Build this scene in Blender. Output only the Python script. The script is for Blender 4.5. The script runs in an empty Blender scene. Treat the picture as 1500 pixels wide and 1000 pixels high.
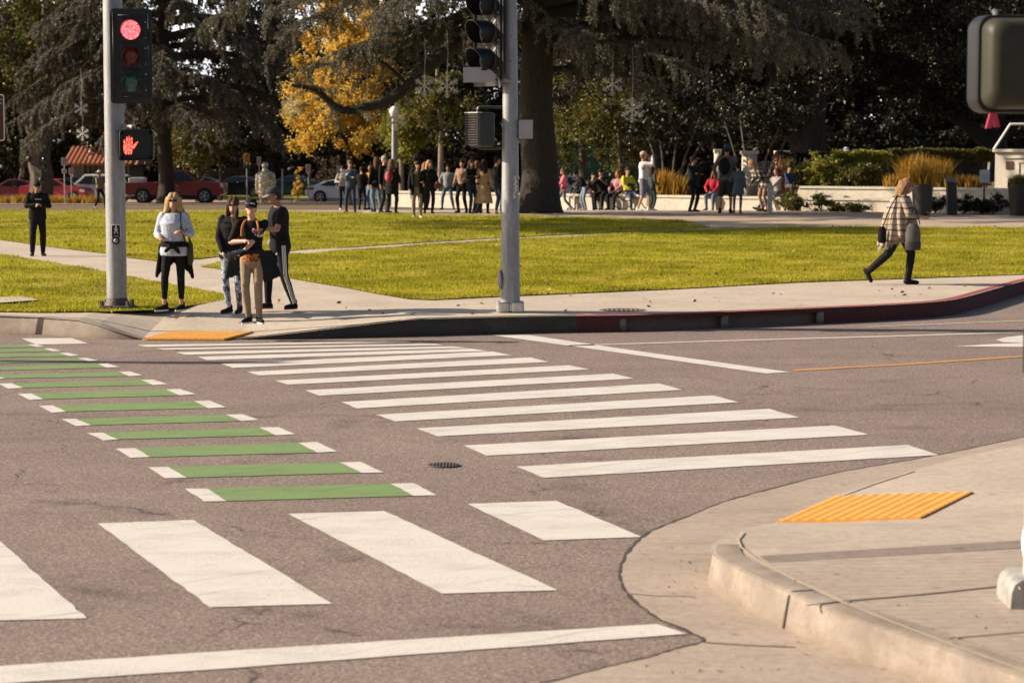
import bpy, bmesh, math, random
import numpy as np
from mathutils import Vector, Matrix, noise
R = math.radians
random.seed(7)
rng = np.random.default_rng(7)
S = bpy.context.scene
COL = S.collection

# ---------------------------------------------------------------- camera
FPX, CX, CY, HOR, CAMH = 3390.0, 750.0, 500.0, 207.0, 2.5      # measured on the 1500 px photograph
PITCH = math.atan((CY - HOR) / FPX)
cd = bpy.data.cameras.new("camera"); cam = bpy.data.objects.new("camera", cd); COL.objects.link(cam)
cam.location = (0, 0, CAMH); cam.rotation_euler = (math.pi / 2 - PITCH, 0, 0)
cd.sensor_width = 36.0; cd.lens = FPX / 1500 * 36.0; cd.clip_start = 0.5; cd.clip_end = 6000
cd.dof.use_dof = True; cd.dof.focus_distance = 26.0; cd.dof.aperture_fstop = 4.0
S.camera = cam
# ---------------------------------------------------------------- light
SUN_EL = R(28); SH = Vector((1, -0.07, 0)).normalized()           # SH = where shadows fall on the ground
w = bpy.data.worlds.new("World"); S.world = w; w.use_nodes = True
nt = w.node_tree; bg = nt.nodes["Background"]
sky = nt.nodes.new("ShaderNodeTexSky"); sky.sky_type = 'NISHITA'; sky.sun_disc = False
sky.sun_elevation = SUN_EL; sky.sun_rotation = math.atan2(-SH.x, -SH.y); sky.dust_density = 2.5; sky.air_density = 1.0
nt.links.new(sky.outputs[0], bg.inputs[0]); bg.inputs[1].default_value = 0.05
sd = bpy.data.lights.new("sun", 'SUN'); sun = bpy.data.objects.new("sun", sd); COL.objects.link(sun)
sd.energy = 4.2; sd.angle = R(0.5); sd.color = (1.0, 0.85, 0.67)
ldir = Vector((SH.x * math.cos(SUN_EL), SH.y * math.cos(SUN_EL), -math.sin(SUN_EL)))
sun.rotation_euler = ldir.to_track_quat('-Z', 'Y').to_euler()
S.view_settings.view_transform = 'Standard'; S.view_settings.look = 'None'
S.view_settings.exposure = 1.05; S.view_settings.gamma = 1.0
S.cycles.max_bounces = 6; S.cycles.diffuse_bounces = 3; S.cycles.glossy_bounces = 2
S.cycles.transmission_bounces = 3; S.cycles.transparent_max_bounces = 6
S.cycles.use_denoising = True

# ---------------------------------------------------------------- measuring helpers
cp, sp = math.cos(PITCH), math.sin(PITCH)
def ray(px, py):
    a, b = (px - CX) / FPX, (CY - py) / FPX
    return Vector((a, cp + b * sp, -sp + b * cp))
def G(px, py, z=0.0):
    d = ray(px, py); t = (z - CAMH) / d.z
    return Vector((d.x * t, d.y * t, z))
def W(px, py, depth):
    d = ray(px, py); t = depth / d.y
    return Vector((d.x * t, depth, CAMH + d.z * t))
PK, NK = 0.22, 0.19                                              # far and near pavement heights
def gz(y):
    if y < 76: return PK
    return PK - 0.022 * (min(y, 147) - 76)
def on_ground(px, depth):
    z = gz(depth); ax = depth * cp + (CAMH - z) * sp
    return Vector(((px - CX) / FPX * ax, depth, z))
def ppm(depth): return FPX / depth

# ---------------------------------------------------------------- materials
MATS = {}
class NT:
    def __init__(s, name):
        s.m = bpy.data.materials.new(name); s.m.use_nodes = True; s.t = s.m.node_tree
        s.b = s.t.nodes["Principled BSDF"]; s.out = s.t.nodes["Material Output"]
        s.co = s.t.nodes.new("ShaderNodeTexCoord")
    def n(s, typ, ins=None, **kw):
        x = s.t.nodes.new(typ)
        for k, v in kw.items(): setattr(x, k, v)
        for k, v in (ins or {}).items(): s.set(x.inputs[k], v)
        return x
    def set(s, sock, v):
        if isinstance(v, bpy.types.NodeSocket): s.t.links.new(v, sock)
        else: sock.default_value = v
    def noise(s, scale, detail=3, rough=0.55, vec=None, dist=0):
        return s.n("ShaderNodeTexNoise", {"Vector": vec or s.co.outputs["Object"], "Scale": scale, "Detail": detail, "Roughness": rough, "Distortion": dist}).outputs["Fac"]
    def ramp(s, fac, stops):
        r = s.n("ShaderNodeValToRGB", {"Fac": fac}); e = r.color_ramp.elements
        while len(e) < len(stops): e.new(0.5)
        for i, (p, c) in enumerate(stops):
            e[i].position = p; e[i].color = c if len(c) == 4 else (*c, 1)
        return r.outputs["Color"]
    def mix(s, fac, a, b, mode='MIX'):
        x = s.n("ShaderNodeMix", data_type='RGBA', blend_type=mode)
        s.set(x.inputs[0], fac); s.set(x.inputs[6], a if not isinstance(a, tuple) else (*a[:3], 1)); s.set(x.inputs[7], b if not isinstance(b, tuple) else (*b[:3], 1))
        return x.outputs[2]
    def math(s, op, a, b=0.0):
        x = s.n("ShaderNodeMath", operation=op); s.set(x.inputs[0], a); s.set(x.inputs[1], b); return x.outputs[0]
    def mapv(s, scale=(1, 1, 1), rot=(0, 0, 0), src="Object"):
        return s.n("ShaderNodeMapping", {"Vector": s.co.outputs[src], "Scale": scale, "Rotation": rot}).outputs[0]
    def base(s, c): s.set(s.b.inputs["Base Color"], c if not isinstance(c, tuple) else (*c[:3], 1))
    def rough(s, v): s.set(s.b.inputs["Roughness"], v)
    def bump(s, h, strength=0.3, dist=0.01):
        x = s.n("ShaderNodeBump", {"Height": h, "Strength": strength, "Distance": dist}); s.t.links.new(x.outputs[0], s.b.inputs["Normal"])
def plain(name, c, rough=0.6, metal=0.0, var=0.15, scale=8.0, spec=0.5, bump=0.0, emit=None, es=1.0):
    key = (name, c)
    if key in MATS: return MATS[key]
    k = NT(name)
    f = k.noise(scale, 4)
    k.base(k.ramp(f, [(0.25, tuple(x * (1 - var) for x in c)), (0.75, tuple(min(1, x * (1 + var)) for x in c))]))
    k.rough(rough); k.b.inputs["Metallic"].default_value = metal; k.b.inputs["Specular IOR Level"].default_value = spec
    if bump: k.bump(f, bump, 0.02)
    if emit: k.b.inputs["Emission Color"].default_value = (*emit, 1); k.b.inputs["Emission Strength"].default_value = es
    MATS[key] = k.m; return k.m
def cloth(c, name="cloth", var=0.2):
    return plain(name, c, 0.9, 0, var, 9.0, 0.15, 0.5)

def m_asphalt():
    k = NT("asphalt")
    big = k.noise(0.35, 4, 0.6); mid = k.noise(1.6, 6, 0.7)
    c = k.ramp(big, [(0.3, (0.222, 0.172, 0.152)), (0.7, (0.275, 0.216, 0.192))])
    c = k.mix(k.math('MULTIPLY', k.n("ShaderNodeMapRange", {"Value": mid, "From Min": 0.5, "From Max": 0.72}).outputs[0], 0.3), c, (0.16, 0.118, 0.104))
    band = k.noise(0.5, 3, 0.5, k.mapv((0.12, 1.6, 1)))                 # worn, darker wheel bands running across
    c = k.mix(k.math('MULTIPLY', k.n("ShaderNodeMapRange", {"Value": band, "From Min": 0.5, "From Max": 0.7}).outputs[0], 0.2), c, (0.16, 0.12, 0.108))
    wob = k.math('MULTIPLY', k.math('SUBTRACT', k.noise(0.7, 3), 0.5), 0.5); brk = k.n("ShaderNodeMapRange", {"Value": k.noise(1.3, 4, 0.7), "From Min": 0.46, "From Max": 0.62}).outputs[0]
    for cx_, cy_, rad, wd_, amt in ((2.6, 21.0, 9.6, .16, .5), (4.0, 2.0, 9.2, .11, .55), (3.4, 27.5, 6.0, .2, .45), (-9.0, 8.0, 9.9, .14, .4), (9.5, 17.0, 9.0, .22, .35), (-2.0, 40.0, 19.0, .18, .4), (-2.0, 40.0, 20.7, .18, .4), (-14.0, 22.0, 12.6, .16, .4)):
        d_ = k.n("ShaderNodeVectorMath", {0: k.co.outputs["Object"], 1: (cx_, cy_, 0)}, operation='DISTANCE').outputs["Value"]
        a_ = k.math('ABSOLUTE', k.math('SUBTRACT', k.math('ADD', d_, wob), rad))
        mk = k.n("ShaderNodeMapRange", {"Value": a_, "From Min": wd_, "From Max": wd_ * .35, "To Max": amt}).outputs[0]
        c = k.mix(k.math('MULTIPLY', mk, brk), c, (0.085, 0.064, 0.056))
    crk = k.n("ShaderNodeTexVoronoi", {"Vector": k.n("ShaderNodeVectorMath", {0: k.co.outputs["Object"], 1: k.n("ShaderNodeVectorMath", {0: k.n("ShaderNodeTexNoise", {"Vector": k.co.outputs["Object"], "Scale": 1.5, "Detail": 4.0}).outputs["Color"], 1: (.9, .9, 0)}, operation='MULTIPLY').outputs[0]}, operation='ADD').outputs[0], "Scale": 0.33}, feature='DISTANCE_TO_EDGE').outputs["Distance"]
    c = k.mix(k.math('MULTIPLY', k.n("ShaderNodeMapRange", {"Value": crk, "From Min": .006, "From Max": .002, "To Max": .75}).outputs[0], brk), c, (0.04, 0.03, 0.027))
    v = k.n("ShaderNodeTexVoronoi", {"Vector": k.co.outputs["Object"], "Scale": 85.0}, feature='F1')
    stone = k.n("ShaderNodeSeparateColor", {0: v.outputs["Color"]}).outputs[0]
    c = k.mix(1.0, c, k.ramp(stone, [(0.0, (0.55, 0.53, 0.52)), (0.35, (0.92, 0.92, 0.92)), (0.8, (1.08, 1.07, 1.05)), (1.0, (1.75, 1.7, 1.6))]), 'MULTIPLY')
    sp_ = k.noise(42, 3, 0.78)
    pits = k.n("ShaderNodeMapRange", {"Value": sp_, "From Min": 0.55, "From Max": 0.605}).outputs[0]
    patchy = k.n("ShaderNodeMapRange", {"Value": k.noise(0.9, 5, 0.75), "From Min": 0.42, "From Max": 0.62, "To Min": 0.35}).outputs[0]
    c = k.mix(k.math('MULTIPLY', pits, k.math('MULTIPLY', patchy, 0.9)), c, (0.035, 0.026, 0.023))
    k.base(c); k.rough(0.9); k.b.inputs["Specular IOR Level"].default_value = 0.2
    k.bump(k.math('SUBTRACT', stone, k.math('MULTIPLY', pits, 2.0)), 0.4, 0.004)
    return k.m
def m_paint(c, name, dirty=0.35, wear=0.0):
    k = NT(name)
    d = k.noise(1.6, 5, 0.7, k.mapv((1, 2.2, 1), (0, 0, 0.5)))
    col = k.mix(k.math('MULTIPLY', k.n("ShaderNodeMapRange", {"Value": d, "From Min": 0.48, "From Max": 0.72}).outputs[0], dirty), c, tuple(x * 0.62 for x in c))
    wv = k.n("ShaderNodeTexWave", {"Vector": k.mapv((1, 1, 1), (0, 0, 0.9)), "Scale": 0.9, "Distortion": 5.0, "Detail": 3.0, "Detail Scale": 0.6}).outputs["Fac"]
    tm = k.math('MULTIPLY', k.n("ShaderNodeMapRange", {"Value": wv, "From Min": 0.93, "From Max": 1.0}).outputs[0], k.n("ShaderNodeMapRange", {"Value": k.noise(0.8, 3), "From Min": 0.48, "From Max": 0.66}).outputs[0])
    col = k.mix(k.math('MULTIPLY', tm, 0.5), col, tuple(x * 0.45 for x in c))
    f = k.noise(80, 2, 0.7)
    chip = k.math('MULTIPLY', k.n("ShaderNodeMapRange", {"Value": f, "From Min": 0.58 - wear, "From Max": 0.65 - wear}).outputs[0], k.n("ShaderNodeMapRange", {"Value": k.noise(1.9, 5, .7), "From Min": 0.45 - wear * 2, "From Max": 0.68}).outputs[0])
    col = k.mix(k.math('MULTIPLY', chip, 0.75), col, (0.16, 0.12, 0.11))
    k.base(col); k.rough(0.75); k.b.inputs["Specular IOR Level"].default_value = 0.25
    k.bump(f, 0.35, 0.008)
    return k.m
def m_concrete(c, name, groove=0.0, rot=0.0, stain=0.4):
    k = NT(name)
    big = k.noise(0.9, 5, 0.65); f = k.noise(55, 3, 0.7)
    col = k.ramp(big, [(0.3, tuple(x * 0.84 for x in c)), (0.55, c), (0.75, tuple(min(1, x * 1.1) for x in c))])
    st = k.n("ShaderNodeMapRange", {"Value": k.noise(2.3, 6, 0.75, k.mapv((0.6, 2.0, 1))), "From Min": 0.52, "From Max": 0.72}).outputs[0]
    col = k.mix(k.math('MULTIPLY', st, stain), col, tuple(x * 0.6 for x in c))
    col = k.mix(0.55, col, k.mix(1.0, col, k.ramp(k.noise(14, 5, 0.75), [(0.3, (0.62, 0.60, 0.58)), (0.55, (1, 1, 1)), (0.75, (1.2, 1.19, 1.16))]), 'MULTIPLY'))
    col = k.mix(k.math('MULTIPLY', k.n("ShaderNodeMapRange", {"Value": f, "From Min": 0.56, "From Max": 0.68}).outputs[0], 0.35), col, tuple(x * 0.5 for x in c))
    gum = k.math('MULTIPLY', k.n("ShaderNodeMapRange", {"Value": k.noise(6.5, 2, .5), "From Min": 0.70, "From Max": 0.735}).outputs[0], .55)
    col = k.mix(gum, col, tuple(x * 0.35 for x in c))
    h = f
    if groove:
        wv = k.n("ShaderNodeTexWave", {"Vector": k.mapv((1, 1, 1), (0, 0, rot)), "Scale": groove, "Distortion": 0.6, "Detail": 1.0, "Detail Scale": 3.0}).outputs["Fac"]
        col = k.mix(k.math('MULTIPLY', k.math('SUBTRACT', 1.0, wv), 0.22), col, tuple(x * 0.55 for x in c))
        h = k.math('ADD', k.math('MULTIPLY', f, 0.4), wv)
    k.base(col); k.rough(0.85); k.b.inputs["Specular IOR Level"].default_value = 0.25
    k.bump(h, 0.3, 0.006)
    return k.m
def m_curb(paint=False, shade_k=1.0):
    k = NT("curb_red_shaded" if paint else "curb_concrete")
    c = (0.25 * shade_k, 0.208 * shade_k, 0.172 * shade_k)
    col = k.ramp(k.noise(3.0, 5, 0.7), [(0.3, tuple(x * 0.7 for x in c)), (0.55, c), (0.8, (0.37 * shade_k, 0.322 * shade_k, 0.272 * shade_k))])
    st = k.n("ShaderNodeMapRange", {"Value": k.noise(5, 5, 0.8, k.mapv((1, 1, 2.5))), "From Min": 0.5, "From Max": 0.7}).outputs[0]
    col = k.mix(k.math('MULTIPLY', st, 0.7), col, (0.17 * shade_k, 0.125 * shade_k, 0.085 * shade_k))
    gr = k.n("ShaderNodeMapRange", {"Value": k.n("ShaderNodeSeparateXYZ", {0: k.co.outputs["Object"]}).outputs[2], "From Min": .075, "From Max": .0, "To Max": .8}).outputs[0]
    col = k.mix(k.math('MULTIPLY', gr, k.noise(7, 5, .75)), col, (0.16 * shade_k, 0.105 * shade_k, 0.065 * shade_k))
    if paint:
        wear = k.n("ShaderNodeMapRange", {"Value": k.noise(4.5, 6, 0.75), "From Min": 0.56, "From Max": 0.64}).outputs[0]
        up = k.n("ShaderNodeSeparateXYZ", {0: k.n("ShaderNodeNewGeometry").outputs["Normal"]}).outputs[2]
        face = k.mix(k.math('MULTIPLY', st, .9), (0.10, 0.022, 0.022), (0.03, 0.022, 0.02))  # shade painted into the upright face; only the top keeps bright red
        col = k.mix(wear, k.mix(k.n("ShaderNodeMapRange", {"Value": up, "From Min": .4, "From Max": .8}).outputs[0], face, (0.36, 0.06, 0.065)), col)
    k.base(col); k.rough(0.9); k.bump(k.noise(40, 4), 0.35, 0.01)
    return k.m
def m_grass_ground():
    k = NT("lawn_ground")
    a = k.noise(0.35, 5, 0.6); b = k.noise(9, 4, 0.7)
    c = k.ramp(a, [(0.3, (0.19, 0.19, 0.014)), (0.6, (0.27, 0.25, 0.018)), (0.8, (0.32, 0.26, 0.04))])
    c = k.mix(k.n("ShaderNodeMapRange", {"Value": b, "From Min": 0.5, "From Max": 0.8}).outputs[0], c, (0.12, 0.135, 0.01))
    k.base(c); k.rough(0.9); k.bump(b, 0.8, 0.05); return k.m
def m_leaf(name, stops, trans=0.35, spec=0.3, rough=0.5, big=0.25, bigc=None):
    """leaves: a random value stored per leaf picks the colour; a slow noise over the crown shifts the hue"""
    k = NT(name)
    at = k.n("ShaderNodeAttribute", attribute_name="var").outputs["Fac"]
    c = k.ramp(at, stops)
    if bigc:
        f = k.n("ShaderNodeMapRange", {"Value": k.noise(big, 3, 0.6), "From Min": 0.42, "From Max": 0.62}).outputs[0]
        c = k.mix(f, c, k.mix(0.6, c, bigc))
    k.base(c); k.rough(rough); k.b.inputs["Specular IOR Level"].default_value = spec
    tr = k.n("ShaderNodeBsdfTranslucent"); k.set(tr.inputs[0], c)
    mx = k.n("ShaderNodeMixShader", {0: trans}); k.t.links.new(k.b.outputs[0], mx.inputs[1]); k.t.links.new(tr.outputs[0], mx.inputs[2])
    k.t.links.new(mx.outputs[0], k.out.inputs[0]); return k.m
def m_bark(name, c):
    k = NT(name)
    f = k.noise(6, 6, 0.75, k.mapv((3, 3, 0.5)))
    k.base(k.ramp(f, [(0.3, tuple(x * 0.45 for x in c)), (0.7, tuple(x * 1.3 for x in c))])); k.rough(0.95); k.bump(f, 1.0, 0.08); return k.m

ASPH = m_asphalt(); WHITE = m_paint((0.61, 0.575, 0.53), "white_paint", 0.55, 0.02); GREENP = m_paint((0.175, 0.275, 0.10), "green_paint", 0.6, 0.07)
YELLP = m_paint((0.50, 0.25, 0.09), "yellow_paint")
CONC = m_concrete((0.50, 0.425, 0.345), "pavement_concrete"); CONC_R = m_concrete((0.46, 0.385, 0.318), "ramp_concrete", 5.0, 1.45)
CONC_G = m_concrete((0.40, 0.325, 0.265), "gutter_concrete", stain=0.6); CONC_F = m_concrete((0.405, 0.335, 0.277), "brushed_concrete", 3.0, 1.5)
CURB = m_curb(); REDCURB_SHADED = m_curb(True, 0.28); CURB_SHADED = m_curb(False, 0.26)  # far kerb copies are darkened in colour to look shaded
STUCCO = m_concrete((0.66, 0.60, 0.50), "stucco", stain=0.25)
JOINT = plain("joint", (0.05, 0.04, 0.035), 0.95)
def m_pad():
    k = NT("tactile_yellow"); at = k.n("ShaderNodeAttribute", attribute_name="var").outputs["Fac"]
    c = k.mix(at, (0.58, 0.255, 0.04), (0.84, 0.47, 0.13))          # plate darker, domes paler
    c = k.mix(k.math('MULTIPLY', k.n("ShaderNodeMapRange", {"Value": k.noise(5, 5, .75), "From Min": .5, "From Max": .7}).outputs[0], .35), c, (0.30, 0.15, 0.05))
    k.base(c); k.rough(.7); k.b.inputs["Specular IOR Level"].default_value = .25; return k.m
PADM = m_pad()
def m_galv():
    k = NT("galvanised_steel"); f = k.noise(9, 5, .75, k.mapv((2.5, 2.5, .35))); g = k.noise(30, 3, .7)
    c = k.ramp(f, [(.3, (.22, .225, .235)), (.55, (.34, .345, .355)), (.75, (.44, .44, .44))])
    c = k.mix(k.math('MULTIPLY', k.n("ShaderNodeMapRange", {"Value": g, "From Min": .58, "From Max": .7}).outputs[0], .5), c, (.12, .10, .085))
    k.base(c); k.rough(.55); k.b.inputs["Metallic"].default_value = .4; k.bump(g, .15, .004); return k.m
GALV = m_galv()
SHROUD = plain("cast_aluminium", (0.55, 0.53, 0.50), 0.4, 0.6, 0.3, 9.0)
BLACKM = plain("black_paint", (0.012, 0.012, 0.013), 0.45, 0, 0.2)
DKGREEN = plain("dark_green_paint", (0.030, 0.038, 0.028), 0.45, 0, 0.2)
OLIVE = plain("olive_paint", (0.042, 0.041, 0.028), 0.5, 0, 0.12, 8.0, 0.25)
CHROME = plain("chrome", (0.75, 0.75, 0.75), 0.15, 1.0)
SKIN = [plain("skin", c, 0.55, 0, 0.08, 20, 0.35) for c in ((0.50, 0.27, 0.18), (0.42, 0.21, 0.13), (0.23, 0.11, 0.065), (0.56, 0.33, 0.23))]
RUBBER = plain("rubber", (0.015, 0.015, 0.015), 0.8)
DARKGLASS = plain("dark_glass", (0.012, 0.014, 0.016), 0.08, 0, 0.1, 4, 0.6)
WHITEM = plain("white_plastic", (0.75, 0.73, 0.70), 0.5, 0, 0.05)

# ---------------------------------------------------------------- mesh building
class MB:
    def __init__(s): s.v = []; s.f = []; s.mi = []; s.k = 0
    def add(s, vs, fs):
        o = len(s.v); s.v.extend([tuple(p) for p in vs]); s.f.extend([tuple(o + i for i in f) for f in fs]); s.mi.extend([s.k] * len(fs)); return s
    def rings(s, rs, caps=True, closed=True):
        n = len(rs[0]); vs = [p for r in rs for p in r]; fs = []
        for i in range(len(rs) - 1):
            for j in range(n if closed else n - 1):
                a = i * n + j; b = i * n + (j + 1) % n
                fs.append((a, b, b + n, a + n))
        if caps:
            for e, ri in ((0, rs[0]), (1, rs[-1])):
                c = sum((Vector(p) for p in ri), Vector()) / n; vs.append(c); ci = len(vs) - 1; o = 0 if e == 0 else (len(rs) - 1) * n
                for j in range(n):
                    a, b = o + j, o + (j + 1) % n
                    fs.append((b, a, ci) if e == 0 else (a, b, ci))
        return s.add(vs, fs)
    def tube(s, pts, rad, seg=8, caps=True):
        pts = [Vector(p) for p in pts]; n = len(pts)
        rad = rad if isinstance(rad, (list, tuple)) else [rad] * n
        rs = []; prev = None
        for i, p in enumerate(pts):
            t = (pts[min(i + 1, n - 1)] - pts[max(i - 1, 0)]).normalized()
            if prev is None: u = t.orthogonal().normalized()
            else:
                u = prev - t * prev.dot(t)
                u = u.normalized() if u.length > 1e-6 else t.orthogonal().normalized()
            prev = u; v = t.cross(u)
            rs.append([p + (u * math.cos(a) + v * math.sin(a)) * rad[i] for a in (2 * math.pi * j / seg for j in range(seg))])
        return s.rings(rs, caps)
    def cyl(s, c, r, h, seg=20, axis='z', r2=None):
        d = {'x': Vector((1, 0, 0)), 'y': Vector((0, 1, 0)), 'z': Vector((0, 0, 1))}[axis] if isinstance(axis, str) else Vector(axis).normalized()
        c = Vector(c); return s.tube([c, c + d * h], [r, r if r2 is None else r2], seg)
    def cap(s, a, b, r0, r1, seg=10):
        a, b = Vector(a), Vector(b); t = (b - a); L = t.length
        t = t / L if L > 1e-6 else Vector((0, 0, 1))
        u = t.orthogonal().normalized(); v = t.cross(u); rs = []
        for ang, base, r, sg in [(80, a, r0, -1), (45, a, r0, -1), (0, a, r0, -1), (0, b, r1, 1), (45, b, r1, 1), (80, b, r1, 1)]:
            cc = base + t * (sg * r * math.sin(R(ang))); rr = r * math.cos(R(ang))
            rs.append([cc + (u * math.cos(q) + v * math.sin(q)) * rr for q in (2 * math.pi * j / seg for j in range(seg))])
        return s.rings(rs)
    def ell(s, c, r, M=None, nu=14, nv=9):
        c = Vector(c); rs = []
        for i in range(nv):
            ph = math.pi * (i + 0.35) / (nv - 0.3)
            ring = []
            for j in range(nu):
                th = 2 * math.pi * j / nu
                p = Vector((r[0] * math.sin(ph) * math.cos(th), r[1] * math.sin(ph) * math.sin(th), -r[2] * math.cos(ph)))
                ring.append(c + (M @ p if M else p))
            rs.append(ring)
        return s.rings(rs)
    def box(s, c, size, M=None):
        c = Vector(c); h = Vector(size) / 2
        vs = [Vector((x * h.x, y * h.y, z * h.z)) for x in (-1, 1) for y in (-1, 1) for z in (-1, 1)]
        vs = [c + (M @ p if M else p) for p in vs]
        return s.add(vs, [(0, 1, 3, 2), (4, 6, 7, 5), (0, 4, 5, 1), (2, 3, 7, 6), (0, 2, 6, 4), (1, 5, 7, 3)])
    def rbox(s, c, size, r, M=None, axis='y', seg=4):
        """rounded rectangle (in the plane across axis) extruded along axis"""
        c = Vector(c); sx, sy, sz = size
        w2, h2, d2 = {'y': (sx / 2, sz / 2, sy / 2), 'x': (sy / 2, sz / 2, sx / 2), 'z': (sx / 2, sy / 2, sz / 2)}[axis]
        o = []
        for qx, qy, a0 in ((1, 1, 0), (-1, 1, 90), (-1, -1, 180), (1, -1, 270)):
            for i in range(seg + 1):
                a = R(a0 + 90 * i / seg); o.append((qx * (w2 - r) + r * math.cos(a), qy * (h2 - r) + r * math.sin(a)))
        def P(u, v, t):
            p = {'y': Vector((u, t, v)), 'x': Vector((t, u, v)), 'z': Vector((u, v, t))}[axis]
            return c + (M @ p if M else p)
        e = min(r * 0.35, d2 * 0.4, 0.02); q = lambda u, v: (u * (1 - e / w2), v * (1 - e / h2))
        rs = [[P(*q(u, v), -d2) for u, v in o], [P(u, v, -d2 + e) for u, v in o], [P(u, v, d2 - e) for u, v in o], [P(*q(u, v), d2) for u, v in o]]
        return s.rings(rs)
    def prism(s, outline, d0, d1, fn):
        """outline (u,v) list; fn(u,v,t)->point; extruded from t=d0 to d1 with n-gon caps"""
        n = len(outline); vs = [fn(u, v, d0) for u, v in outline] + [fn(u, v, d1) for u, v in outline]
        fs = [tuple(range(n - 1, -1, -1)), tuple(range(n, 2 * n))] + [(j, (j + 1) % n, n + (j + 1) % n, n + j) for j in range(n)]
        return s.add(vs, fs)
    def build(s, name, mats, parent=None, smooth=True, loc=None, auto=True):
        me = bpy.data.meshes.new(name); me.from_pydata(s.v, [], s.f)
        for m in (mats if isinstance(mats, (list, tuple)) else [mats]): me.materials.append(m)
        if len(set(s.mi)) > 1: me.polygons.foreach_set("material_index", s.mi)
        bm = bmesh.new(); bm.from_mesh(me); bmesh.ops.recalc_face_normals(bm, faces=bm.faces)
        if smooth and auto:
            for e in bm.edges:
                if len(e.link_faces) == 2 and e.calc_face_angle(0) > R(38): e.smooth = False
        bm.to_mesh(me); bm.free()
        if smooth: me.polygons.foreach_set("use_smooth", [True] * len(me.polygons))
        o = bpy.data.objects.new(name, me); COL.objects.link(o)
        if parent: o.parent = parent
        if loc: o.location = loc
        return o
def tag(o, label=None, cat=None, group=None, kind=None):
    if label: o["label"] = label
    if cat: o["category"] = cat
    if group: o["group"] = group
    if kind: o["kind"] = kind
    return o
def thing(name, label, cat, loc=(0, 0, 0), rz=0.0, sc=1.0, group=None):
    o = bpy.data.objects.new(name, None); COL.objects.link(o); o.empty_display_size = 0.2
    o.location = loc; o.rotation_euler = (0, 0, rz); o.scale = (sc,) * 3
    return tag(o, label, cat, group)
def np_obj(name, V, F, mat, var=None, parent=None, smooth=False):
    """big meshes from numpy arrays; F is (n,3) or (n,4)"""
    me = bpy.data.meshes.new(name); n, kk = F.shape
    me.vertices.add(len(V)); me.vertices.foreach_set("co", np.ascontiguousarray(V, dtype=np.float32).ravel())
    me.loops.add(n * kk); me.loops.foreach_set("vertex_index", np.ascontiguousarray(F, dtype=np.int32).ravel())
    me.polygons.add(n); me.polygons.foreach_set("loop_start", np.arange(0, n * kk, kk, dtype=np.int32))
    if var is not None:
        a = me.attributes.new("var", 'FLOAT', 'POINT'); a.data.foreach_set("value", np.ascontiguousarray(var, dtype=np.float32))
    me.update(calc_edges=True); me.materials.append(mat)
    o = bpy.data.objects.new(name, me); COL.objects.link(o)
    if parent: o.parent = parent
    return o
def leaves(P, L, Wd, axis=None, spread=1.0, r=rng):
    """one diamond per point; axis = preferred direction of each leaf"""
    n = len(P); L = np.broadcast_to(L, (n,)); Wd = np.broadcast_to(Wd, (n,))
    u = r.normal(size=(n, 3))
    if axis is not None: u = axis / (np.linalg.norm(axis, axis=1, keepdims=True) + 1e-9) + u * spread
    u /= np.linalg.norm(u, axis=1, keepdims=True) + 1e-9
    q = r.normal(size=(n, 3)); v = np.cross(u, q); v /= np.linalg.norm(v, axis=1, keepdims=True) + 1e-9
    V = np.stack([P - u * L[:, None] / 2, P + v * Wd[:, None] / 2, P + u * L[:, None] / 2, P - v * Wd[:, None] / 2], 1).reshape(-1, 3)
    F = np.arange(4 * n).reshape(n, 4)
    return V, F, np.repeat(r.random(n), 4)
def sheet(name, poly, zf, mat, step=1.0, kind="structure", lift=0.0):
    """flat polygon cut on a grid, then lifted to the height function"""
    bm = bmesh.new(); vs = [bm.verts.new((p[0], p[1], 0)) for p in poly]; bm.faces.new(vs)
    if step:
        xs = [p[0] for p in poly]; ys = [p[1] for p in poly]
        for ax, lo, hi in ((0, min(xs), max(xs)), (1, min(ys), max(ys))):
            k = math.floor(lo / step) * step + step * 0.37
            while k < hi:
                co = [0, 0, 0]; no = [0, 0, 0]; co[ax] = k; no[ax] = 1
                bmesh.ops.bisect_plane(bm, geom=bm.verts[:] + bm.edges[:] + bm.faces[:], plane_co=co, plane_no=no); k += step
    for v in bm.verts: v.co.z = zf(v.co.x, v.co.y) + lift
    bmesh.ops.recalc_face_normals(bm, faces=bm.faces)
    if sum(f.normal.z for f in bm.faces) < 0: bmesh.ops.reverse_faces(bm, faces=bm.faces)
    me = bpy.data.meshes.new(name); bm.to_mesh(me); bm.free(); me.materials.append(mat)
    o = bpy.data.objects.new(name, me); COL.objects.link(o); tag(o, kind=kind); return o
def inside(x, y, poly):
    x = np.asarray(x); y = np.asarray(y); r = np.zeros(x.shape, bool); n = len(poly)
    for i in range(n):
        x1, y1 = poly[i][0], poly[i][1]; x2, y2 = poly[(i + 1) % n][0], poly[(i + 1) % n][1]
        c = ((y1 > y) != (y2 > y)); r ^= c & (x < (x2 - x1) * (y - y1) / ((y2 - y1) or 1e-9) + x1)
    return r
def interp(x, pts):
    if x <= pts[0][0]: return pts[0][1]
    for (a, b), (c, d) in zip(pts, pts[1:]):
        if x <= c: return b + (d - b) * (x - a) / (c - a)
    return pts[-1][1]
def clamp(x, a=0.0, b=1.0): return max(a, min(b, x))
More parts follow.
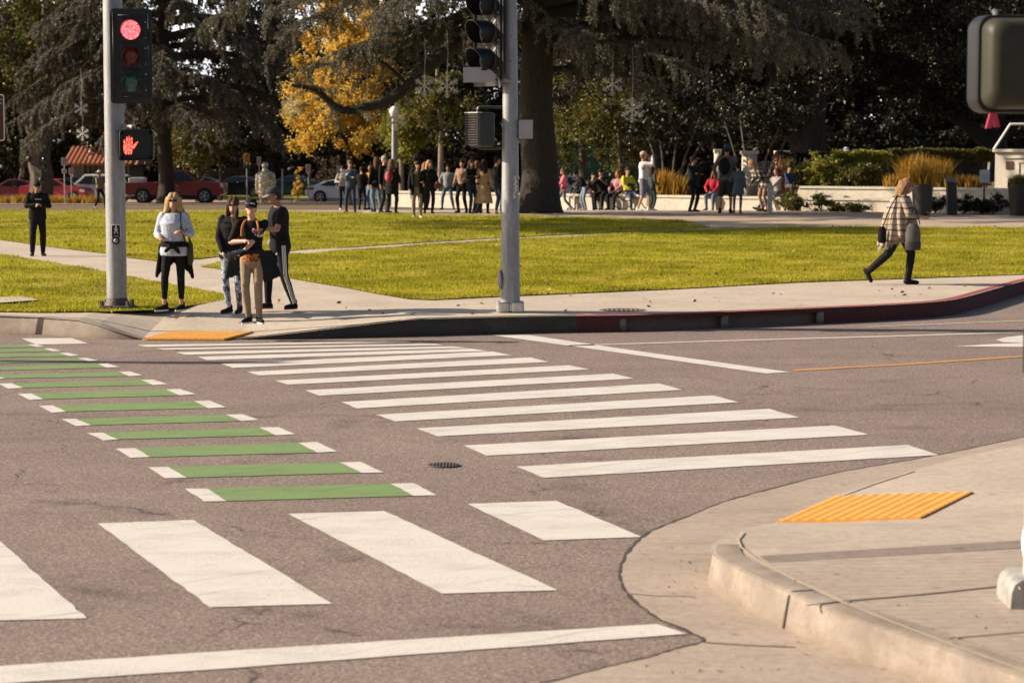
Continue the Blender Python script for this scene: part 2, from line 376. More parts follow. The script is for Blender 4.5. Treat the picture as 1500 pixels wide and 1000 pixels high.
def smooth_path(pts, n=6):
    out = []
    for i in range(len(pts) - 1):
        p0, p1, p2, p3 = pts[max(i - 1, 0)], pts[i], pts[i + 1], pts[min(i + 2, len(pts) - 1)]
        for j in range(n):
            t = j / n
            out.append(0.5 * ((2 * p1) + (p2 - p0) * t + (2 * p0 - 5 * p1 + 4 * p2 - p3) * t * t + (3 * p1 - p0 - 3 * p2 + p3) * t ** 3))
    out.append(pts[-1]); return out

# glowing sheet added low behind the park to whiten the sky in tree gaps
k = NT("sky_glow"); k.base((.9, .9, .9)); k.set(k.b.inputs["Emission Color"], k.ramp(k.noise(.006, 4), [(.3, (.85, .86, .88)), (.6, (1, .99, .97))])); k.b.inputs["Emission Strength"].default_value = 0.75
tag(MB().rings([[(x, 1900 - (x / 60) ** 2, z) for z in (-20, 90, 230, 420)] for x in range(-900, 901, 100)], caps=False, closed=False).build("sky", k.m), kind="structure")
# ================================================================ ground, roads, pavements
def quad(*p): return [G(x, y) for x, y in p]
def marks(name, quads, mat, z=0.005):
    """painted markings: sheets a few mm above the asphalt, edges slightly ragged"""
    mb = MB()
    for q in quads:
        P = []
        for i in range(len(q)):
            a, b = q[i], q[(i + 1) % len(q)]; n = max(2, int((b - a).length / 0.12))
            for j in range(n):
                p = a.lerp(b, j / n)
                if j: p = p + Vector((random.gauss(0, 0.0028), random.gauss(0, 0.0028), 0))
                P.append((p.x, p.y, z))
        mb.add(P, [tuple(range(len(P)))])
    o = mb.build(name, mat, smooth=False)
    return tag(o, kind="structure")
tag(MB().add([(-500, -30, 0), (500, -30, 0), (500, 78, 0), (-500, 78, 0)], [(0, 1, 2, 3)]).build("road", ASPH, smooth=False), kind="structure")

# far kerb line (foot of the kerb), pavement edge height falls to the road at the ramp
KF = [G(x, y) for x, y in ((-420, 473), (-150, 481), (0, 487), (60, 490), (140, 496), (205, 497.5), (340, 497.5), (430, 497), (560, 494), (740, 489), (850, 487), (950, 485), (1100, 479), (1250, 472), (1340, 467), (1396, 461), (1440, 449), (1500, 431), (1580, 411))]
KF = smooth_path(KF, 3)
d_ = (KF[-1] - KF[-2]).normalized(); KF.append(KF[-1] + d_ * 14 + Vector((4, 0, 0))); KF.append(Vector((60, 75, 0)))
KF.insert(0, KF[0] + Vector((-60, -1.5, 0)))
def X29(px): return (px - CX) / FPX * 29.3
RF = [(X29(120), 0), (X29(212), 1), (X29(338), 1), (X29(600), 0)]
def kyf(x):
    best = 0
    for a, b in zip(KF, KF[1:]):
        if a.x <= x <= b.x: return a.y + (b.y - a.y) * (x - a.x) / max(b.x - a.x, 1e-6)
    return KF[0].y if x < KF[0].x else KF[-1].y
def zfar(x, y):
    s = interp(x, RF)
    return PK * (1 - s * (1 - clamp((y - kyf(x) - 0.12) / 3.0))) + 0.012 * (s > 0.99 and 1 or 0)
far_poly = [(p.x, p.y) for p in KF] + [(60, 77), (-80, 77)]
sheet("pavement", far_poly, zfar, CONC, 0.3)
def curb_strip(name, pts, mat, ztop, zbot=0.0, wid=0.16, slope=0.02, flip=1, z0=-0.02):
    """kerb: leaning face, rounded nose and top"""
    rs = []
    for i, p in enumerate(pts):
        t = (pts[min(i + 1, len(pts) - 1)] - pts[max(i - 1, 0)]); nrm = Vector((-t.y, t.x, 0)).normalized() * flip
        h = ztop(p) + 0.004
        r = min(0.014, h * 0.4)
        rs.append([(*(p - nrm * 0.002).xy, z0), (*(p + nrm * slope * (1 - r / max(h, .01))).xy, max(h - r, z0 + .001)), (*(p + nrm * (slope + r * 0.3)).xy, h - r * 0.3), (*(p + nrm * (slope + r)).xy, h), (*(p + nrm * wid).xy, h + 0.001), (*(p + nrm * wid).xy, z0)])
    mb = MB(); mb.rings(rs, caps=False, closed=False)
    return tag(mb.build(name, mat), kind="structure")
def hfar(p): return zfar(p.x, kyf(p.x) + 0.01)
XB0, XB1 = G(905, 484).x, G(1208, 475).x                          # drain inlet in the far kerb
XR = G(845, 487).x
def seg(a, b):
    out = [p for p in KF if a < p.x < b]
    for xx in (a, b):
        if KF[0].x < xx < KF[-1].x: out.append(Vector((xx, kyf(xx), 0)))
    return sorted(out, key=lambda p: p.x)
XL = G(335, 497.5).x
curb_strip("curb", [KF[0]] + seg(KF[0].x, XL), CURB, hfar)
curb_strip("curb", seg(XL, XR), CURB_SHADED, hfar)
curb_strip("curb", seg(XR, XB0), REDCURB_SHADED, hfar)
curb_strip("curb", seg(XB1, 40), REDCURB_SHADED, hfar)
# drain inlet: lintel, posts and a dark chamber behind
inl = thing("drain_inlet", "dark storm drain opening under the red painted kerb", "drain", (XB0, kyf(XB0), 0))
def inl_l(x, off, z): return (x - XB0, kyf(x) + off - kyf(XB0), z)
xm = G(1062, 481).x
mb = MB(); nn = 12
rs = [[inl_l(x, 0.015, 0.165), inl_l(x, 0.02, PK - 0.01), inl_l(x, 0.045, PK + 0.005), inl_l(x, 0.16, PK + 0.006), inl_l(x, 0.16, 0.165)] for x in np.linspace(XB0, XB1, nn)]
mb.rings(rs); mb.build("lintel", REDCURB_SHADED, inl)
for xx in (XB0 + 0.05, xm, XB1 - 0.05):
    MB().box(inl_l(xx, 0.07, 0.083), (0.1, 0.1, 0.166)).build("post", CURB, inl)
mb = MB(); rs = [[inl_l(x, 0.16, -0.05), inl_l(x, 0.16, 0.2)] for x in np.linspace(XB0, XB1, nn)]
mb.rings(rs, caps=False, closed=False); mb.build("chamber_wall", plain("chamber", (0.20, 0.13, 0.11), 0.95), inl)

# near corner -------------------------------------------------------
ASPH_EDGE = [(1700, 600), (1500, 641), (1375, 667), (1294, 681), (1212, 696), (1124, 718), (1060, 736), (1000, 760), (952, 780), (924, 804), (910, 828), (909, 852), (924, 876), (960, 904), (1020, 931), (1032, 940)]
EDGE2 = [(1032, 940), (980, 954), (940, 966), (900, 975), (800, 1001), (690, 1030), (560, 1070)]
pe = []
for a in smooth_path([G(*p) for p in ASPH_EDGE], 6) + smooth_path([G(*p) for p in EDGE2], 6):
    pe.append((a.x + random.gauss(0, 0.0035), a.y + random.gauss(0, 0.0035)))
gut = pe + [(-0.6, 8), (9, 8), (9, 21)]
sheet("gutter", gut, lambda x, y: 0.006, CONC_G, 0)
mb = MB(); pp = [Vector((x, y, 0.007)) for x, y in pe]           # broken dark seam where asphalt meets concrete
for a, b in zip(pp, pp[1:]):
    t = (b - a); n_ = Vector((-t.y, t.x, 0)).normalized() * random.uniform(0.006, 0.016); mb.add([a - n_, b - n_, b + n_, a + n_], [(0, 1, 2, 3)])
tag(mb.build("pavement_joint", JOINT, smooth=False), kind="structure")
NEAR_K = [(1040, 797), (1036, 806), (1044, 817), (1075, 834), (1125, 857), (1185, 885), (1245, 907), (1300, 925), (1400, 960), (1500, 997), (1700, 1072)]
kn = smooth_path([G(x, y, NK) for x, y in NEAR_K], 5)
fr = [G(1640, 622), G(1500, 652), G(1420, 668), G(1338, 690), G(1222, 728), G(1135, 768), G(1082, 783, 0.12)]
def front_d(x, y):
    p = Vector((x, y, 0)); best = 1e9
    for a, b in zip(fr, fr[1:]):
        a2, b2 = Vector((a.x, a.y, 0)), Vector((b.x, b.y, 0)); ab = b2 - a2
        t = clamp((p - a2).dot(ab) / ab.length_squared); best = min(best, (p - a2 - ab * t).length)
    return best
def znear(x, y):
    k = clamp((15.0 - y + (x - 1.7) * 0.12) / 1.3)
    ramp = clamp((front_d(x, y) - 0.02) / 2.4)
    return 0.010 + (NK - 0.010) * max(ramp, k)
near_poly = [(p.x, p.y) for p in fr] + [(p.x + 0.02, p.y + 0.03) for p in kn] + [(9, 9.0), (9, 20.5)]
cut = G(1300, 808, NK).y                                          # grooved ramp beyond, smooth pavement nearer
sheet("pavement", near_poly, znear, CONC_R, 0.25)
kb = [Vector((p.x, p.y, 0)) for p in kn]
curb_strip("curb", kb, CURB, lambda p: znear(p.x + 0.05, p.y) + 0.001, wid=0.19, slope=0.035, flip=1)
def ribbon(pxs, w_, z, mat=JOINT, name="pavement_joint", px=True):
    P = [G(x, y, z) for x, y in pxs] if px else pxs
    rs = []
    for i, p in enumerate(P):
        t = P[min(i + 1, len(P) - 1)] - P[max(i - 1, 0)]; n_ = Vector((-t.y, t.x, 0)).normalized() * w_ / 2
        rs.append([p - n_, p + n_])
    return tag(MB().rings(rs, caps=False, closed=False).build(name, mat, smooth=False), kind="structure")
# smooth concrete slabs of the near pavement, 4 mm proud of the ramp sheet
slab = [G(1124, 825, NK), G(1500, 804, NK), G(1700, 793, NK), (9, 10), (2.6, 9.2)] + [Vector((p.x + 0.235, p.y + 0.0, 0)) for p in reversed(kn[16:-1])]
sheet("pavement", [(p[0], p[1]) for p in slab], lambda x, y: NK + 0.005, CONC_F, 0)
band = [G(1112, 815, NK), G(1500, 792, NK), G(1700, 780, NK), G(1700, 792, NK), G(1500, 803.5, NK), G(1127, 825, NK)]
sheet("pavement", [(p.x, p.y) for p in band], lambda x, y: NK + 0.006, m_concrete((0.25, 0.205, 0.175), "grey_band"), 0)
ribbon([(1232, 880), (1350, 870), (1465, 858), (1620, 846)], 0.022, NK + 0.008)
ribbon([(1182, 886), (1232, 880)], 0.02, NK + 0.0095)
ribbon([(1390, 934), (1500, 925), (1620, 915)], 0.012, NK + 0.008)
ribbon([(1088, 778), (1080, 788), (1085, 800), (1108, 818), (1160, 847), (1232, 880), (1310, 911), (1400, 945), (1500, 981), (1640, 1030)], 0.016, NK + 0.010, plain("sand_joint", (0.46, 0.36, 0.26), 0.95))
ribbon([(1032, 940), (1090, 944), (1165, 947)], 0.014, 0.009)
ribbon([(918, 868), (960, 872), (1016, 873)], 0.01, 0.009)
ribbon([(1340, 690), (1280, 709), (1222, 731), (1165, 757)], 0.012, 0.016)
kj = [p for p in kn if abs(p.y - G(1185, 885, NK).y) < 0.3][0]
ki = kn.index(kj); kt = (kn[ki + 1] - kn[ki - 1]).normalized(); kt.z = 0; knn = Vector((-kt.y, kt.x, 0))
mb = MB(); b0 = Vector((kj.x, kj.y, 0)); mb.rings([[b0 + knn * o_ + kt * w_ + Vector((0, 0, z_)) for w_ in (-.009, .009)] for o_, z_ in ((-.006, 0.0), (.012, .10), (.026, .172), (.05, NK + .0085), (.17, NK + .009))], caps=False, closed=False); tag(mb.build("pavement_joint", JOINT, smooth=False), kind="structure")
mb = MB()                                                          # dirt and leaf crumbs
for i in range(170):
    if i < 90: p = G(random.uniform(1000, 1490), random.uniform(840, 1000), NK + 0.010); ok = p.x > interp(p.y, sorted((q.y, q.x) for q in kn)) + 0.1
    else: p = G(random.uniform(930, 1200), random.uniform(800, 990), 0.010); ok = p.x < interp(p.y, sorted((q.y, q.x) for q in kn)) - 0.05
    if not ok: continue
    a = random.uniform(0, 6.28); s_ = random.uniform(0.004, 0.014); u = Vector((math.cos(a), math.sin(a), 0.15)) * s_; v = Vector((-math.sin(a), math.cos(a), 0.1)) * s_ * 0.5
    mb.add([p - u, p + v, p + u + Vector((0, 0, 0.004)), p - v], [(0, 1, 2, 3)])
tag(mb.build("leaf_litter", plain("litter", (0.06, 0.04, 0.025), 0.9), smooth=False), kind="stuff")

# ---------------------------------------------------------------- road markings
tl = [(201, 505.5), (227.4, 510.6), (257, 516.3), (290, 523), (324, 533.2), (362, 544.8), (403, 557.8), (447, 572), (500, 589.2), (550.7, 607.8), (610.2, 627.9), (679, 653), (756.5, 683.8)]
bl = [(214, 508.6), (240, 512.8), (272, 520), (303, 527.8), (341, 539.2), (380, 550.3), (421.5, 563.8), (467.5, 580), (523, 598.5), (579, 617.6), (641, 639.5), (713.5, 668), (796.8, 700.2)]
tr = [(590, 500.2), (636, 503.8), (662, 507.6), (690, 511), (722, 515.2), (777.5, 523.8), (834.2, 535.3), (897.8, 547.6), (965.4, 562), (1044.8, 579.6), (1127, 599), (1222.8, 623.6), (1330.4, 652)]
br = [(606, 501.4), (651, 505.8), (688, 510), (716, 514.5), (749, 520.6), (803.7, 530.6), (864, 541.6), (929, 554.9), (1000, 571.4), (1082, 589.6), (1171, 612), (1273, 637), (1375, 666.8)]
marks("crosswalk_marking", [quad(a, b, c, d) for a, b, c, d in zip(tl, tr, br, bl)], WHITE)
marks("crosswalk_marking", [quad(*q) for q in (
    ((143, 767), (283, 762), (487, 885), (308, 890)), ((422, 753), (563, 749), (817, 865), (648, 870)), ((685, 738.5), (815, 734), (941, 787), (797, 792)),
    ((-165, 778), (-24, 772), (128, 906), (-60, 911)))], WHITE)
marks("stop_line", [quad((-120, 984), (300, 956), (700, 931), (962, 914.5), (1006, 929), (700, 952), (300, 982), (-120, 1010)), quad((31, 496), (105, 495.6), (130, 503.6), (53, 504.9)),
                    quad((722, 491.5), (775, 491), (930, 514), (1158, 545.5), (1122, 547.5), (900, 516))], WHITE)
L4 = [((271, 716), (304.4, 716), (331.7, 734.4), (299, 735)), ((217, 684.7), (246.7, 684.4), (273.6, 700), (241.4, 700.8)), ((169, 657.4), (198.4, 656.7), (220.4, 669.7), (190.7, 671)), ((127.7, 634.7), (150.5, 634), (173.2, 644), (151, 645.5)), ((89.6, 614.4), (111.3, 613.7), (133.7, 623), (111.3, 624.5)), ((56.7, 594.8), (77, 594), (97.3, 603.2), (76.3, 605)), ((26.2, 577.3), (45.5, 576.6), (64, 585), (43.7, 586.4)), ((-2, 562.3), (17.5, 561.6), (34, 568.2), (13, 570)), ((-28, 550), (-9, 549.5), (7, 554.6), (-12, 556.4)), ((-52, 539.5), (-36, 539), (-20, 543.5), (-36, 545)), ((-78, 530), (-62, 529.6), (-48, 533.4), (-62, 534.6))]
R4 = [((571.7, 708.9), (605, 708), (640, 725.7), (606, 726.7)), ((497, 677.5), (528, 676.7), (562, 692.4), (529.7, 693)), ((436.3, 648.7), (464.3, 647.6), (494, 661.6), (464.3, 663.4)), ((379.6, 626.6), (407.6, 626), (433, 636.4), (404, 637.8)), ((330.6, 607.7), (355, 607), (379, 615.4), (353.4, 617.2)), ((284, 587.8), (307, 587), (331.3, 597), (305, 598.3)), ((243, 570.7), (264, 570), (286, 577.7), (262.4, 579.4)), ((206.4, 556.7), (224.6, 556.3), (245.6, 563), (224, 564.4)), ((174, 544.8), (190.7, 544.4), (209, 550), (189, 551.4)), ((143.5, 533.2), (157.5, 532.9), (175, 538), (155.7, 539)), ((113.7, 524.8), (127.7, 524.5), (144, 528.3), (129.5, 529.7)), ((87.5, 517.5), (99.7, 517), (116, 521), (102, 522)), ((64, 510.8), (75, 510.5), (90.3, 514.3), (77, 515)), ((40.2, 504.9), (52.5, 504.5), (65.8, 507.7), (53.2, 508.7))]
gq = [quad(l[1], r[0], r[3], l[2]) for l, r in zip(L4, R4)]
for i in (11, 12, 13): gq.append(quad((-130, R4[i][0][1] + 3.5), R4[i][0], R4[i][3], (-110, R4[i][3][1] + 3.5)))
marks("bike_crossing_marking", [quad(*q) for q in L4 + R4], WHITE)
marks("bike_crossing_marking", gq, GREENP)
marks("centre_line", [quad((1160, 541.8), (1330, 532.5), (1500, 521), (1700, 508), (1700, 510), (1500, 523), (1330, 534.6), (1166, 544))], YELLP)
marks("lane_line", [quad((830, 506), (1100, 497.5), (1300, 492), (1500, 486), (1700, 479), (1700, 480.2), (1500, 487.6), (1300, 493.8), (1100, 499.2), (836, 507.2)),
                    quad((1270, 478.6), (1500, 469.5), (1500, 470.3), (1270, 479.5))], m_paint((0.52, 0.45, 0.40), "worn_line"))
marks("lane_arrow", [quad((1398, 507.8), (1440, 505), (1500, 502.5), (1560, 500), (1560, 506), (1500, 508.5)), quad((1458, 498), (1475, 494), (1500, 491.5), (1560, 489), (1560, 499), (1500, 502.4), (1470, 501.5))], WHITE)

# tactile pads, covers
def tactile(corners, zf, label, nx, ny, lift=0.007):
    o = corners[0]; P = [Vector((c.x, c.y, zf(c.x, c.y) + lift)) for c in corners]; c0 = sum(P, Vector()) / 4
    t = thing("tactile_paving", label, "tactile paving", c0)
    P = [p - c0 for p in P]
    q = 7; U, Vn = nx * q, ny * q; vs = []; off = [0, 0, .0095, .0125, .0125, .0095, 0]
    for i in range(U + 1):
        for j in range(Vn + 1):
            di, dj = (i % q) - 3.5, (j % q) - 3.5; r = math.hypot(di, dj); h = 0.0068 * clamp((2.1 - r) / 0.8)
            u, v = i / U, j / Vn; p = P[0].lerp(P[3], u).lerp(P[1].lerp(P[2], u), v); vs.append(p + Vector((0, 0, h - (.02 if i in (0, U) or j in (0, Vn) else 0))))
    fs = [(i * (Vn + 1) + j, (i + 1) * (Vn + 1) + j, (i + 1) * (Vn + 1) + j + 1, i * (Vn + 1) + j + 1) for i in range(U) for j in range(Vn)]
    hs = [0.0 if i in (0, U) or j in (0, Vn) else clamp((2.2 - math.hypot((i % q) - 3.5, (j % q) - 3.5)) / 0.8) for i in range(U + 1) for j in range(Vn + 1)]
    po = MB().add(vs, fs).build("plate", PADM, t); po.data.attributes.new("var", 'FLOAT', 'POINT').data.foreach_set("value", hs)
tactile([G(1135, 768, .01), G(1222, 728, .01), G(1428, 726, .06), G(1352, 764, .06)], znear, "bright yellow tactile plate on the near right corner ramp", 12, 12, 0.012)
tactile([G(209, 495.2, .03), G(247, 482.3, .085), G(373, 482.8, .085), G(330, 495.6, .03)], zfar, "small yellow tactile plate on the far ramp before the waiting people", 14, 8, 0.016)
IRON = plain("cast_iron", (0.11, 0.088, 0.078), 0.6, 0.3, 0.4, 30, 0.4, 0.6)
def cover(px, py, z, r, label, IRON=IRON):
    p = G(px, py, z); t = thing("manhole_cover", label, "cover", p)
    MB().tube([(0, 0, 0), (0, 0, 0.008)], r, 28).build("plate", IRON, t)
    mb = MB()
    for q in range(-4, 5):
        h = math.sqrt(max(r * r * 0.75 - (q * r * 0.2) ** 2, 0)); mb.box((q * r * 0.2, 0, 0.010), (r * 0.07, 2 * h, 0.006))
    mb.build("grip_pattern", IRON, t)
cover(650, 681.5, 0.004, 0.125, "small round dark iron cover in the middle of the asphalt")
IRON2 = plain("rusty_iron", (0.15, 0.105, 0.075), 0.8, 0, 0.3, 20)
cover(912, 454.5, PK - 0.004, 0.32, "rusty round cover set in the far pavement beside the red kerb", IRON2)

# ---------------------------------------------------------------- park: lawns, paths, plaza, far terrain
LAWN = m_grass_ground()
def lawn(poly): return sheet("lawn", poly, lambda x, y: PK + 0.013, LAWN, 0)
def P2(x, y): p = G(x, y, PK); return (p.x, p.y)
lawnA = [P2(*p) for p in ((-160, 345), (0, 351.7), (80, 363), (153, 371.7), (187, 378), (230, 383), (290, 380), (345, 373.5), (423, 368.6), (500, 363.5), (620, 355.5), (740, 348.5), (900, 341), (1040, 333.5), (1000, 324), (900, 320), (745, 316), (640, 315), (530, 313), (340, 309.5), (200, 309), (-160, 309))]
lawnB = [P2(*p) for p in ((292, 391), (310, 393), (327, 395.5), (427, 409), (500, 421), (553, 431.2), (597, 438.4), (633, 440), (733, 435), (850, 430), (1000, 423.5), (1160, 414.5), (1276, 410.5), (1400, 406), (1500, 402.5), (1700, 397), (1700, 335), (1500, 334), (1200, 333), (1060, 335), (900, 343.5), (740, 352), (620, 359.5), (500, 368), (420, 374), (340, 381))]
lawnC = [P2(*p) for p in ((-160, 345), (-160, 357), (0, 372.3), (67, 383.5), (155, 398.6), (187, 405.6), (267, 420.5), (333, 432.5), (338, 438), (300, 446), (230, 455), (153, 457.6), (60, 458.5), (-160, 455))]
lawnC = lawnC[1:]
for L_ in (lawnA, lawnB, lawnC): lawn(L_)
DIRT = m_concrete((0.36, 0.25, 0.17), "dirt", stain=0.6)
plaza = [P2(*p) for p in ((1066, 332.6), (1200, 332), (1500, 333), (1700, 334), (1700, 309.5), (870, 309.5), (860, 318), (960, 322))]
sheet("path", plaza, lambda x, y: PK + 0.006, m_concrete((0.45, 0.345, 0.26), "plaza_paving"), 0)
sheet("path", [P2(*p) for p in ((-160, 308.9), (200, 308.9), (330, 309.4), (520, 312.5), (535, 309.2), (-160, 308.2))], lambda x, y: PK + 0.007, DIRT, 0)
# small concrete slab in the left lawn
sheet("pavement", [P2(*p) for p in ((-60, 440), (35, 439.5), (58, 444), (5, 448), (-60, 449))], lambda x, y: PK + 0.05, CONC, 0)
ter = [(-260, 76), (260, 76), (260, 1400), (-260, 1400)]
TERM = m_concrete((0.16, 0.12, 0.075), "park_soil", stain=0.5)
mb = MB(); ys = [75.9, 90, 105, 120, 135, 147, 200, 400, 1400]
mb.rings([[(-600, y, gz(y) - 0.005 - (0.01 if y < 80 else 0)), (600, y, gz(y) - 0.005 - (0.01 if y < 80 else 0))] for y in ys], caps=False, closed=False)
tag(mb.build("ground", TERM), kind="structure")
FARLAWN = [(-60, 155, gz(155) + .03), (4, 155, gz(155) + .03), (4, 178, gz(178) + .03), (-60, 178, gz(178) + .03)]
tag(MB().add(FARLAWN, [(0, 1, 2, 3)]).build("lawn", LAWN, smooth=False), kind="structure")
# the far street behind the parked cars and a pale path before it
sheet("road", [(-90, 138.5), (-4, 138.5), (-4, 153), (-90, 153)], lambda x, y: gz(y) + 0.02, m_concrete((0.40, 0.30, 0.23), "pale_road"), 2.0)
sheet("path", [(-90, 112), (-5, 116), (-5, 124), (-90, 121)], lambda x, y: gz(y) + 0.02, DIRT, 2.0)
sheet("plaza", [P2(520, 313), P2(640, 315), P2(760, 316.5), P2(860, 318), P2(880, 309), P2(700, 308.8), P2(540, 308.8)], lambda x, y: PK + 0.008, CONC, 0)
# grass blades
GRASS = m_leaf("grass_blade", [(0.0, (0.13, 0.15, 0.010)), (0.22, (0.27, 0.285, 0.016)), (0.5, (0.43, 0.395, 0.03)), (0.85, (0.54, 0.45, 0.055)), (1.0, (0.62, 0.47, 0.13))], 0.5, 0.15, 0.7, 0.55, (0.22, 0.20, 0.016))
def blades(poly, n, hmin, hmax):
    xs = np.array([p[0] for p in poly]); ys = np.array([p[1] for p in poly])
    N = int(n * 3.2)
    u = rng.random(N); y = ys.min() + (ys.max() - ys.min()) * u ** 1.35       # denser where it is near
    lim = y * 0.235 + 0.6; x = (rng.random(N) * 2 - 1) * lim
    k = inside(x, y, poly); x, y = x[k][:n], y[k][:n]
    m = len(x); hgt = rng.uniform(hmin, hmax, m) * (0.75 + 0.5 * np.sin(x * 1.3 + 2 * np.sin(y * 0.7)) ** 2)
    cl = np.sin(x * 2.1 + 1.7 * np.sin(y * 1.1)) * np.sin(y * 1.9 + 1.3 * np.sin(x * 1.6)) + .6 * np.sin(x * 5.3 + 2 * np.sin(y * 3.1)) * np.sin(y * 4.7)
    hgt *= 1 + .35 * cl
    wdt = rng.uniform(0.005, 0.014, m); a = rng.uniform(0, 6.283, m); la = rng.uniform(0, 6.283, m); ll = rng.uniform(0, 0.9, m) * hgt
    z0 = np.full(m, PK + 0.011)
    b0 = np.stack([x - np.cos(a) * wdt, y - np.sin(a) * wdt, z0], 1); b1 = np.stack([x + np.cos(a) * wdt, y + np.sin(a) * wdt, z0], 1)
    tp = np.stack([x + np.cos(la) * ll, y + np.sin(la) * ll, z0 + hgt], 1)
    V = np.stack([b0, b1, tp], 1).reshape(-1, 3)
    tag(np_obj("grass", V, np.arange(3 * m).reshape(m, 3), GRASS, np.repeat(np.clip(rng.random(m) * .75 + .18 - .22 * cl, 0, 1), 3)), kind="stuff")
def fallen(poly, n, z, name="fallen_leaves"):
    ys = [p[1] for p in poly]; N = n * 8; y = rng.uniform(min(ys), max(ys), N); x = rng.uniform(-1, 1, N) * (y * .235 + .6); kk = inside(x, y, poly); x, y = x[kk][:n], y[kk][:n]
    P = np.stack([x, y, np.full(len(x), z) + rng.uniform(0, .012, len(x))], 1); a = rng.uniform(0, 6.283, len(x)); ax = np.stack([np.cos(a), np.sin(a), rng.uniform(-.2, .4, len(x))], 1)
    V, F, v = leaves(P, rng.uniform(.04, .09, len(x)), rng.uniform(.03, .06, len(x)), ax, .1); tag(np_obj(name, V, F, m_leaf("fallen_leaf", [(0, (.09, .05, .02)), (.6, (.24, .13, .04)), (1, (.42, .26, .06))], .2), v), kind="stuff")
fallen(lawnA, 500, PK + .05); fallen(lawnB, 220, PK + .045); fallen([(p.x, p.y + .4) for p in KF[2:-6]] + [(9, 37), (-7, 32)], 60, PK + .012)
blades(lawnB, 330000, 0.018, 0.052); blades(lawnA, 170000, 0.025, 0.06); blades(lawnC, 110000, 0.015, 0.045)

# ================================================================ traffic signals
def text_obj(name, s, size, mat, parent, loc, rot, ext=0.001, align='CENTER'):
    c = bpy.data.curves.new(name, 'FONT'); c.body = s; c.size = size; c.extrude = ext; c.align_x = align; c.align_y = 'CENTER'
    o = bpy.data.objects.new(name, c); COL.objects.link(o); dg = bpy.context.evaluated_depsgraph_get()
    me = bpy.data.meshes.new_from_object(o.evaluated_get(dg)); bpy.data.objects.remove(o); me.materials.clear(); me.materials.append(mat)
    o = bpy.data.objects.new(name, me); COL.objects.link(o); o.parent = parent; o.location = loc; o.rotation_euler = rot; return o
def m_lens(name, c, lit=0.0):
    k = NT(name)
    if lit:
        v = k.n("ShaderNodeTexVoronoi", {"Vector": k.co.outputs["Object"], "Scale": 62.0}, feature='F1')
        f = k.n("ShaderNodeMapRange", {"Value": v.outputs["Distance"], "From Min": 0.15, "From Max": 0.75, "To Min": 1.0, "To Max": 0.12}).outputs[0]
        k.base((0.25, 0.01, 0.015)); k.set(k.b.inputs["Emission Color"], (*c, 1)); k.set(k.b.inputs["Emission Strength"], k.math('MULTIPLY', f, lit))
    else:
        v = k.noise(18, 3)
        k.base(k.ramp(v, [(0.3, tuple(x * 0.5 for x in c)), (0.75, tuple(min(1, x * 1.7) for x in c))]))
    k.rough(0.22); return k.m
LRED, LAMB, LGRN = m_lens("lit_red_lens", (1.0, 0.11, 0.12), 2.5), m_lens("dark_amber_lens", (0.16, 0.035, 0.014)), m_lens("dark_green_lens", (0.055, 0.13, 0.09))
LHAND = m_lens("lit_hand", (1.0, 0.12, 0.07), 2.0)
def signal_head(root, origin, rz, r, pitch, plate_w, plate_h, mats3, case=BLACKM, visor_len=0.28, extra=False):
    """three lamps facing local -Y; every part is a child of root"""
    M = Matrix.Rotation(rz, 3, 'Z')
    def at(o): o.location = origin; o.rotation_euler = (0, 0, rz); return o
    mb = MB().rbox((0, 0.02, 0), (plate_w, 0.012, plate_h), 0.05); at(mb.build("backplate", case, root))
    mb = MB(); 
    for i in (-1, 0, 1): mb.rbox((0, 0.09, i * pitch), (r * 2.5, 0.17, pitch * 0.97), 0.035)
    at(mb.build("housing", case, root))
    mb = MB()
    for s_ in (-1, 1): mb.box((s_ * (plate_w / 2 - 0.045), 0.004, 0), (0.012, 0.02, plate_h * 0.9))
    for z in (plate_h / 2 - 0.09, -plate_h / 2 + 0.09): mb.box((0, 0.006, z), (plate_w * 0.62, 0.016, 0.012))
    at(mb.build("plate_rib", case, root))
    for i, m in zip((1, 0, -1), mats3):
        z = i * pitch; mb = MB(); rs = []
        for rr, dy in ((r, 0.0), (r * 0.8, -0.018), (r * 0.45, -0.03)):
            rs.append([(rr * math.cos(a), dy - 0.0, z + rr * math.sin(a)) for a in (2 * math.pi * q / 26 for q in range(26))])
        mb.rings(rs); at(mb.build("lens", m, root))
        mb = MB(); rs = []                                           # tunnel visor, open at the bottom
        n = 25
        for rr, dy in ((r * 1.08, 0.01), (r * 1.08, 1), (r * 1.03, 1), (r * 1.03, 0.01)):
            rs.append([(rr * math.sin(a), -(visor_len * (0.55 + 0.45 * (0.5 + 0.5 * math.cos(a)))) if dy == 1 else -dy, z + rr * math.cos(a)) for a in np.linspace(-R(150), R(150), n)])
        mb.rings(rs, caps=False, closed=False); at(mb.build("visor", case, root))
    for i in (-1, 0, 1):
        for dz in (-0.3, 0.3): at(MB().ell((r * 1.5, 0.008, (i + dz) * pitch), (0.011, 0.012, 0.011), nu=8, nv=5).build("bolt", CHROME, root))

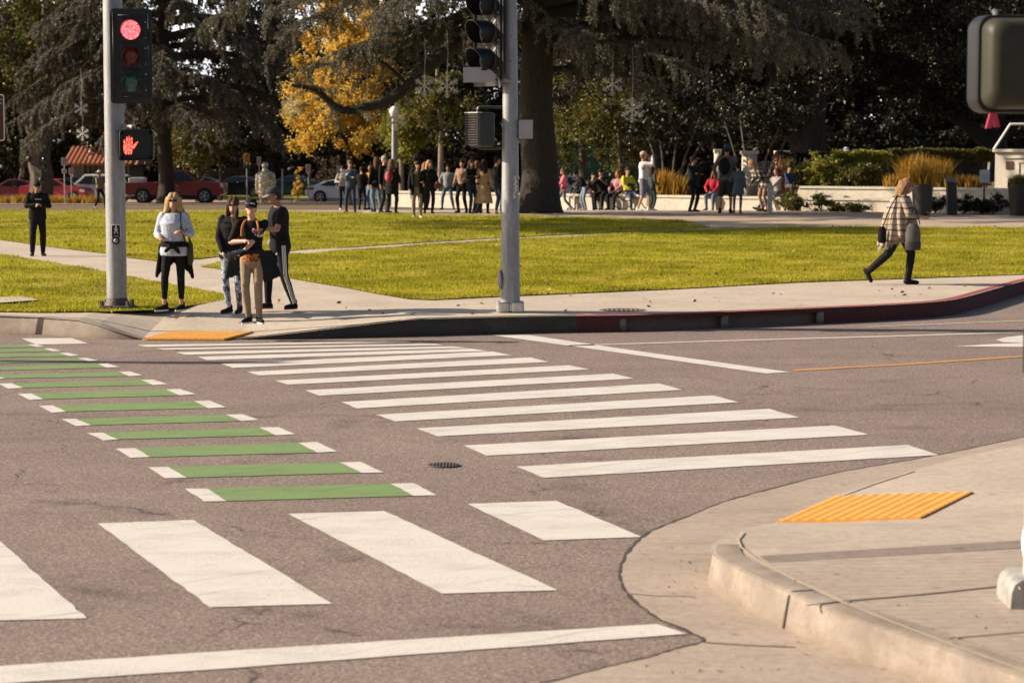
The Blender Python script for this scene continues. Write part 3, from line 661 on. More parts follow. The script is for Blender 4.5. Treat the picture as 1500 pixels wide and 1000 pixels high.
# left pole with the red light
bL = G(171.5, 453, PK); dL = bL.y; kL = 1 / ppm(dL)
pl = thing("traffic_signal_pole", "thick grey steel signal pole at the left bearing the red light", "signal pole", bL)
MB().tube([(0, 0, 0.1), (0, 0, 4.0), (0, 0, 8.2)], [0.137, 0.131, 0.118], 32).build("pole", GALV, pl)
mb = MB().rbox((0, 0, 0.035), (0.44, 0.44, 0.05), 0.03, axis='z')
mb.tube([(0, 0, 0.06), (0, 0, 0.16)], [0.165, 0.14], 24)
mb.build("base_plate", IRON, pl)
for sx in (-1, 1):
    for sy in (-1, 1): MB().cyl((sx * 0.175, sy * 0.175, 0.05), 0.032, 0.075, 6).build("anchor_bolt", IRON, pl)
MB().rbox((0.02, -0.136, 1.02), (0.006, 0.006, 0.01), 0.002).build("screw", CHROME, pl)
def pz(py): return W(750, py, dL).z - PK
# push button sign and button
yb = -0.139
bt = thing("push_button_sign", "black push button sign with walking figure on the left signal pole", "sign", bL + Vector((0.0, 0, 0)))
MB().rbox((0.025, yb, pz(338.5)), (0.125, 0.008, 0.185), 0.012).build("sign_plate", WHITEM, bt)
MB().rbox((0.025, yb - 0.005, pz(338.5)), (0.112, 0.008, 0.172), 0.01).build("panel", BLACKM, bt)
mb = MB(); z0 = pz(337); f = lambda u, v, t: (0.025 + u * 0.9, yb - 0.0105 - t, z0 + v * 0.9)
mb.ell((0.027, yb - 0.0105, z0 + 0.052), (0.010, 0.003, 0.011), nu=10, nv=5)
for P in ([(-.010, .038), (.012, .038), (.014, .0), (-.008, .0)], [(.012, .038), (.032, .012), (.027, .008), (.008, .026)], [(-.010, .038), (-.028, .012), (-.022, .008), (-.006, .026)], [(.012, .004), (.0, .004), (.022, -.045), (.032, -.043)], [(.004, .004), (-.008, .004), (-.030, -.042), (-.020, -.046)]):
    mb.prism(P, 0, 0.002, f)
mb.build("walking_figure", WHITEM, bt, smooth=False)
mb = MB()
for q in range(3): mb.box((0.008 + q * 0.018, yb - 0.0105, pz(345.5)), (0.012, 0.003, 0.008))
mb.build("lettering", WHITEM, bt, smooth=False)
MB().cyl((0.025, yb + 0.02, pz(352)), 0.052, -0.045, 20, 'y').build("button_case", BLACKM, bt)
MB().ell((0.025, yb - 0.03, pz(352)), (0.03, 0.015, 0.03)).build("button", GALV, bt)
# stickers / patches on the pole
mb = MB(); za = pz(308); rs = [[(0.1375 * math.sin(a), -0.1375 * math.cos(a), za + h) for a in np.linspace(-0.03, 0.16, 6)] for h in (-0.02, 0.0, 0.025)]
mb.rings(rs, caps=False, closed=False); tag(mb.build("sticker", plain("old_sticker", (0.40, 0.24, 0.07), 0.8), pl), None)
cs = W(192, 82.5, dL - 0.32); hd = thing("traffic_light", "black three lamp traffic light showing red on the left pole", "traffic light", cs)
signal_head(hd, (0, 0, 0), R(6), 0.128, 37.3 * kL, 60 * kL, 136 * kL, (LRED, LAMB, LGRN), visor_len=0.16)
for z in (-0.5, 0.5): MB().tube([(0.0, 0.14, z), (-0.1, 0.22, z), (-0.20, 0.3, z)], 0.025, 8).build("bracket", BLACKM, hd)
def ped_head(name, label, c, rz, wd, ht, dp, case, hand):
    t = thing(name, label, "pedestrian signal", c, rz)
    MB().rbox((0, dp / 2, 0), (wd, dp, ht), 0.045).build("housing", case, t)
    MB().rbox((0, -0.004, 0), (wd * 0.9, 0.012, ht * 0.88), 0.03).build("face_panel", plain("signal_screen", (0.006, 0.006, 0.007), 0.35), t)
    mb = MB(); rs = []
    for k_, y_ in ((1.0, 0.0), (1.0, -0.10), (0.97, -0.10), (0.97, 0.0)):
        o = []
        for qx, qz, a0 in ((1, 1, 0), (-1, 1, 90), (-1, -1, 180), (1, -1, 270)):
            for i in range(5):
                a = R(a0 + 22.5 * i); rr = 0.04; o.append((k_ * (qx * (wd / 2 - rr) + rr * math.cos(a)), y_, k_ * (qz * (ht / 2 - rr) + rr * math.sin(a))))
        rs.append(o)
    mb.rings(rs, caps=False); mb.build("hood", case, t)
    if hand:
        mb = MB(); u0 = -wd * 0.21; fn = lambda u, v, tt: (u0 + u, -0.012 - tt, v)
        H = ht * 0.6
        palm = [(-.20, -.50), (.14, -.50), (.19, -.30), (.24, -.10), (.24, .06), (-.27, .06), (-.29, -.12), (-.27, -.32)]
        mb.prism([(x * H, y * H) for x, y in palm], 0, 0.003, fn)
        for x0, x1, top in ((-.27, -.17, .30), (-.145, -.045, .44), (-.02, .08, .50), (.105, .205, .42)):
            mb.prism([(x0 * H, .075 * H), (x1 * H, .075 * H), ((x1 - .01) * H, (top - .03) * H), ((x0 + x1) / 2 * H, top * H), ((x0 + .01) * H, (top - .03) * H)], 0, 0.003, fn)
        mb.prism([(.25 * H, -.12 * H), (.25 * H, .0 * H), (.37 * H, .13 * H), (.47 * H, .20 * H), (.50 * H, .15 * H), (.42 * H, .03 * H), (.33 * H, -.13 * H), (.26 * H, -.22 * H)], 0, 0.003, fn)
        mb.build("hand_symbol", LHAND, t, smooth=False)
    return t
cp_ = W(199.5, 212.5, dL - 0.34)
ph = ped_head("pedestrian_signal", "black pedestrian signal with glowing red hand on the left pole", cp_, R(5), 50 * kL, 45 * kL, 0.16, BLACKM, True)
mb = MB().tube([(-0.05, 0.06, 0.2), (-0.05, 0.06, 0.25), (-0.1, 0.2, 0.25), (-0.2, 0.32, 0.25)], 0.022, 8); mb.ell((-0.05, 0.06, 0.235), (0.04, 0.04, 0.03)); mb.ell((0.03, 0.06, 0.215), (0.025, 0.025, 0.02))
mb.build("bracket", GALV, ph)

# middle pole
bM = G(747.5, 457, PK); dM = bM.y; kM = 1 / ppm(dM)
pm = thing("traffic_signal_pole", "tall slim grey pole at the kerb with graffiti and cast base", "signal pole", bM)
MB().tube([(0, 0, 0.1), (0, 0, 4.2), (0, 0, 8.4)], [0.132, 0.088, 0.05], 28).build("pole", GALV, pm)
mb = MB()
for s_ in (-1, 1): mb.rbox((s_ * 0.094, -0.0, 0.072), (0.182, 0.33, 0.144), 0.05, axis='z')
mb.build("base_shroud", SHROUD, pm)
MB().ell((-0.135, -0.05, 0.44), (0.035, 0.06, 0.13)).build("hand_hole_cover", GALV, pm)
def pzm(py): return W(750, py, dM).z - PK
mb = MB()
for py in (182, 197): mb.tube([(0, 0, pzm(py)), (0, 0, pzm(py) + 0.02)], 0.118 - 0.0, 24)
mb.build("band", GALV, pm)
mb = MB()                                                          # painted tag scrawled round the pole
def onpole(u, z):
    r = interp(z, [(0.1, 0.134), (4.2, 0.090)]); a = u / r; return Vector((r * math.sin(a), -r * math.cos(a), z))
for st in ([(754, 262), (758, 258), (764, 259), (768, 262)], [(757, 262), (756, 270), (758, 277), (755, 282)], [(760, 266), (754, 270), (760, 273), (754, 277), (761, 279)], [(754, 281), (754, 290), (757, 287)], [(759, 284), (764, 283), (768, 281)]):
    P = [onpole((x - 748.5) * kM, pzm(y)) for x, y in st]; mb.tube(smooth_path(P, 4), 0.008, 5)
mb.build("graffiti_tag", plain("white_spray", (0.72, 0.70, 0.68), 0.7), pm)
for py in (90, 115): MB().ell((0.0, -0.092, pzm(py)), (0.011, 0.008, 0.014), nu=8, nv=5).build("bolt_hole", BLACKM, pm)
GREYBOX = plain("grey_box_paint", (0.36, 0.34, 0.34), 0.55, 0, 0.06)
bx = thing("equipment_box", "small pale grey metal box strapped to the middle pole", "box", W(769, 189.5, dM))
MB().rbox((0.01, 0, 0), (0.19, 0.14, 0.25), 0.012).build("case", GREYBOX, bx); MB().box((-0.10, 0, 0.0), (0.03, 0.06, 0.22)).build("bracket", SHROUD, bx)
c2 = W(714, 48, dM - 0.02); h2 = thing("traffic_light", "dark three lamp traffic light turned aside, its lamps hooded", "traffic light", c2)
signal_head(h2, (0, 0, 0), R(-50), 0.148, 40 * kM, 0.62, 1.42, (m_lens("unlit_red", (0.03, 0.006, 0.006)), m_lens("unlit_amber", (0.06, 0.012, 0.006)), LGRN), visor_len=0.30)
mb = MB(); Mr = Matrix.Rotation(R(-50), 3, 'Z')
mb.prism([(-0.30, 0.06), (0.02, 0.06), (0.12, -0.03), (0.40, -0.14), (-0.30, -0.14)], 0, 0.02, lambda u, v, t: (u - 0.02, -0.1 - t, v - 0.52))
mb.build("bottom_plate", GREYBOX, h2, smooth=False)
for z in (-0.53, 0.6): MB().tube([(0.06, 0.05, z), (0.3, 0.02, z)], 0.022, 8).build("bracket", DKGREEN, h2)
MB().tube([(0.205, 0.0, -0.56), (0.205, 0.0, -0.2)], 0.014, 6).build("bracket", DKGREEN, h2)
c3 = W(696, 190, dM); h3 = thing("pedestrian_signal", "dark green pedestrian signal with louvred face on the middle pole", "pedestrian signal", c3, R(-62))
MB().rbox((0, 0.10, 0), (0.38, 0.2, 0.46), 0.04).build("housing", DKGREEN, h3)
mb = MB()
for i in range(13): mb.box((0, -0.035, -0.2 + i * 0.0333), (0.36, 0.05, 0.004))
for i in range(11): mb.box((-0.18 + i * 0.036, -0.035, 0), (0.004, 0.05, 0.41))
mb.build("louvre", plain("louvre_grey", (0.10, 0.085, 0.08), 0.6), h3, smooth=False)
mb = MB(); mb.rbox((0, -0.03, 0.225), (0.39, 0.07, 0.015), 0.006); mb.build("hood", SHROUD, h3)
Mi = Matrix.Rotation(R(62), 3, 'Z')
def l3(px, py, dy=0.0): return Mi @ (W(px, py, dM + dy) - c3)
MB().tube(smooth_path([l3(700, 166), l3(701, 159), l3(707, 157), l3(742, 157.5)], 4), 0.024, 8).build("bracket", DKGREEN, h3)
MB().tube(smooth_path([l3(699, 214), l3(705, 217), l3(742, 216.5)], 4), 0.024, 8).build("bracket", DKGREEN, h3); MB().tube([l3(739, 196), l3(739, 222)], 0.014, 6).build("bracket_bar", DKGREEN, h3)
pass
# near right pole (mostly outside the frame) with the back of a pedestrian signal
bR = G(1531, 882, NK); dR = bR.y; kR = 1 / ppm(dR)
pr = thing("traffic_signal_pole", "pale pole cut by the right edge with silver base cover", "signal pole", bR)
MB().tube([(0, 0, 0.05), (0, 0, 5)], [0.112, 0.10], 32).build("pole", plain("pale_pole", (0.55, 0.50, 0.42), 0.5, 0.3), pr)
mb = MB(); mb.prism([(-.155, 0), (-.15, .085), (-.135, .125), (-.10, .15), (-.02, .152), (-.02, 0)], -.19, .15, lambda u, v, t: (u - .06, t, v)); mb.build("base_shroud", plain("worn_aluminium", (.42, .40, .37), .5, .5, .35, 16), pr)
MB().prism([(-.145, -.004), (-.145, .135), (-.06, .148), (.30, .148), (.30, -.004)], -.205, -.19, lambda u, v, t: (u, t, v)).build("cover_plate", BLACKM, pr, smooth=False)
MB().rbox((0.14, -0.02, 0.076), (0.3, 0.34, 0.15), 0.04, axis='y').build("base_shroud", SHROUD, pr)
MB().box((-0.105, -0.209, 0.07), (0.035, 0.005, 0.035), Matrix.Rotation(R(40), 3, 'Y')).build("sticker", WHITEM, pr)
mb = MB().ell((-0.17, -0.193, 0.11), (0.008, 0.006, 0.008)); mb.build("bolt", CHROME, pr)
MB().ell((-0.105, -0.05, W(750, 792, dR).z - NK), (0.03, 0.05, 0.092)).build("hand_hole_cover", WHITEM, pr)
rb = thing("push_button_sign", "dark sign edge with round button on the pole at right", "sign", bR)
MB().rbox((-0.122, -0.04, W(750, 513, dR).z - NK), (0.012, 0.16, 0.225), 0.02, axis='x').build("sign_plate", BLACKM, rb)
MB().ell((-0.118, -0.05, W(750, 555, dR).z - NK), (0.02, 0.03, 0.03)).build("button", GALV, rb)
c4 = W(1502, 94, dR - 0.15)
h4 = thing("pedestrian_signal", "olive pedestrian signal seen from behind at the upper right", "pedestrian signal", c4, R(8))
MB().rbox((0, 0, 0), (0.49, 0.02, 0.475), 0.075, seg=8).build("rim", BLACKM, h4)
mb = MB(); rs = []
def rr_ring(wd, ht, r, y):
    o = []
    for qx, qz, a0 in ((1, 1, 0), (-1, 1, 90), (-1, -1, 180), (1, -1, 270)):
        for i in range(9):
            a = R(a0 + 90 * i / 8); o.append((qx * (wd / 2 - r) + r * math.cos(a), y, qz * (ht / 2 - r) + r * math.sin(a)))
    return o
for wd, ht, r, y in ((0.455, 0.44, 0.065, 0.0), (0.45, 0.435, 0.065, -0.06), (0.435, 0.42, 0.07, -0.10), (0.40, 0.385, 0.07, -0.125), (0.33, 0.33, 0.06, -0.135)): rs.append(rr_ring(wd, ht, r, y))
mb.rings(rs); mb.build("housing", OLIVE, h4)
mb = MB().rings([rr_ring(0.49, 0.475, 0.075, 0.01), rr_ring(0.49, 0.475, 0.075, 0.14), rr_ring(0.475, 0.46, 0.07, 0.14), rr_ring(0.475, 0.46, 0.07, 0.01)], caps=False); mb.build("hood", BLACKM, h4)
MB().tube([(-0.155, 0.0, 0.235), (-0.165, 0.0, 0.262)], [0.012, 0.008], 8).build("bolt", SHROUD, h4)
for q in (-1, 1): MB().tube([(0.12, -0.05, 0.2 * q), (0.12, -0.05, 0.30 * q), (0.2, -0.02, 0.31 * q)], 0.03, 8).build("bracket", OLIVE, h4)

# brown street sign cut by the left edge, on its own post outside the frame
bs = W(-20, 172.5, 30.0); bsr = thing("street_sign", "brown sign with white border cut by the left edge", "sign", bs)
BROWN = plain("sign_brown", (0.09, 0.025, 0.018), 0.45, 0, 0.05)
MB().rbox((0, 0, 0), (0.47, 0.006, 0.60), 0.03).build("border", WHITEM, bsr)
MB().rbox((0, -0.005, 0), (0.44, 0.006, 0.57), 0.022).build("panel", BROWN, bsr)
text_obj("lettering", "C", 0.085, WHITEM, bsr, (0.178, -0.011, 0.205), (R(90), 0, 0))
MB().tube([(-0.12, 0.03, -2.6), (-0.12, 0.03, 0.4)], 0.03, 10).build("post", GALV, bsr)
# unseen lamp pole and hanging panel, added to throw the shadow streak on the road
t = thing("street_lamp", "unseen lamp pole added beyond the left edge for its road shadow", "street lamp", (-19.0, 27.2, 0))
MB().tube([(0, 0, 0), (0, 0, 8.2)], [0.2, 0.11], 14).build("pole", GALV, t); MB().rbox((.3, 0, 8.2), (1.3, .3, .16), .06, axis='z').build("lamp_head", GALV, t); MB().rbox((0, -.52, 5.5), (.03, .75, 2.6), .05, axis='x').build("shadow_panel", plain("shadow_panel_cloth", (.10, .13, .25), .8), t); MB().tube([(0, 0, 0), (0, 0, .25)], .34, 14).build("base", SHROUD, t)

# ================================================================ people
PENDING = []
def fuse(mb, name, mats, parent, voxel, smooth=2):
    """overlapping tapered volumes become one continuous surface"""
    o = mb.build(name, mats, parent, smooth=True, auto=False)
    m = o.modifiers.new("r", 'REMESH'); m.mode = 'VOXEL'; m.voxel_size = voxel; m.use_smooth_shade = True
    if smooth:
        s = o.modifiers.new("s", 'SMOOTH'); s.factor = 0.5; s.iterations = smooth
    PENDING.append(o); return o
def V3(*a): return Vector(a if len(a) > 1 else a[0])
def ik(a, b, l1, l2, pole):
    d = b - a; L = clamp(d.length, 0.05, (l1 + l2) * 0.998); d.normalize(); b = a + d * L
    x = (l1 * l1 - l2 * l2 + L * L) / (2 * L); h = math.sqrt(max(l1 * l1 - x * x, 0))
    p = pole - d * pole.dot(d); p = p.normalized() if p.length > 1e-6 else d.orthogonal()
    return a + d * x + p * h, b
class Fig:
    """a person in metres for a height of 1.75; faces local -Y; 'l' = picture left when facing the camera"""
    def __init__(s, label, pos, sc, rz=0, group=None, sex='m', skin=0, hip=(0, 0, .93), lean=0, side=0, twist=0, fl=None, fr=None, tl=14, tr=14, lift_l=0, lift_r=0,
                 hl=None, hr=None, el=None, er=None, head=(0, 0), vox=0.024, build=1.0, top=None, sleeve=1.0, hem=.84, trousers=None, leg=1.0, legw=1.0, shoes=(0.02, 0.02, 0.02), sole=None,
                 hair='short', hairc=(0.03, 0.018, 0.01), top_mat=None, leg_mat=None, topname='jacket', coat=None, hat=None, loose=0.0, knl=None, knr=None):
        s.root = thing("person", label, "person", pos, R(rz), sc, group)
        s.sex, s.vox, s.head_yp = sex, vox, head
        s.hip = V3(hip); s.lean, s.side, s.twist = R(lean), R(side), R(twist); s.bw = build
        sh = 0.185 if sex == 'm' else 0.165; hw = 0.085 if sex == 'm' else 0.09
        s.shw = sh
        sk = SKIN[skin]
        s.fl = V3(fl) if fl else V3(-.10, 0.0, .085); s.fr = V3(fr) if fr else V3(.10, 0.0, .085)
        hL, hR = s.hip + V3(-hw, 0, -.02), s.hip + V3(hw, 0, -.02)
        s.knee_l, s.fl = ik(hL, s.fl, .43, .42, V3(knl) if knl else V3(-.12, -1, 0)); s.knee_r, s.fr = ik(hR, s.fr, .43, .42, V3(knr) if knr else V3(.12, -1, 0))
        s.hipL, s.hipR = hL, hR
        s.shL, s.shR = s.T(V3(-sh, 0, 1.41)), s.T(V3(sh, 0, 1.41))
        s.hl = V3(hl) if hl else s.T(V3(-.27, -.03, .84)); s.hr = V3(hr) if hr else s.T(V3(.27, -.03, .84))
        s.elL, s.hl = ik(s.shL, s.hl, .285, .255, V3(el) if el else V3(-.5, .9, -.2)); s.elR, s.hr = ik(s.shR, s.hr, .285, .255, V3(er) if er else V3(.5, .9, -.2))
        s.neck = s.T(V3(0, .005, 1.47)); hy, hp = R(head[0]), R(head[1])
        s.HM = (Matrix.Rotation(s.twist, 3, 'Z') @ Matrix.Rotation(hy, 3, 'Z') @ Matrix.Rotation(hp + s.lean * 0.6, 3, 'X'))
        s.hc = s.neck + s.HM @ V3(0, -.022, .155)
        # ---- body
        b = MB(); s.torso(b, -0.010, .82, 1.47); fb = s.bw
        b.cap(s.neck - V3(0, 0, .03), s.hc + s.HM @ V3(0, .02, -.06), .058 if sex == 'm' else .048, .052 if sex == 'm' else .045)
        b.ell(s.hc + s.HM @ V3(0, .008, .02), (.073, .092, .105), s.HM); b.ell(s.hc + s.HM @ V3(0, -.022, -.055), (.056, .062, .062), s.HM)
        b.cap(s.hc + s.HM @ V3(0, -.088, .012), s.hc + s.HM @ V3(0, -.102, -.022), .009, .014, 8)
        b.ell(s.hc + s.HM @ V3(0, -.078, -.062), (.026, .014, .012), s.HM, 8, 6)
        for q in (-1, 1): b.ell(s.hc + s.HM @ V3(q * .074, .012, -.005), (.010, .02, .03), s.HM, 8, 6)
        for A, E, H, q in ((s.shL, s.elL, s.hl, -1), (s.shR, s.elR, s.hr, 1)):
            b.cap(A, E, .047, .040); b.cap(E, H, .041, .028); s.hand(b, E, H, q)
        for A, K, F in ((hL, s.knee_l, s.fl), (hR, s.knee_r, s.fr)):
            lw_ = .93 * min(1, legw + .06); b.cap(A, K, .078 * lw_, .050 * lw_); b.cap(K, K + (F - K) * .35, .050 * lw_, .050 * lw_); b.cap(K + (F - K) * .3, F, .050 * lw_, .034)
        s.body = fuse(b, "body", sk, s.root, vox * 0.8)
        # ---- clothes
        if top:
            t = MB(); s.torso(t, .018 * fb + .006 + loose, hem, 1.455)
            for A, E, H in ((s.shL, s.elL, s.hl), (s.shR, s.elR, s.hr)):
                if sleeve <= .5: t.cap(A, A.lerp(E, sleeve * 2), .066, .062)
                else:
                    t.cap(A, E, .068, .056); t.cap(E, E.lerp(H, (sleeve - .5) * 2 * .93), .056, .046)
            if coat: s.skirt(t, *coat)
            s.top = fuse(t, topname, top_mat or cloth(top), s.root, vox)
        if trousers:
            t = MB(); s.pelvis(t, .018)
            for A, K, F in ((hL, s.knee_l, s.fl), (hR, s.knee_r, s.fr)):
                kk = leg
                if kk <= .55: t.cap(A, A.lerp(K, kk / .5 * .96), .096 * legw, .088 * legw)
                else:
                    t.cap(A, K, .094 * (0.5 + legw / 2), .066 * legw); e = K.lerp(F, (kk - .5) * 2 * .97)
                    t.cap(K, K.lerp(e, .4), .066 * legw, .066 * legw); t.cap(K.lerp(e, .35), e, .066 * legw, .047 * legw)
            s.tr = fuse(t, "shorts" if leg <= .55 else "trousers", leg_mat or cloth(trousers), s.root, vox)
        if shoes is not None:
            for K, F, q, toe, lf in ((s.knee_l, s.fl, -1, tl, lift_l), (s.knee_r, s.fr, 1, tr, lift_r)):
                M = Matrix.Rotation(R(toe) * q, 3, 'Z') @ Matrix.Rotation(R(lf), 3, 'X')
                P = lambda x, y, z: F + M @ V3(x, y, z)
                t = MB(); t.cap(P(0, .035, -.045), P(0, -.06, -.045), .041, .044); t.cap(P(0, -.06, -.048), P(0, -.155, -.055), .044, .034); t.cap(P(0, .015, .02), P(0, .0, -.04), .046, .046)
                sh_ = fuse(t, "shoe", cloth(shoes, "shoe"), s.root, vox * .75)
                if sole:
                    t = MB(); t.rings([[P(.044 * math.sin(a), -.058 + .135 * math.cos(a), z) for a in (2 * math.pi * i / 16 for i in range(16))] for z in (-.088, -.066)]); t.build("sole", cloth(sole, "sole"), sh_)
        s.hairdo(hair, hairc)
        if hat: s.hatdo(*hat)
    def T(s, p):
        """upper body bends, leans sideways and twists about the hips"""
        f = clamp((p.z - .90) / .30); f = f * f * (3 - 2 * f); q = p - V3(0, 0, .93)
        q = Matrix.Rotation(s.lean * f, 3, 'X') @ (Matrix.Rotation(s.side * f, 3, 'Y') @ (Matrix.Rotation(s.twist * f, 3, 'Z') @ q))
        return s.hip + q
    def ring(s, z, rx, ry, cy=0, n=18):
        return [s.T(V3(rx * math.cos(a), cy + ry * math.sin(a), z)) for a in (2 * math.pi * i / n for i in range(n))]
    PROF = {'m': [(.80, .135, .10, 0), (.88, .162, .118, .01), (.98, .156, .112, 0), (1.10, .148, .105, -.005), (1.22, .162, .115, -.005), (1.33, .182, .118, 0), (1.40, .172, .098, .008), (1.44, .12, .075, .01), (1.475, .062, .058, .01)],
            'f': [(.80, .145, .105, 0), (.88, .170, .122, .012), (.98, .148, .108, .004), (1.08, .124, .092, 0), (1.20, .138, .108, -.012), (1.30, .153, .118, -.018), (1.39, .150, .090, .005), (1.435, .105, .068, .01), (1.47, .052, .05, .01)]}
    def torso(s, mb, e, z0, z1):
        rs = []; P = s.PROF[s.sex]
        def at(z):
            for a, b in zip(P, P[1:]):
                if z <= b[0]: t = clamp((z - a[0]) / (b[0] - a[0])); return [a[i] + (b[i] - a[i]) * t for i in range(4)]
            return list(P[-1])
        zs = sorted({z0, z1, *[p[0] for p in P if z0 < p[0] < z1]})
        for z in zs:
            _, rx, ry, cy = at(z); rs.append(s.ring(z, rx * s.bw + e, ry * s.bw + e, cy))
        mb.rings(rs)
    def pelvis(s, mb, e):
        mb.rings([s.ring(z, rx * s.bw + e, ry * s.bw + e, .005) for z, rx, ry in ((.80, .14, .105), (.88, .172, .124), (.95, .166, .118), (1.02, .15, .106))])
    def skirt(s, mb, z0, flare=0.06, front=0.0):
        rs = []
        for z in np.linspace(z0, 1.0, 7):
            k = (1.0 - z) / max(1.0 - z0, .01); rs.append([s.hip + V3((.165 * s.bw + flare * k) * math.cos(a), (.125 * s.bw + flare * .8 * k) * math.sin(a) + .01, z - .93) for a in (2 * math.pi * i / 18 for i in range(18))])
        mb.rings(rs)
    def hand(s, mb, E, H, q):
        d = (H - E).normalized(); up = V3(0, -1, 0) - d * d.dot(V3(0, -1, 0))
        if up.length < .2: up = V3(-q, 0, 0) - d * d.dot(V3(-q, 0, 0))
        up.normalize(); n = d.cross(up).normalized()
        if n.dot(V3(-q, 0, 0)) < 0: n = -n                            # palm side
        mb.cap(H, H + d * .03, .028, .03, 8); mb.cap(H + d * .03 + up * .018, H + d * .075 + up * .022, .019, .017, 8); mb.cap(H + d * .03 - up * .016, H + d * .075 - up * .02, .018, .015, 8)
        for i, (o, L) in enumerate(((.030, .062), (.010, .072), (-.010, .068), (-.030, .05))):
            a = H + d * .08 + up * o; b = a + d * L * .5 + n * L * (.12 + .06 * i); mb.cap(a, b, .0095, .0088, 6); mb.cap(b, b + d * L * .35 + n * L * (.35 + .05 * i), .0088, .0075, 6)
        a = H + d * .025 + up * .024; b = a + d * .03 + up * .03 + n * .012; mb.cap(a, b, .012, .010, 6); mb.cap(b, b + d * .028 + up * .006 + n * .012, .010, .008, 6)
    def hp(s, x, y, z): return s.hc + s.HM @ V3(x, y, z)
    def hairdo(s, kind, c):
        if kind in (None, 'none'): return
        m = MATS.get(("hair", c))
        if not m:
            k = NT("hair"); f = k.noise(26, 5, 0.7, k.mapv((2.2, 2.2, 0.5)))
            k.base(k.ramp(f, [(0.3, tuple(x * .35 for x in c)), (0.55, c), (0.75, tuple(min(1, x * 1.6) for x in c))])); k.rough(0.65); k.b.inputs['Specular IOR Level'].default_value = 0.15; k.bump(f, 0.9, 0.02); m = k.m; MATS[("hair", c)] = m
        b = MB()
        if kind in ('long', 'curly', 'side'):
            for q in (-1, 1): b.ell(s.hp(q * .027, .019, .049), (.063, .095, .093), s.HM)
        else: b.ell(s.hp(0, .018, .046), (.084, .097, .097), s.HM)
        b.ell(s.hp(0, .034, .01), (.082, .085, .09), s.HM)
        rr = random.Random(int(abs(c[0]) * 1e4) + len(PENDING))
        if kind == 'short': b.ell(s.hp(0, .05, -.01), (.074, .066, .075), s.HM); b.ell(s.hp(0, -.03, .085), (.062, .05, .04), s.HM)
        if kind in ('long', 'curly', 'side'):
            n = 13 if kind == 'long' else 26
            for i in range(n):
                a = (i / (n - 1) - .5) * math.pi * 1.22; x, y = .079 * math.sin(a), .03 + .083 * math.cos(a)
                if kind == 'side' and x > .03: continue
                drop = rr.uniform(.24, .34) * (1.0 if kind != 'curly' else 1.1); w = .036 if kind == 'curly' else .026
                p = [s.hp(x, y, .04), s.hp(x * 1.12, y * 1.05, -.06)]
                base = s.hp(x * 1.25, y * 1.0 + .02, -.13); end = base + V3(x * (1.0 if kind == 'curly' else .25) + rr.uniform(-.02, .02), .015, -(drop - .13) )
                if kind == 'side': end = end + V3(-.03, -.07, 0)
                p += [base, end]
                if kind == 'curly': p = [q + V3(rr.uniform(-.024, .024), rr.uniform(-.02, .012), rr.uniform(-.01, .01)) for q in p]
                for j in range(3): b.cap(p[j], p[j + 1], w * (1.0, 1.15, 1.1)[j], w * (1.15, 1.1, .55)[j], 8)
        if kind == 'bun': b.ell(s.hp(0, .12, .05), (.045, .04, .045), s.HM); b.ell(s.hp(0, .05, -.01), (.072, .062, .07), s.HM)
        if kind == 'tail':
            b.cap(s.hp(0, .11, .03), s.hp(0, .15, -.08), .035, .035); b.cap(s.hp(0, .15, -.08), s.hp(0, .14, -.2), .035, .015)
        s.hair = fuse(b, "hair", m, s.root, s.vox * .7, 1)
    def hatdo(s, kind, c, c2=None):
        m = cloth(c, "hat"); b = MB()
        if kind == 'cap':
            rs = []
            for z, k in ((.045, 1.0), (.075, 1.0), (.11, .86), (.135, .55), (.145, .15)):
                rs.append([s.hp(.088 * k * math.cos(a), .012 + .108 * k * math.sin(a), z) for a in (2 * math.pi * i / 18 for i in range(18))])
            b.rings(rs); o = b.build("cap", m, s.root)
            b = MB(); n = 11; top, bot = [], []
            for i in range(n):
                a = math.pi * (1 + i / (n - 1)); x = .078 * math.cos(a); y0 = .012 + .104 * math.sin(a) * .9
                top.append([s.hp(x, y0, .052), s.hp(x * 1.0, y0 - .085 * max(0.0, -math.sin(a)) ** .6, .034 - .01 * abs(math.cos(a)))])
            rs = [[p[0], p[1], p[1] - V3(0, 0, .007), p[0] - V3(0, 0, .007)] for p in top]; b.rings(rs); b.build("brim", cloth(c2, "brim") if c2 else m, o)
        if kind == 'brimmed':
            rs = [[s.hp(k * math.cos(a), .012 + k * 1.1 * math.sin(a), z) for a in (2 * math.pi * i / 20 for i in range(20))] for z, k in ((.06, .16), (.068, .16), (.07, .092), (.14, .082), (.155, .05))]
            b.rings(rs).build("hat", m, s.root)
        if kind == 'beanie':
            rs = [[s.hp(k * math.cos(a), .016 + k * 1.15 * math.sin(a), z) for a in (2 * math.pi * i / 18 for i in range(18))] for z, k in ((.02, .086), (.05, .089), (.10, .08), (.14, .05), (.152, .012))]
            b.rings(rs).build("beanie", m, s.root)
    # ---- extras
    def glasses(s, z=.018, out=.0):
        b = MB()
        for q in (-1, 1): b.ell(s.hp(q * .033, -.088 - out, z), (.029, .012, .019), s.HM, 10, 7); b.cap(s.hp(q * .06, -.07 - out, z + .004), s.hp(q * .076, .0, z + .004), .004, .004, 6)
        b.cap(s.hp(-.012, -.094 - out, z + .004), s.hp(.012, -.094 - out, z + .004), .004, .004, 6)
        b.build("sunglasses", DARKGLASS, s.root)
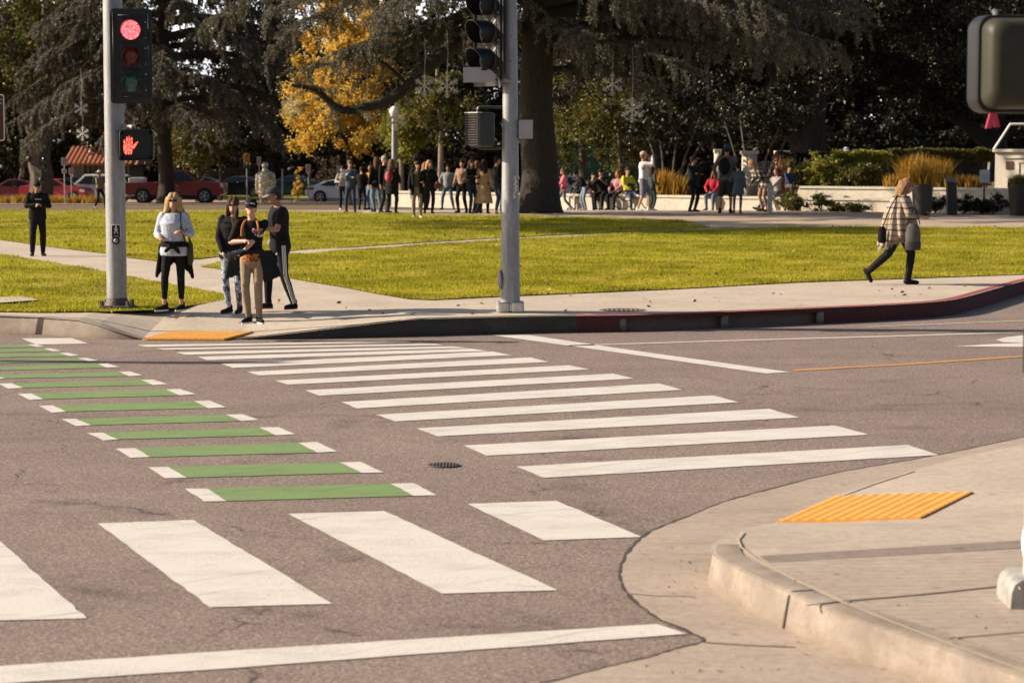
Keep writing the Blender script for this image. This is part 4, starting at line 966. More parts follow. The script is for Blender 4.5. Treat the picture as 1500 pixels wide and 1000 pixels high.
    def face(s, eyes=True):
        if eyes:
            for q in (-1, 1):
                MB().ell(s.hp(q * .03, -.081, .018), (.012, .007, .006), s.HM, 8, 6).build("eye", plain("eye_dark", (.03, .02, .015), .3), s.root)
                MB().cap(s.hp(q * .016, -.087, .036), s.hp(q * .048, -.077, .036), .005, .004, 6).build("eyebrow", plain("brow", (.06, .035, .02), .9), s.root)
        MB().ell(s.hp(0, -.088, -.062), (.023, .006, .006), s.HM, 10, 6).build("mouth", plain("lips", (.30, .09, .075), .5), s.root)
    def thing_at(s, name, mb, mat): return mb.build(name, mat, s.root)
def box_held(name, label, cat, fig, loc, size, mat, rot=(0, 0, 0), sub=None):
    """a thing a person holds: top-level, placed in world space at the figure's hand"""
    M = fig.root.matrix_basis; bpy.context.view_layer.update() if False else None
    Mw = Matrix.Translation(fig.root.location) @ Matrix.Rotation(fig.root.rotation_euler.z, 4, 'Z') @ Matrix.Diagonal((*fig.root.scale, 1))
    o = MB().rbox((0, 0, 0), size, min(size) * .3 + .001).build(name, mat)
    o.matrix_world = Mw @ Matrix.Translation(loc) @ Matrix.Rotation(rot[2], 4, 'Z') @ Matrix.Rotation(rot[0], 4, 'X') @ Matrix.Rotation(rot[1], 4, 'Y')
    tag(o, label, cat); return o
def mat_stripes(name, cs, scale, axis=2, widths=0.5, noise_=0.15):
    k = NT(name); sep = k.n("ShaderNodeSeparateXYZ", {0: k.co.outputs["Object"]}).outputs[axis]
    f = k.math('FRACT', k.math('MULTIPLY', k.math('ADD', sep, k.math('MULTIPLY', k.noise(5, 2), 0.03)), scale))
    st = k.ramp(f, cs); st.node.color_ramp.interpolation = 'CONSTANT' if noise_ >= 0 else 'LINEAR'
    k.base(k.mix(0.25, st, k.ramp(k.noise(30, 4), [(0.3, (.3, .3, .3)), (.7, (.9, .9, .9))]), 'OVERLAY')); k.rough(.9); k.bump(k.noise(9, 4), .5, .02); return k.m
def mat_plaid(name, a, b, c, scale):
    k = NT(name); s = k.n("ShaderNodeSeparateXYZ", {0: k.co.outputs["Object"]})
    f = [k.math('GREATER_THAN', k.math('FRACT', k.math('MULTIPLY', s.outputs[i], scale)), .5) for i in (0, 2)]
    col = k.mix(f[1], k.mix(f[0], a, b), k.mix(f[0], b, c)); k.base(col); k.rough(.9); k.bump(k.noise(9, 4), .4, .02); return k.m
def mat_print(name, a, b, scale, t=.5, soft=.04, c=None):
    k = NT(name); f = k.n("ShaderNodeMapRange", {"Value": k.noise(scale, 4, .65), "From Min": t - soft, "From Max": t + soft}).outputs[0]
    col = k.mix(f, a, b)
    if c: col = k.mix(k.n("ShaderNodeMapRange", {"Value": k.noise(scale * 1.7, 3), "From Min": .58, "From Max": .64}).outputs[0], col, c)
    k.base(col); k.rough(.85); k.bump(k.noise(9, 4), .4, .02); return k.m

def stand(px, feet, top, h=1.75):
    """ground point and scale of a standing figure from its feet and head rows in the photograph"""
    p = G(px, feet, PK); return p, (feet - top) / ppm(p.y) / h
HV = 0.013
# --- woman with curly blond hair
p, s_ = stand(256, 455, 282, 1.76)
BLUEP = mat_print("blue_print_blouse", (.50, .54, .62), (.27, .32, .43), 34, .54, .05, (.68, .68, .68))
bw = Fig("smiling woman with curly blonde hair, sunglasses, pale blue blouse, jacket tied at waist", p, s_, 2, sex='f', skin=0, vox=HV, top=(.45, .5, .6), top_mat=BLUEP, topname='blouse', sleeve=.80, hem=.82, loose=.016,
         trousers=(.012, .012, .013), leg=.88, legw=.88, fl=(-.15, .0, .085), fr=(.10, .03, .085), tl=42, tr=-22, hl=(-.17, -.21, 1.08), hr=(.13, -.18, 1.18), el=(-.45, .5, -.9), er=(.5, .5, -.9), hair='curly', hairc=(.55, .36, .16), shoes=(.015, .015, .016), sole=(.7, .68, .65), build=1.04)
bw.glasses(); bw.face(False)
JKT = cloth((.012, .012, .013), "black_cloth")
b = MB()                                                            # jacket tied round the waist
b.rings([bw.ring(z, rx + .050, ry + .052, .005) for z, rx, ry in ((.95, .16, .116), (1.0, .152, .112), (1.04, .142, .104))])
b.ell(bw.T(V3(0, -.18, .98)), (.07, .04, .055)); b.cap(bw.T(V3(-.02, -.19, .98)), bw.T(V3(-.10, -.19, .90)), .036, .03); b.cap(bw.T(V3(.02, -.19, .98)), bw.T(V3(.09, -.19, .885)), .036, .03)
b.cap(bw.T(V3(-.12, -.08, 1.0)), bw.T(V3(0, -.15, 1.0)), .04, .04); b.cap(bw.T(V3(.12, -.08, 1.0)), bw.T(V3(0, -.15, 1.0)), .04, .04)
for q, zz in ((-1, .52), (1, .50)):
    for k_ in range(7):
        a = .15 + k_ * .28; x, y = q * (.185 * math.cos(a * .9)), .02 + .15 * math.sin(a * .95)
        b.cap(V3(x * 1.05, y, .98), V3(x * 1.28 + q * .03, y * 1.15, zz + .035 * k_), .04, .03, 8)
fuse(b, "tied_jacket", JKT, bw.root, HV)
b = MB().tube(smooth_path([bw.T(V3(.085, .08, 1.45)), bw.T(V3(.105, -.02, 1.46)), bw.T(V3(.115, -.13, 1.32)), bw.T(V3(.15, -.12, 1.15)), bw.T(V3(.19, .0, .98))], 4), .014, 8)
b.build("strap", plain("tan_leather", (.10, .07, .035), .6), bw.root)
bag = thing("shoulder_bag", "olive and black shoulder bag at the side of the blonde woman", "bag", p, R(2), s_)
b = MB(); b.rings([[V3(.235 + .045 * k * math.cos(a), .05 + .11 * k * math.sin(a), z) for a in (2 * math.pi * i / 14 for i in range(14))] for z, k in ((.68, .7), (.74, 1.05), (.86, 1.1), (.98, .9), (1.03, .55))])
b.build("pouch", plain("olive_canvas", (.055, .05, .022), .85, 0, .3), bag); MB().tube(smooth_path([V3(.235, .13, 1.0), V3(.21, .08, 1.14), V3(.235, -.02, 1.0)], 4), .012, 6).build("handle", plain("tan_leather", (.10, .07, .035), .6), bag)
# --- girl in black puffer
p, s_ = stand(341, 459, 291, 1.72)
CAMO = mat_print("blue_white_leggings", (.03, .045, .085), (.26, .32, .42), 13, .5, .03, (.6, .62, .66))
gl = Fig("girl in black hooded jacket, sunglasses and blue patterned leggings leaning on her friend", p, s_, -6, sex='f', skin=0, vox=HV, top=(.012, .012, .013), topname='jacket', sleeve=1, hem=.83, leg_mat=CAMO, trousers=(.1, .1, .2), leg=.98, legw=.84,
         fl=(-.06, .02, .085), fr=(.10, .02, .085), tl=30, tr=-5, hl=(-.10, -.17, .93), hr=(.24, -.05, .86), el=(-1.4, .5, -.2), side=3, hair='side', hairc=(.075, .038, .02), shoes=(.013, .013, .014), build=1.10, head=(4, 6))
gl.glasses(); gl.face(False)
b = MB(); b.rings([[gl.neck + V3((.085 + .02 * k) * math.cos(a), .025 + (.085 + .02 * k) * math.sin(a), z) for a in (2 * math.pi * i / 14 for i in range(14))] for z, k in ((-.05, 1.3), (-.01, 1.5), (.035, 1.0))], caps=False); fuse(b, "hood", JKT, gl.root, HV)
b = MB(); 
for i, a in enumerate((1.05, 1.13, 1.21, 1.29, 1.37)): b.rings([gl.ring(a + dz, (.138 if a < 1.2 else .155) * 1.1 + .027 + e, .105 * 1.1 + .03 + e, -.006) for dz, e in ((-.006, -.004), (0, .0025), (.006, -.004))], caps=False)
b.build("quilt_seam", JKT, gl.root)
b = MB().cap(gl.T(V3(.02, -.15, 1.42)), gl.T(V3(.13, -.15, 1.16)), .03, .045).cap(gl.T(V3(.06, -.13, 1.5)), gl.T(V3(.09, -.15, 1.3)), .03, .05); fuse(b, "hair_lock", MATS[("hair", (.075, .038, .02))], gl.root, HV)
# --- boy
p, s_ = stand(370, 473, 292, 1.75)
TEE = mat_print("black_orange_shirt", (.012, .012, .013), (.42, .10, .015), 9, .62, .02)
by = Fig("boy in black cap, black and orange shirt and khaki trousers, arm across his waist", p, s_, -3, sex='m', skin=3, vox=HV, build=.86, top=(.02, .02, .02), topname='shirt', top_mat=cloth((.013, .012, .012), "black_shirt"), sleeve=.44, hem=.86, trousers=(.30, .215, .14), leg=1, legw=.92,
         fl=(-.055, .0, .085), fr=(.10, -.02, .085), tl=20, tr=25, hl=(-.075, -.215, 1.17), hr=(-.13, -.19, .965), el=(-1, .4, -.6), er=(1, .2, -.9), hair='short', hairc=(.06, .035, .02), hat=('cap', (.012, .012, .013)), shoes=(.015, .015, .016), sole=(.7, .68, .64), head=(2, 4))
by.face(); b = MB()
for q in (-1, 1): b.ell(by.hp(q * .036, -.098, .078), (.034, .014, .02), by.HM, 10, 7)
b.build("goggles", plain("mirror_lens", (.30, .36, .42), .1, .8), by.root)
b = MB()
for q in (-1, 1): b.tube(smooth_path([by.T(V3(q * .05, .05, 1.47)), by.T(V3(q * .085, -.05, 1.445)), by.T(V3(q * .115, -.118, 1.36)), by.T(V3(q * .125, -.128, 1.24))], 4), .017, 8)
b.build("shirt_trim", plain("orange_print", (.45, .13, .02), .8), by.root)
b = MB(); b.rings([by.ring(z, .1395 + e, .103 + e, .0) for z, e in ((.875, .018), (.93, .019), (.985, .019))], caps=False); b.build("shirt_hem", mat_print("orange_letters", (.50, .16, .02), (.03, .012, .008), 26, .52, .02), by.root)
b = MB().ell(by.T(V3(.055, -.13, 1.315)), (.03, .012, .036)); b.build("chest_badge", mat_print("badge_print", (.5, .45, .5), (.25, .05, .06), 40), by.root)
jk = thing("draped_jacket", "dark jacket draped over the forearm of the boy", "jacket", p, R(-3), s_)
b = MB()
for k_ in range(5):
    t = k_ / 4; b.cap(V3(-.27 + .10 * t, -.20 - .02 * t, .96 - .02 * (k_ % 2)), V3(-.33 + .14 * t, -.17, .66 + .05 * t + .025 * (k_ % 2)), .038, .036, 8)
b.cap(V3(-.28, -.19, .96), V3(-.10, -.21, 1.0), .045, .045); b.cap(V3(-.12, -.2, 1.0), V3(.15, -.08, 1.03), .03, .04)
for k_ in range(5): b.cap(V3(.15 + .024 * k_, -.08 + .05 * k_, 1.0), V3(.19 + .045 * k_, -.02 + .03 * k_, .60 + .02 * k_), .036, .032, 8)
fuse(b, "folds", cloth((.018, .018, .020), "dark_jacket"), jk, HV)
sq = by.shR.lerp(by.elR, .55); MB().rbox(sq + V3(.012, -.068, 0), (.115, .008, .115), .004, Matrix.Rotation(R(8), 3, 'Z')).build("sleeve_print", mat_print("sleeve_picture", (.72, .70, .68), (.05, .05, .055), 16, .5, .03), by.root)
b = MB().rbox((-.09, -.2, 1.22), (.035, .03, .085), .012); tag(b.build("drink_can", BLACKM, by.root), None)
b = MB().tube([by.elR.lerp(by.hr, .80), by.elR.lerp(by.hr, .90)], .036, 12); b.build("wristwatch", BLACKM, by.root)
# --- man
p, s_ = stand(411, 452, 268, 1.80)
mn = Fig("man in grey cap, black T-shirt and striped track trousers turned in profile towards the boy", p, s_, -66, sex='m', skin=1, vox=HV, top=(.015, .015, .017), topname='t_shirt', sleeve=.30, hem=.86, trousers=(.014, .014, .016), leg=1, legw=1.0, build=1.05,
         fl=(-.12, -.15, .085), fr=(.11, .16, .085), tl=10, tr=28, hl=(-.08, -.30, 1.17), hr=(.10, -.34, 1.16), el=(-.6, .5, -1), er=(.6, .5, -1), hair='short', hairc=(.05, .035, .025), hat=('cap', (.05, .055, .06), (.22, .21, .2)), shoes=(.015, .015, .017), sole=(.20, .05, .04), head=(-4, 14), lean=3)
mn.face(); b = MB()
for o_ in (-.021, 0, .021):
    for A, B, r0, r1 in ((mn.hipR, mn.knee_r, .102, .078), (mn.knee_r, mn.fr, .076, .060)):
        d = (B - A).normalized(); sd_ = V3(1, -.1, 0); sd_ = (sd_ - d * sd_.dot(d)).normalized(); fw = d.cross(sd_)
        rs = []
        for t in np.linspace(0, 1, 8):
            c = A.lerp(B, t); r = r0 + (r1 - r0) * t + .006
            rs.append([c + sd_ * (r * math.cos(o_ / r + e)) + fw * (r * math.sin(o_ / r + e)) + sd_ * h for e, h in ((-.06, -.006), (-.06, .008), (.06, .008), (.06, -.006))])
        b.rings(rs)
        rs2 = []
b.build("side_stripe", WHITEM, mn.root, smooth=False)
b = MB()
for dx, hh in ((-.024, .018), (0, .028), (.024, .04)): b.box(mn.hipR + V3(.05 + dx, -.098, -.13 + hh / 2), (.014, .006, hh))
b.build("trouser_emblem", WHITEM, mn.root, smooth=False)
bpk = MB().ell(mn.T(V3(-.05, -.13, .94)), (.05, .045, .06)); fuse(bpk, "belt_pouch", plain("grey_pouch", (.22, .21, .20), .8), mn.root, HV)
# --- man on the left path, looking at his phone
p, s_ = stand(56, 375, 266, 1.72)
hm = Fig("man in black hoodie standing on the left path looking down at his phone", p, s_, 16, sex='m', skin=1, vox=.015, top=(.012, .012, .013), topname='hoodie', hem=.82, trousers=(.014, .014, .017), legw=1.15, build=1.12, fl=(-.13, .02, .085), fr=(.11, .0, .085), hl=(-.05, -.25, 1.19), hr=(.06, -.23, 1.17), el=(-1, .3, -.8), er=(1, .3, -.8), hair='short', hairc=(.012, .010, .009), shoes=(.06, .045, .04), head=(-4, 26))
hm.face()
b = MB()
for i, (x, wd) in enumerate(((-.05, .02), (-.025, .008), (-.008, .014), (.012, .016), (.034, .006), (.048, .018), (.07, .012))):
    b.box(hm.T(V3(x, -.166, 1.315)), (wd, .006, .022)); 
b.build("chest_lettering", WHITEM, hm.root, smooth=False)
b = MB(); b.cap(hm.neck + V3(-.05, .06, -.02), hm.neck + V3(.05, .06, -.02), .06, .06).cap(hm.neck + V3(-.07, 0, -.02), hm.neck + V3(-.05, .06, -.01), .045, .05).cap(hm.neck + V3(.07, 0, -.02), hm.neck + V3(.05, .06, -.01), .045, .05); fuse(b, "hood", JKT, hm.root, .015)
box_held("phone", "dark phone in the hands of the man in the black hoodie", "phone", hm, V3(0, -.30, 1.20), (.075, .008, .15), DARKGLASS, (R(-40), 0, 0))
# --- woman walking on the right pavement
p, s_ = stand(1318, 416.5, 259, 1.75)
PON = mat_stripes("striped_poncho_wool", [(0, (.085, .065, .052)), (.16, (.31, .25, .19)), (.5, (.15, .12, .095)), (.62, (.34, .275, .21))], 5.6, 2)
ww = Fig("woman in striped beige poncho walking right along the pavement with phone in hand", p, s_, 82, sex='f', skin=0, vox=HV, top=(.4, .33, .25), top_mat=PON, topname='poncho', hem=.80, sleeve=.86, trousers=(.014, .014, .015), leg=1, legw=1.06, build=1.14, hip=(0, 0, .91),
         fl=(-.06, .50, .22), fr=(.07, -.13, .085), tl=4, tr=4, lift_l=58, hl=(-.14, -.34, 1.10), hr=(.12, -.36, 1.09), el=(-.8, .4, -.8), er=(.8, .4, -.8), hair='curly', hairc=(.30, .17, .085), shoes=(.02, .018, .018), head=(0, 14), lean=4, knl=(-.05, -1, 0))
ww.face(); b = MB()
for k_ in range(26):                                                # hanging poncho body: overlapping folds round the hips, lower at back
    a = 2 * math.pi * k_ / 26; c_, s2 = math.cos(a), math.sin(a)
    low = .80 - .15 * max(0, s2) - .05 * (k_ % 3 == 0) - .10 * max(0, -s2) * (c_ > 0)
    b.cap(V3(.16 * c_, .115 * s2, 1.40), V3((.22 + .03 * (k_ % 2)) * c_, (.19 + .03 * (k_ % 2)) * s2 + .02, 1.12), .045, .048, 8).cap(V3((.22 + .03 * (k_ % 2)) * c_, (.19 + .03 * (k_ % 2)) * s2 + .02, 1.12), V3((.235 + .04 * (k_ % 2)) * c_, (.24 + .04 * (k_ % 2)) * s2 + .07 * max(0, s2), low), .048, .038, 8)
fuse(b, "poncho_skirt", PON, ww.root, HV)
b = MB()
for k_ in range(90):
    a = 2 * math.pi * k_ / 90; c_, s2 = math.cos(a), math.sin(a); low = .80 - .15 * max(0, s2) - .10 * max(0, -s2) * (c_ > 0)
    x, y = .255 * c_, .26 * s2 + .07 * max(0, s2); b.tube([V3(x, y, low), V3(x * 1.02, y * 1.03 + .01, low - .07), V3(x * 1.04 + random.uniform(-.01, .01), y * 1.05 + .02, low - random.uniform(.10, .15))], [.008, .006, .003], 5)
b.build("fringe", plain("wool_fringe", (.36, .29, .22), .95), ww.root)
for F, q in ((ww.fl, 0), (ww.fr, 1)):
    K = (ww.knee_l, ww.knee_r)[q]; fuse(MB().cap(F, F.lerp(K, .28), .056, .062), "boot_shaft", cloth((.02, .018, .018), "shoe"), ww.root, HV)
box_held("phone", "pale phone in the hand of the woman in the striped poncho", "phone", ww, V3(-.02, -.47, 1.14), (.075, .008, .15), GREYBOX, (R(-50), 0, 0))
hbg = thing("handbag", "grey fabric handbag with dark base carried by the poncho woman", "bag", p, R(82), s_)
b = MB(); b.rings([[V3(-.33 + .06 * k * math.cos(a), -.19 + .125 * k * math.sin(a), z) for a in (2 * math.pi * i / 14 for i in range(14))] for z, k in ((.70, .95), (.82, 1.0), (.95, .8), (1.0, .55))]); b.build("pouch", plain("grey_fabric", (.085, .082, .08), .9, 0, .3), hbg)
b = MB(); b.rings([[V3(-.33 + .063 * k * math.cos(a), -.19 + .13 * k * math.sin(a), z) for a in (2 * math.pi * i / 14 for i in range(14))] for z, k in ((.575, .93), (.60, 1.0), (.69, 1.0), (.71, .97))]); b.build("bag_base", plain("dark_leather", (.03, .026, .024), .6), hbg)
MB().tube(smooth_path([V3(-.28, -.10, .98), V3(-.22, -.18, 1.2), V3(-.19, -.22, 1.24), V3(-.25, -.26, 1.15), V3(-.29, -.30, .98)], 4), .010, 6).build("handle", plain("dark_leather", (.03, .026, .024), .6), hbg)
b2 = thing("shoulder_bag", "black bag hanging behind the poncho woman", "bag", p, R(82), s_)
MB().rings([[V3(-.24 + .035 * k * math.cos(a), .30 + .07 * k * math.sin(a), z) for a in (2 * math.pi * i / 12 for i in range(12))] for z, k in ((.68, .7), (.72, 1.0), (.90, .9), (.95, .5))]).build("pouch", JKT, b2)
MB().tube(smooth_path([V3(-.24, .29, .93), V3(-.25, .2, 1.2), V3(-.16, .06, 1.46)], 4), .01, 6).build("strap", JKT, b2)

# ---------------------------------------------------------------- the crowd on the plaza
CROWD = "people gathered on the plaza"
def WD(px): return interp(px, [(560, 87.5), (872, 81.5), (990, 79.5), (1170, 76.6), (1330, 74.6), (1500, 72.6), (1700, 70.6)])
def crowd(label, px, feet, ty, rz=0, d=None, h=1.75, **kw):
    p = G(px, feet, PK) if d is None else on_ground(px, d)
    sc = (feet - ty) / ppm(p.y) / h if d is None else kw.pop('sc', 1.0)
    if p.y > 76: p.z = gz(p.y)
    q = random.Random(px)
    kw.setdefault('twist', q.uniform(-14, 14)); kw.setdefault('side', q.uniform(-3, 3)); kw.setdefault('head', (q.uniform(-32, 32), q.uniform(-4, 12)))
    if 'fl' not in kw: kw['fl'] = (-.10 - q.uniform(0, .05), q.uniform(-.10, .06), .085)
    if 'fr' not in kw: kw['fr'] = (.10 + q.uniform(0, .05), q.uniform(-.06, .10), .085)
    kw.setdefault('hip', (q.uniform(-.03, .03), 0, .925))
    if 'hl' not in kw and 'lean' not in kw and q.random() < .6: kw['hl'] = (-.20, -.16 - q.uniform(0, .1), .95 + q.uniform(0, .2))
    if 'hr' not in kw and 'lean' not in kw and q.random() < .4: kw['hr'] = (.17, -.18 - q.uniform(0, .1), 1.0 + q.uniform(0, .2))
    f = Fig(label, p, sc, rz, CROWD, vox=.024, **kw)
    return f
BK, JEAN, GREY, KHAKI = (.014, .014, .015), (.05, .075, .12), (.14, .14, .145), (.26, .19, .12)
FOLD = dict(hl=(.10, -.20, 1.18), hr=(-.10, -.22, 1.20), el=(-1, .3, -.8), er=(1, .3, -.8))
PHONE = dict(hl=(-.07, -.27, 1.20), hr=(.07, -.27, 1.20), el=(-1, .3, -.8), er=(1, .3, -.8))
POCK = dict(hl=(-.24, -.08, .92), hr=(.24, -.08, .92), el=(-1, .6, -.2), er=(1, .6, -.2))
crowd("person in grey top half hidden behind the man in denim shirt", 503, 305, 241, 20, sex='f', top=(.38, .34, .30), trousers=BK, hair='short', hairc=(.10, .06, .03), shoes=(.5, .48, .45))
f = crowd("man in blue denim shirt standing with folded arms left of the crowd", 513.5, 312.5, 235, -8, skin=1, top=(.06, .085, .13), trousers=(.04, .055, .085), hair='short', hairc=(.16, .13, .11), fr=(.16, -.03, .085), **FOLD); f.glasses()
b = MB().box(f.T(V3(-.07, -.15, 1.30)), (.13, .02, .05), Matrix.Rotation(R(-35), 3, 'Y')); b.build("shirt_panel", cloth((.55, .55, .56)), f.root)
crowd("man in all black seen from behind between denim shirt and mustard top", 530, 303.5, 240, 160, top=BK, trousers=(.02, .025, .035), hair='short', hairc=(.05, .025, .014), fl=(-.16, .06, .085), fr=(.14, -.08, .085))
crowd("woman in mustard yellow top and light jeans in the crowd", 544, 303, 238, -40, sex='f', top=(.48, .24, .03), trousers=(.14, .18, .24), hair='long', hairc=(.22, .10, .035), skin=0, **PHONE)
crowd("woman in black jacket and pale jeans left of the grey haired man", 553, 311, 230, -150, sex='f', top=BK, trousers=(.11, .16, .22), hair='long', hairc=(.10, .045, .02), hem=.78)
f = crowd("grey haired man in black jacket with his back turned", 563, 312, 228.5, 60, top=BK, trousers=(.02, .025, .035), hair='short', hairc=(.42, .40, .38), skin=0, hem=.80)
f = crowd("person in long black coat with auburn hair and red backpack", 575, 313, 233, 165, sex='f', top=BK, trousers=BK, hair='long', hairc=(.17, .085, .045), coat=(.62, .05), build=1.12)
bp_ = thing("backpack", "red backpack on the back of the person in black coat", "backpack", f.root.location, R(165), f.root.scale[0], )
b = MB(); b.ell(V3(.05, .21, 1.18), (.14, .10, .20)); b.ell(V3(.05, .28, 1.10), (.10, .05, .11)); fuse(b, "pouch", plain("red_nylon", (.30, .02, .03), .6), bp_, .02)
MB().tube(smooth_path([V3(-.08, .14, 1.33), V3(-.13, .02, 1.46), V3(-.14, -.12, 1.35), V3(-.13, -.12, 1.1), V3(-.10, .12, 1.0)], 4), .018, 6).build("strap", plain("red_nylon", (.30, .02, .03), .6), bp_)
f = crowd("woman in open black coat and beige trousers walking onto the lawn", 611, 320, 236, 4, sex='f', top=(.11, .075, .05), trousers=(.27, .20, .135), hair='short', hairc=(.02, .013, .01), skin=1, sleeve=.9, coat=None, fl=(-.10, -.05, .085), fr=(.10, -.16, .085), shoes=(.55, .53, .5), hl=(-.24, -.12, .90))
b = MB()
for q in (-1, 1):
    b.rings([[f.T(V3(q * (.03 + .0 * z_), -.145, z)) if False else f.hip + V3(q * xx, yy, z - .93) for xx, yy in ((.07, -.15), (.15, -.135), (.20, -.02), (.17, .12), (.05, .16), (.05, .13), (.14, .10), (.17, -.02), (.13, -.11), (.07, -.13))] for z_, z in enumerate((.60, .8, 1.0, 1.2, 1.36, 1.42))])
fuse(b, "coat", cloth(BK), f.root, .024)
b = MB()
for A, E, H in ((f.shL, f.elL, f.hl), (f.shR, f.elR, f.hr)): b.cap(A, E, .078, .068).cap(E, E.lerp(H, .9), .066, .056)
fuse(b, "sleeve", cloth(BK), f.root, .024)
crowd("person in dark red cap partly behind the blonde woman in black", 623, 304, 234, 150, sex='f', top=(.25, .12, .09), trousers=BK, hair='long', hairc=(.3, .17, .09), hat=('beanie', (.28, .02, .06)))
f = crowd("blonde woman in black jacket and black trousers with maroon bag", 630, 313, 235, 12, sex='f', top=BK, trousers=BK, hair='long', hairc=(.52, .33, .17), fl=(-.16, .1, .085), fr=(.06, -.08, .085), shoes=(.10, .045, .03), hr=(.20, -.16, 1.02))
h_ = thing("shoulder_bag", "maroon bag held by the blonde woman in black", "bag", f.root.location, R(12), f.root.scale[0]); MB().ell(V3(.22, -.20, .92), (.13, .07, .11)).build("pouch", plain("maroon", (.11, .02, .02), .6), h_); MB().tube(smooth_path([V3(.12, -.2, .95), V3(.2, -.18, 1.08), V3(.32, -.2, .95)], 4), .012, 6).build("handle", plain("maroon", (.11, .02, .02), .6), h_)
crowd("man in grey hooded sweatshirt and blue jeans striding with legs apart", 656, 302, 235.5, -12, top=(.25, .25, .27), trousers=(.09, .12, .17), skin=2, hair='short', hairc=(.015, .012, .01), fl=(-.24, .05, .085), fr=(.24, -.03, .085), hip=(0, 0, .90), shoes=(.06, .05, .05), **POCK)
crowd("woman in tan top with black bag strap, left of the crowd by the pole", 677, 312, 234.5, -30, sex='f', top=(.30, .20, .14), trousers=BK, hair='bun', hairc=(.012, .01, .009), skin=1)
crowd("long haired woman in black jacket and dark jeans near the pole", 690, 313, 234, 40, sex='f', top=BK, trousers=(.02, .03, .05), hair='long', hairc=(.13, .055, .045), **PHONE)
crowd("auburn haired woman in pale coat behind the camel coat", 699, 311, 236, 120, sex='f', top=(.42, .33, .25), trousers=BK, hair='long', hairc=(.20, .09, .045), coat=(.52, .05))
crowd("woman in long camel coat standing with her back turned", 709, 313, 234, 175, sex='f', top=(.40, .27, .15), trousers=BK, hair='long', hairc=(.035, .02, .015), coat=(.34, .12), build=1.1, shoes=(.05, .03, .02))
crowd("tall man in black jacket and jeans right beside the middle pole", 727.5, 314, 229, 120, top=BK, trousers=(.025, .035, .055), hair='short', hairc=(.03, .018, .012), skin=0, shoes=(.40, .30, .25), hl=(-.20, -.10, 1.02), **{})
# --- right of the trunk: the seat wall with sitters (seat 0.47 m)
SIT = dict(hip=(0, .02, .56), fl=(-.11, -.40, .085), fr=(.11, -.36, .085))
KNEE = dict(hl=(-.13, -.32, .68), hr=(.13, -.32, .68), el=(-1, .5, -.3), er=(1, .5, -.3))
DW = 79.3                                                            # depth of the seat wall
crowd("person in dark clothes sitting on the wall close to the big trunk", 808, 0, 0, 20, d=WD(808) + .22, sc=.93, sex='f', top=(.03, .04, .07), trousers=(.03, .035, .05), hair='bun', hairc=(.02, .012, .01), **{**SIT, **KNEE})
f = crowd("girl in pink top and grey leggings walking left past the trunk", 826, 307.5, 245, -88, sex='f', top=(.72, .16, .20), trousers=(.13, .12, .13), hair='long', hairc=(.28, .15, .075), fl=(-.05, -.22, .085), fr=(.05, .30, .13), hip=(0, 0, .90), lift_r=25, shoes=(.45, .43, .45), hl=(-.10, -.34, 1.12), hr=(.10, -.34, 1.05), head=(0, 16), legw=.85)
crowd("person in pale trousers sitting on the wall behind the pink girl", 846, 0, 0, -35, d=WD(846) + .22, sc=.88, sex='f', top=(.03, .03, .04), trousers=(.5, .47, .44), hair='short', hairc=(.02, .015, .012), shoes=(.2, .08, .09), **{**SIT, **KNEE})
crowd("woman in pale jeans and black top bending forward beside the wall", 857, 305, 252, -70, h=1.48, sex='f', top=BK, trousers=(.22, .28, .34), hair='bun', hairc=(.02, .012, .01), lean=38, hl=(-.12, -.40, .98), hr=(.12, -.42, .95), shoes=(.4, .4, .4))
crowd("person in brown jacket sitting back on the wall in shade", 869, 0, 0, 15, d=WD(869) + .22, sc=.95, sex='m', top=(.09, .05, .035), trousers=BK, hair='short', hairc=(.02, .012, .01), **{**SIT, **KNEE})
crowd("man in black coat sitting on the wall with hands at his face", 883, 0, 0, -22, d=WD(883) + .22, sc=1.06, sex='m', top=BK, trousers=BK, hair='short', hairc=(.03, .015, .01), skin=1, **SIT, lean=14, hl=(-.06, -.24, 1.02), hr=(.06, -.24, .98), el=(-1, -.2, -.8), er=(1, -.2, -.8))
crowd("woman with reddish hair and pale top sitting beside the bicycle", 905, 0, 0, -40, d=WD(905) + .22, sc=1.0, sex='f', top=(.40, .20, .22), trousers=BK, hair='long', hairc=(.22, .09, .06), **{**SIT, **KNEE})
f = crowd("person in bright yellow top sitting behind the bicycle", 919, 0, 0, 30, d=WD(919) + .22, sc=1.08, sex='f', top=(.62, .55, .05), trousers=(.06, .09, .15), hair='short', hairc=(.05, .02, .015), **{**SIT, **KNEE})
SHIRT = mat_stripes("white_striped_shirt", [(0, (.62, .60, .60)), (.72, (.40, .22, .20)), (.80, (.62, .60, .60)), (.9, (.13, .16, .25))], 7.0, 0)
f = crowd("man in white striped shirt, shorts and pale hat raising a camera", 942, 308.5, 222, 78, skin=1, top=(.6, .6, .6), top_mat=SHIRT, topname='shirt', trousers=(.17, .18, .21), leg=.5, legw=1.12, hair='short', hairc=(.2, .15, .1), hat=('cap', (.55, .38, .33)), shoes=(.6, .58, .55), fl=(-.10, .14, .085), fr=(.10, -.16, .085), hl=(-.06, -.28, 1.56), hr=(.06, -.28, 1.56), el=(-.8, -.3, -1), er=(.8, -.3, -1))
cm_ = MB().rbox((0, 0, 0), (.13, .06, .09), .012).cyl((0, -.03, 0), .035, -.07, 12, 'y'); cmo = cm_.build("camera_body", BLACKM)
cmo.location = f.root.location + Matrix.Rotation(R(78), 3, 'Z') @ V3(0, -.36, 1.60) * f.root.scale[0]; cmo.rotation_euler = (0, 0, R(78)); tag(cmo, "black camera held up by the man in the white striped shirt", "camera"); cmo.name = "handheld_camera"
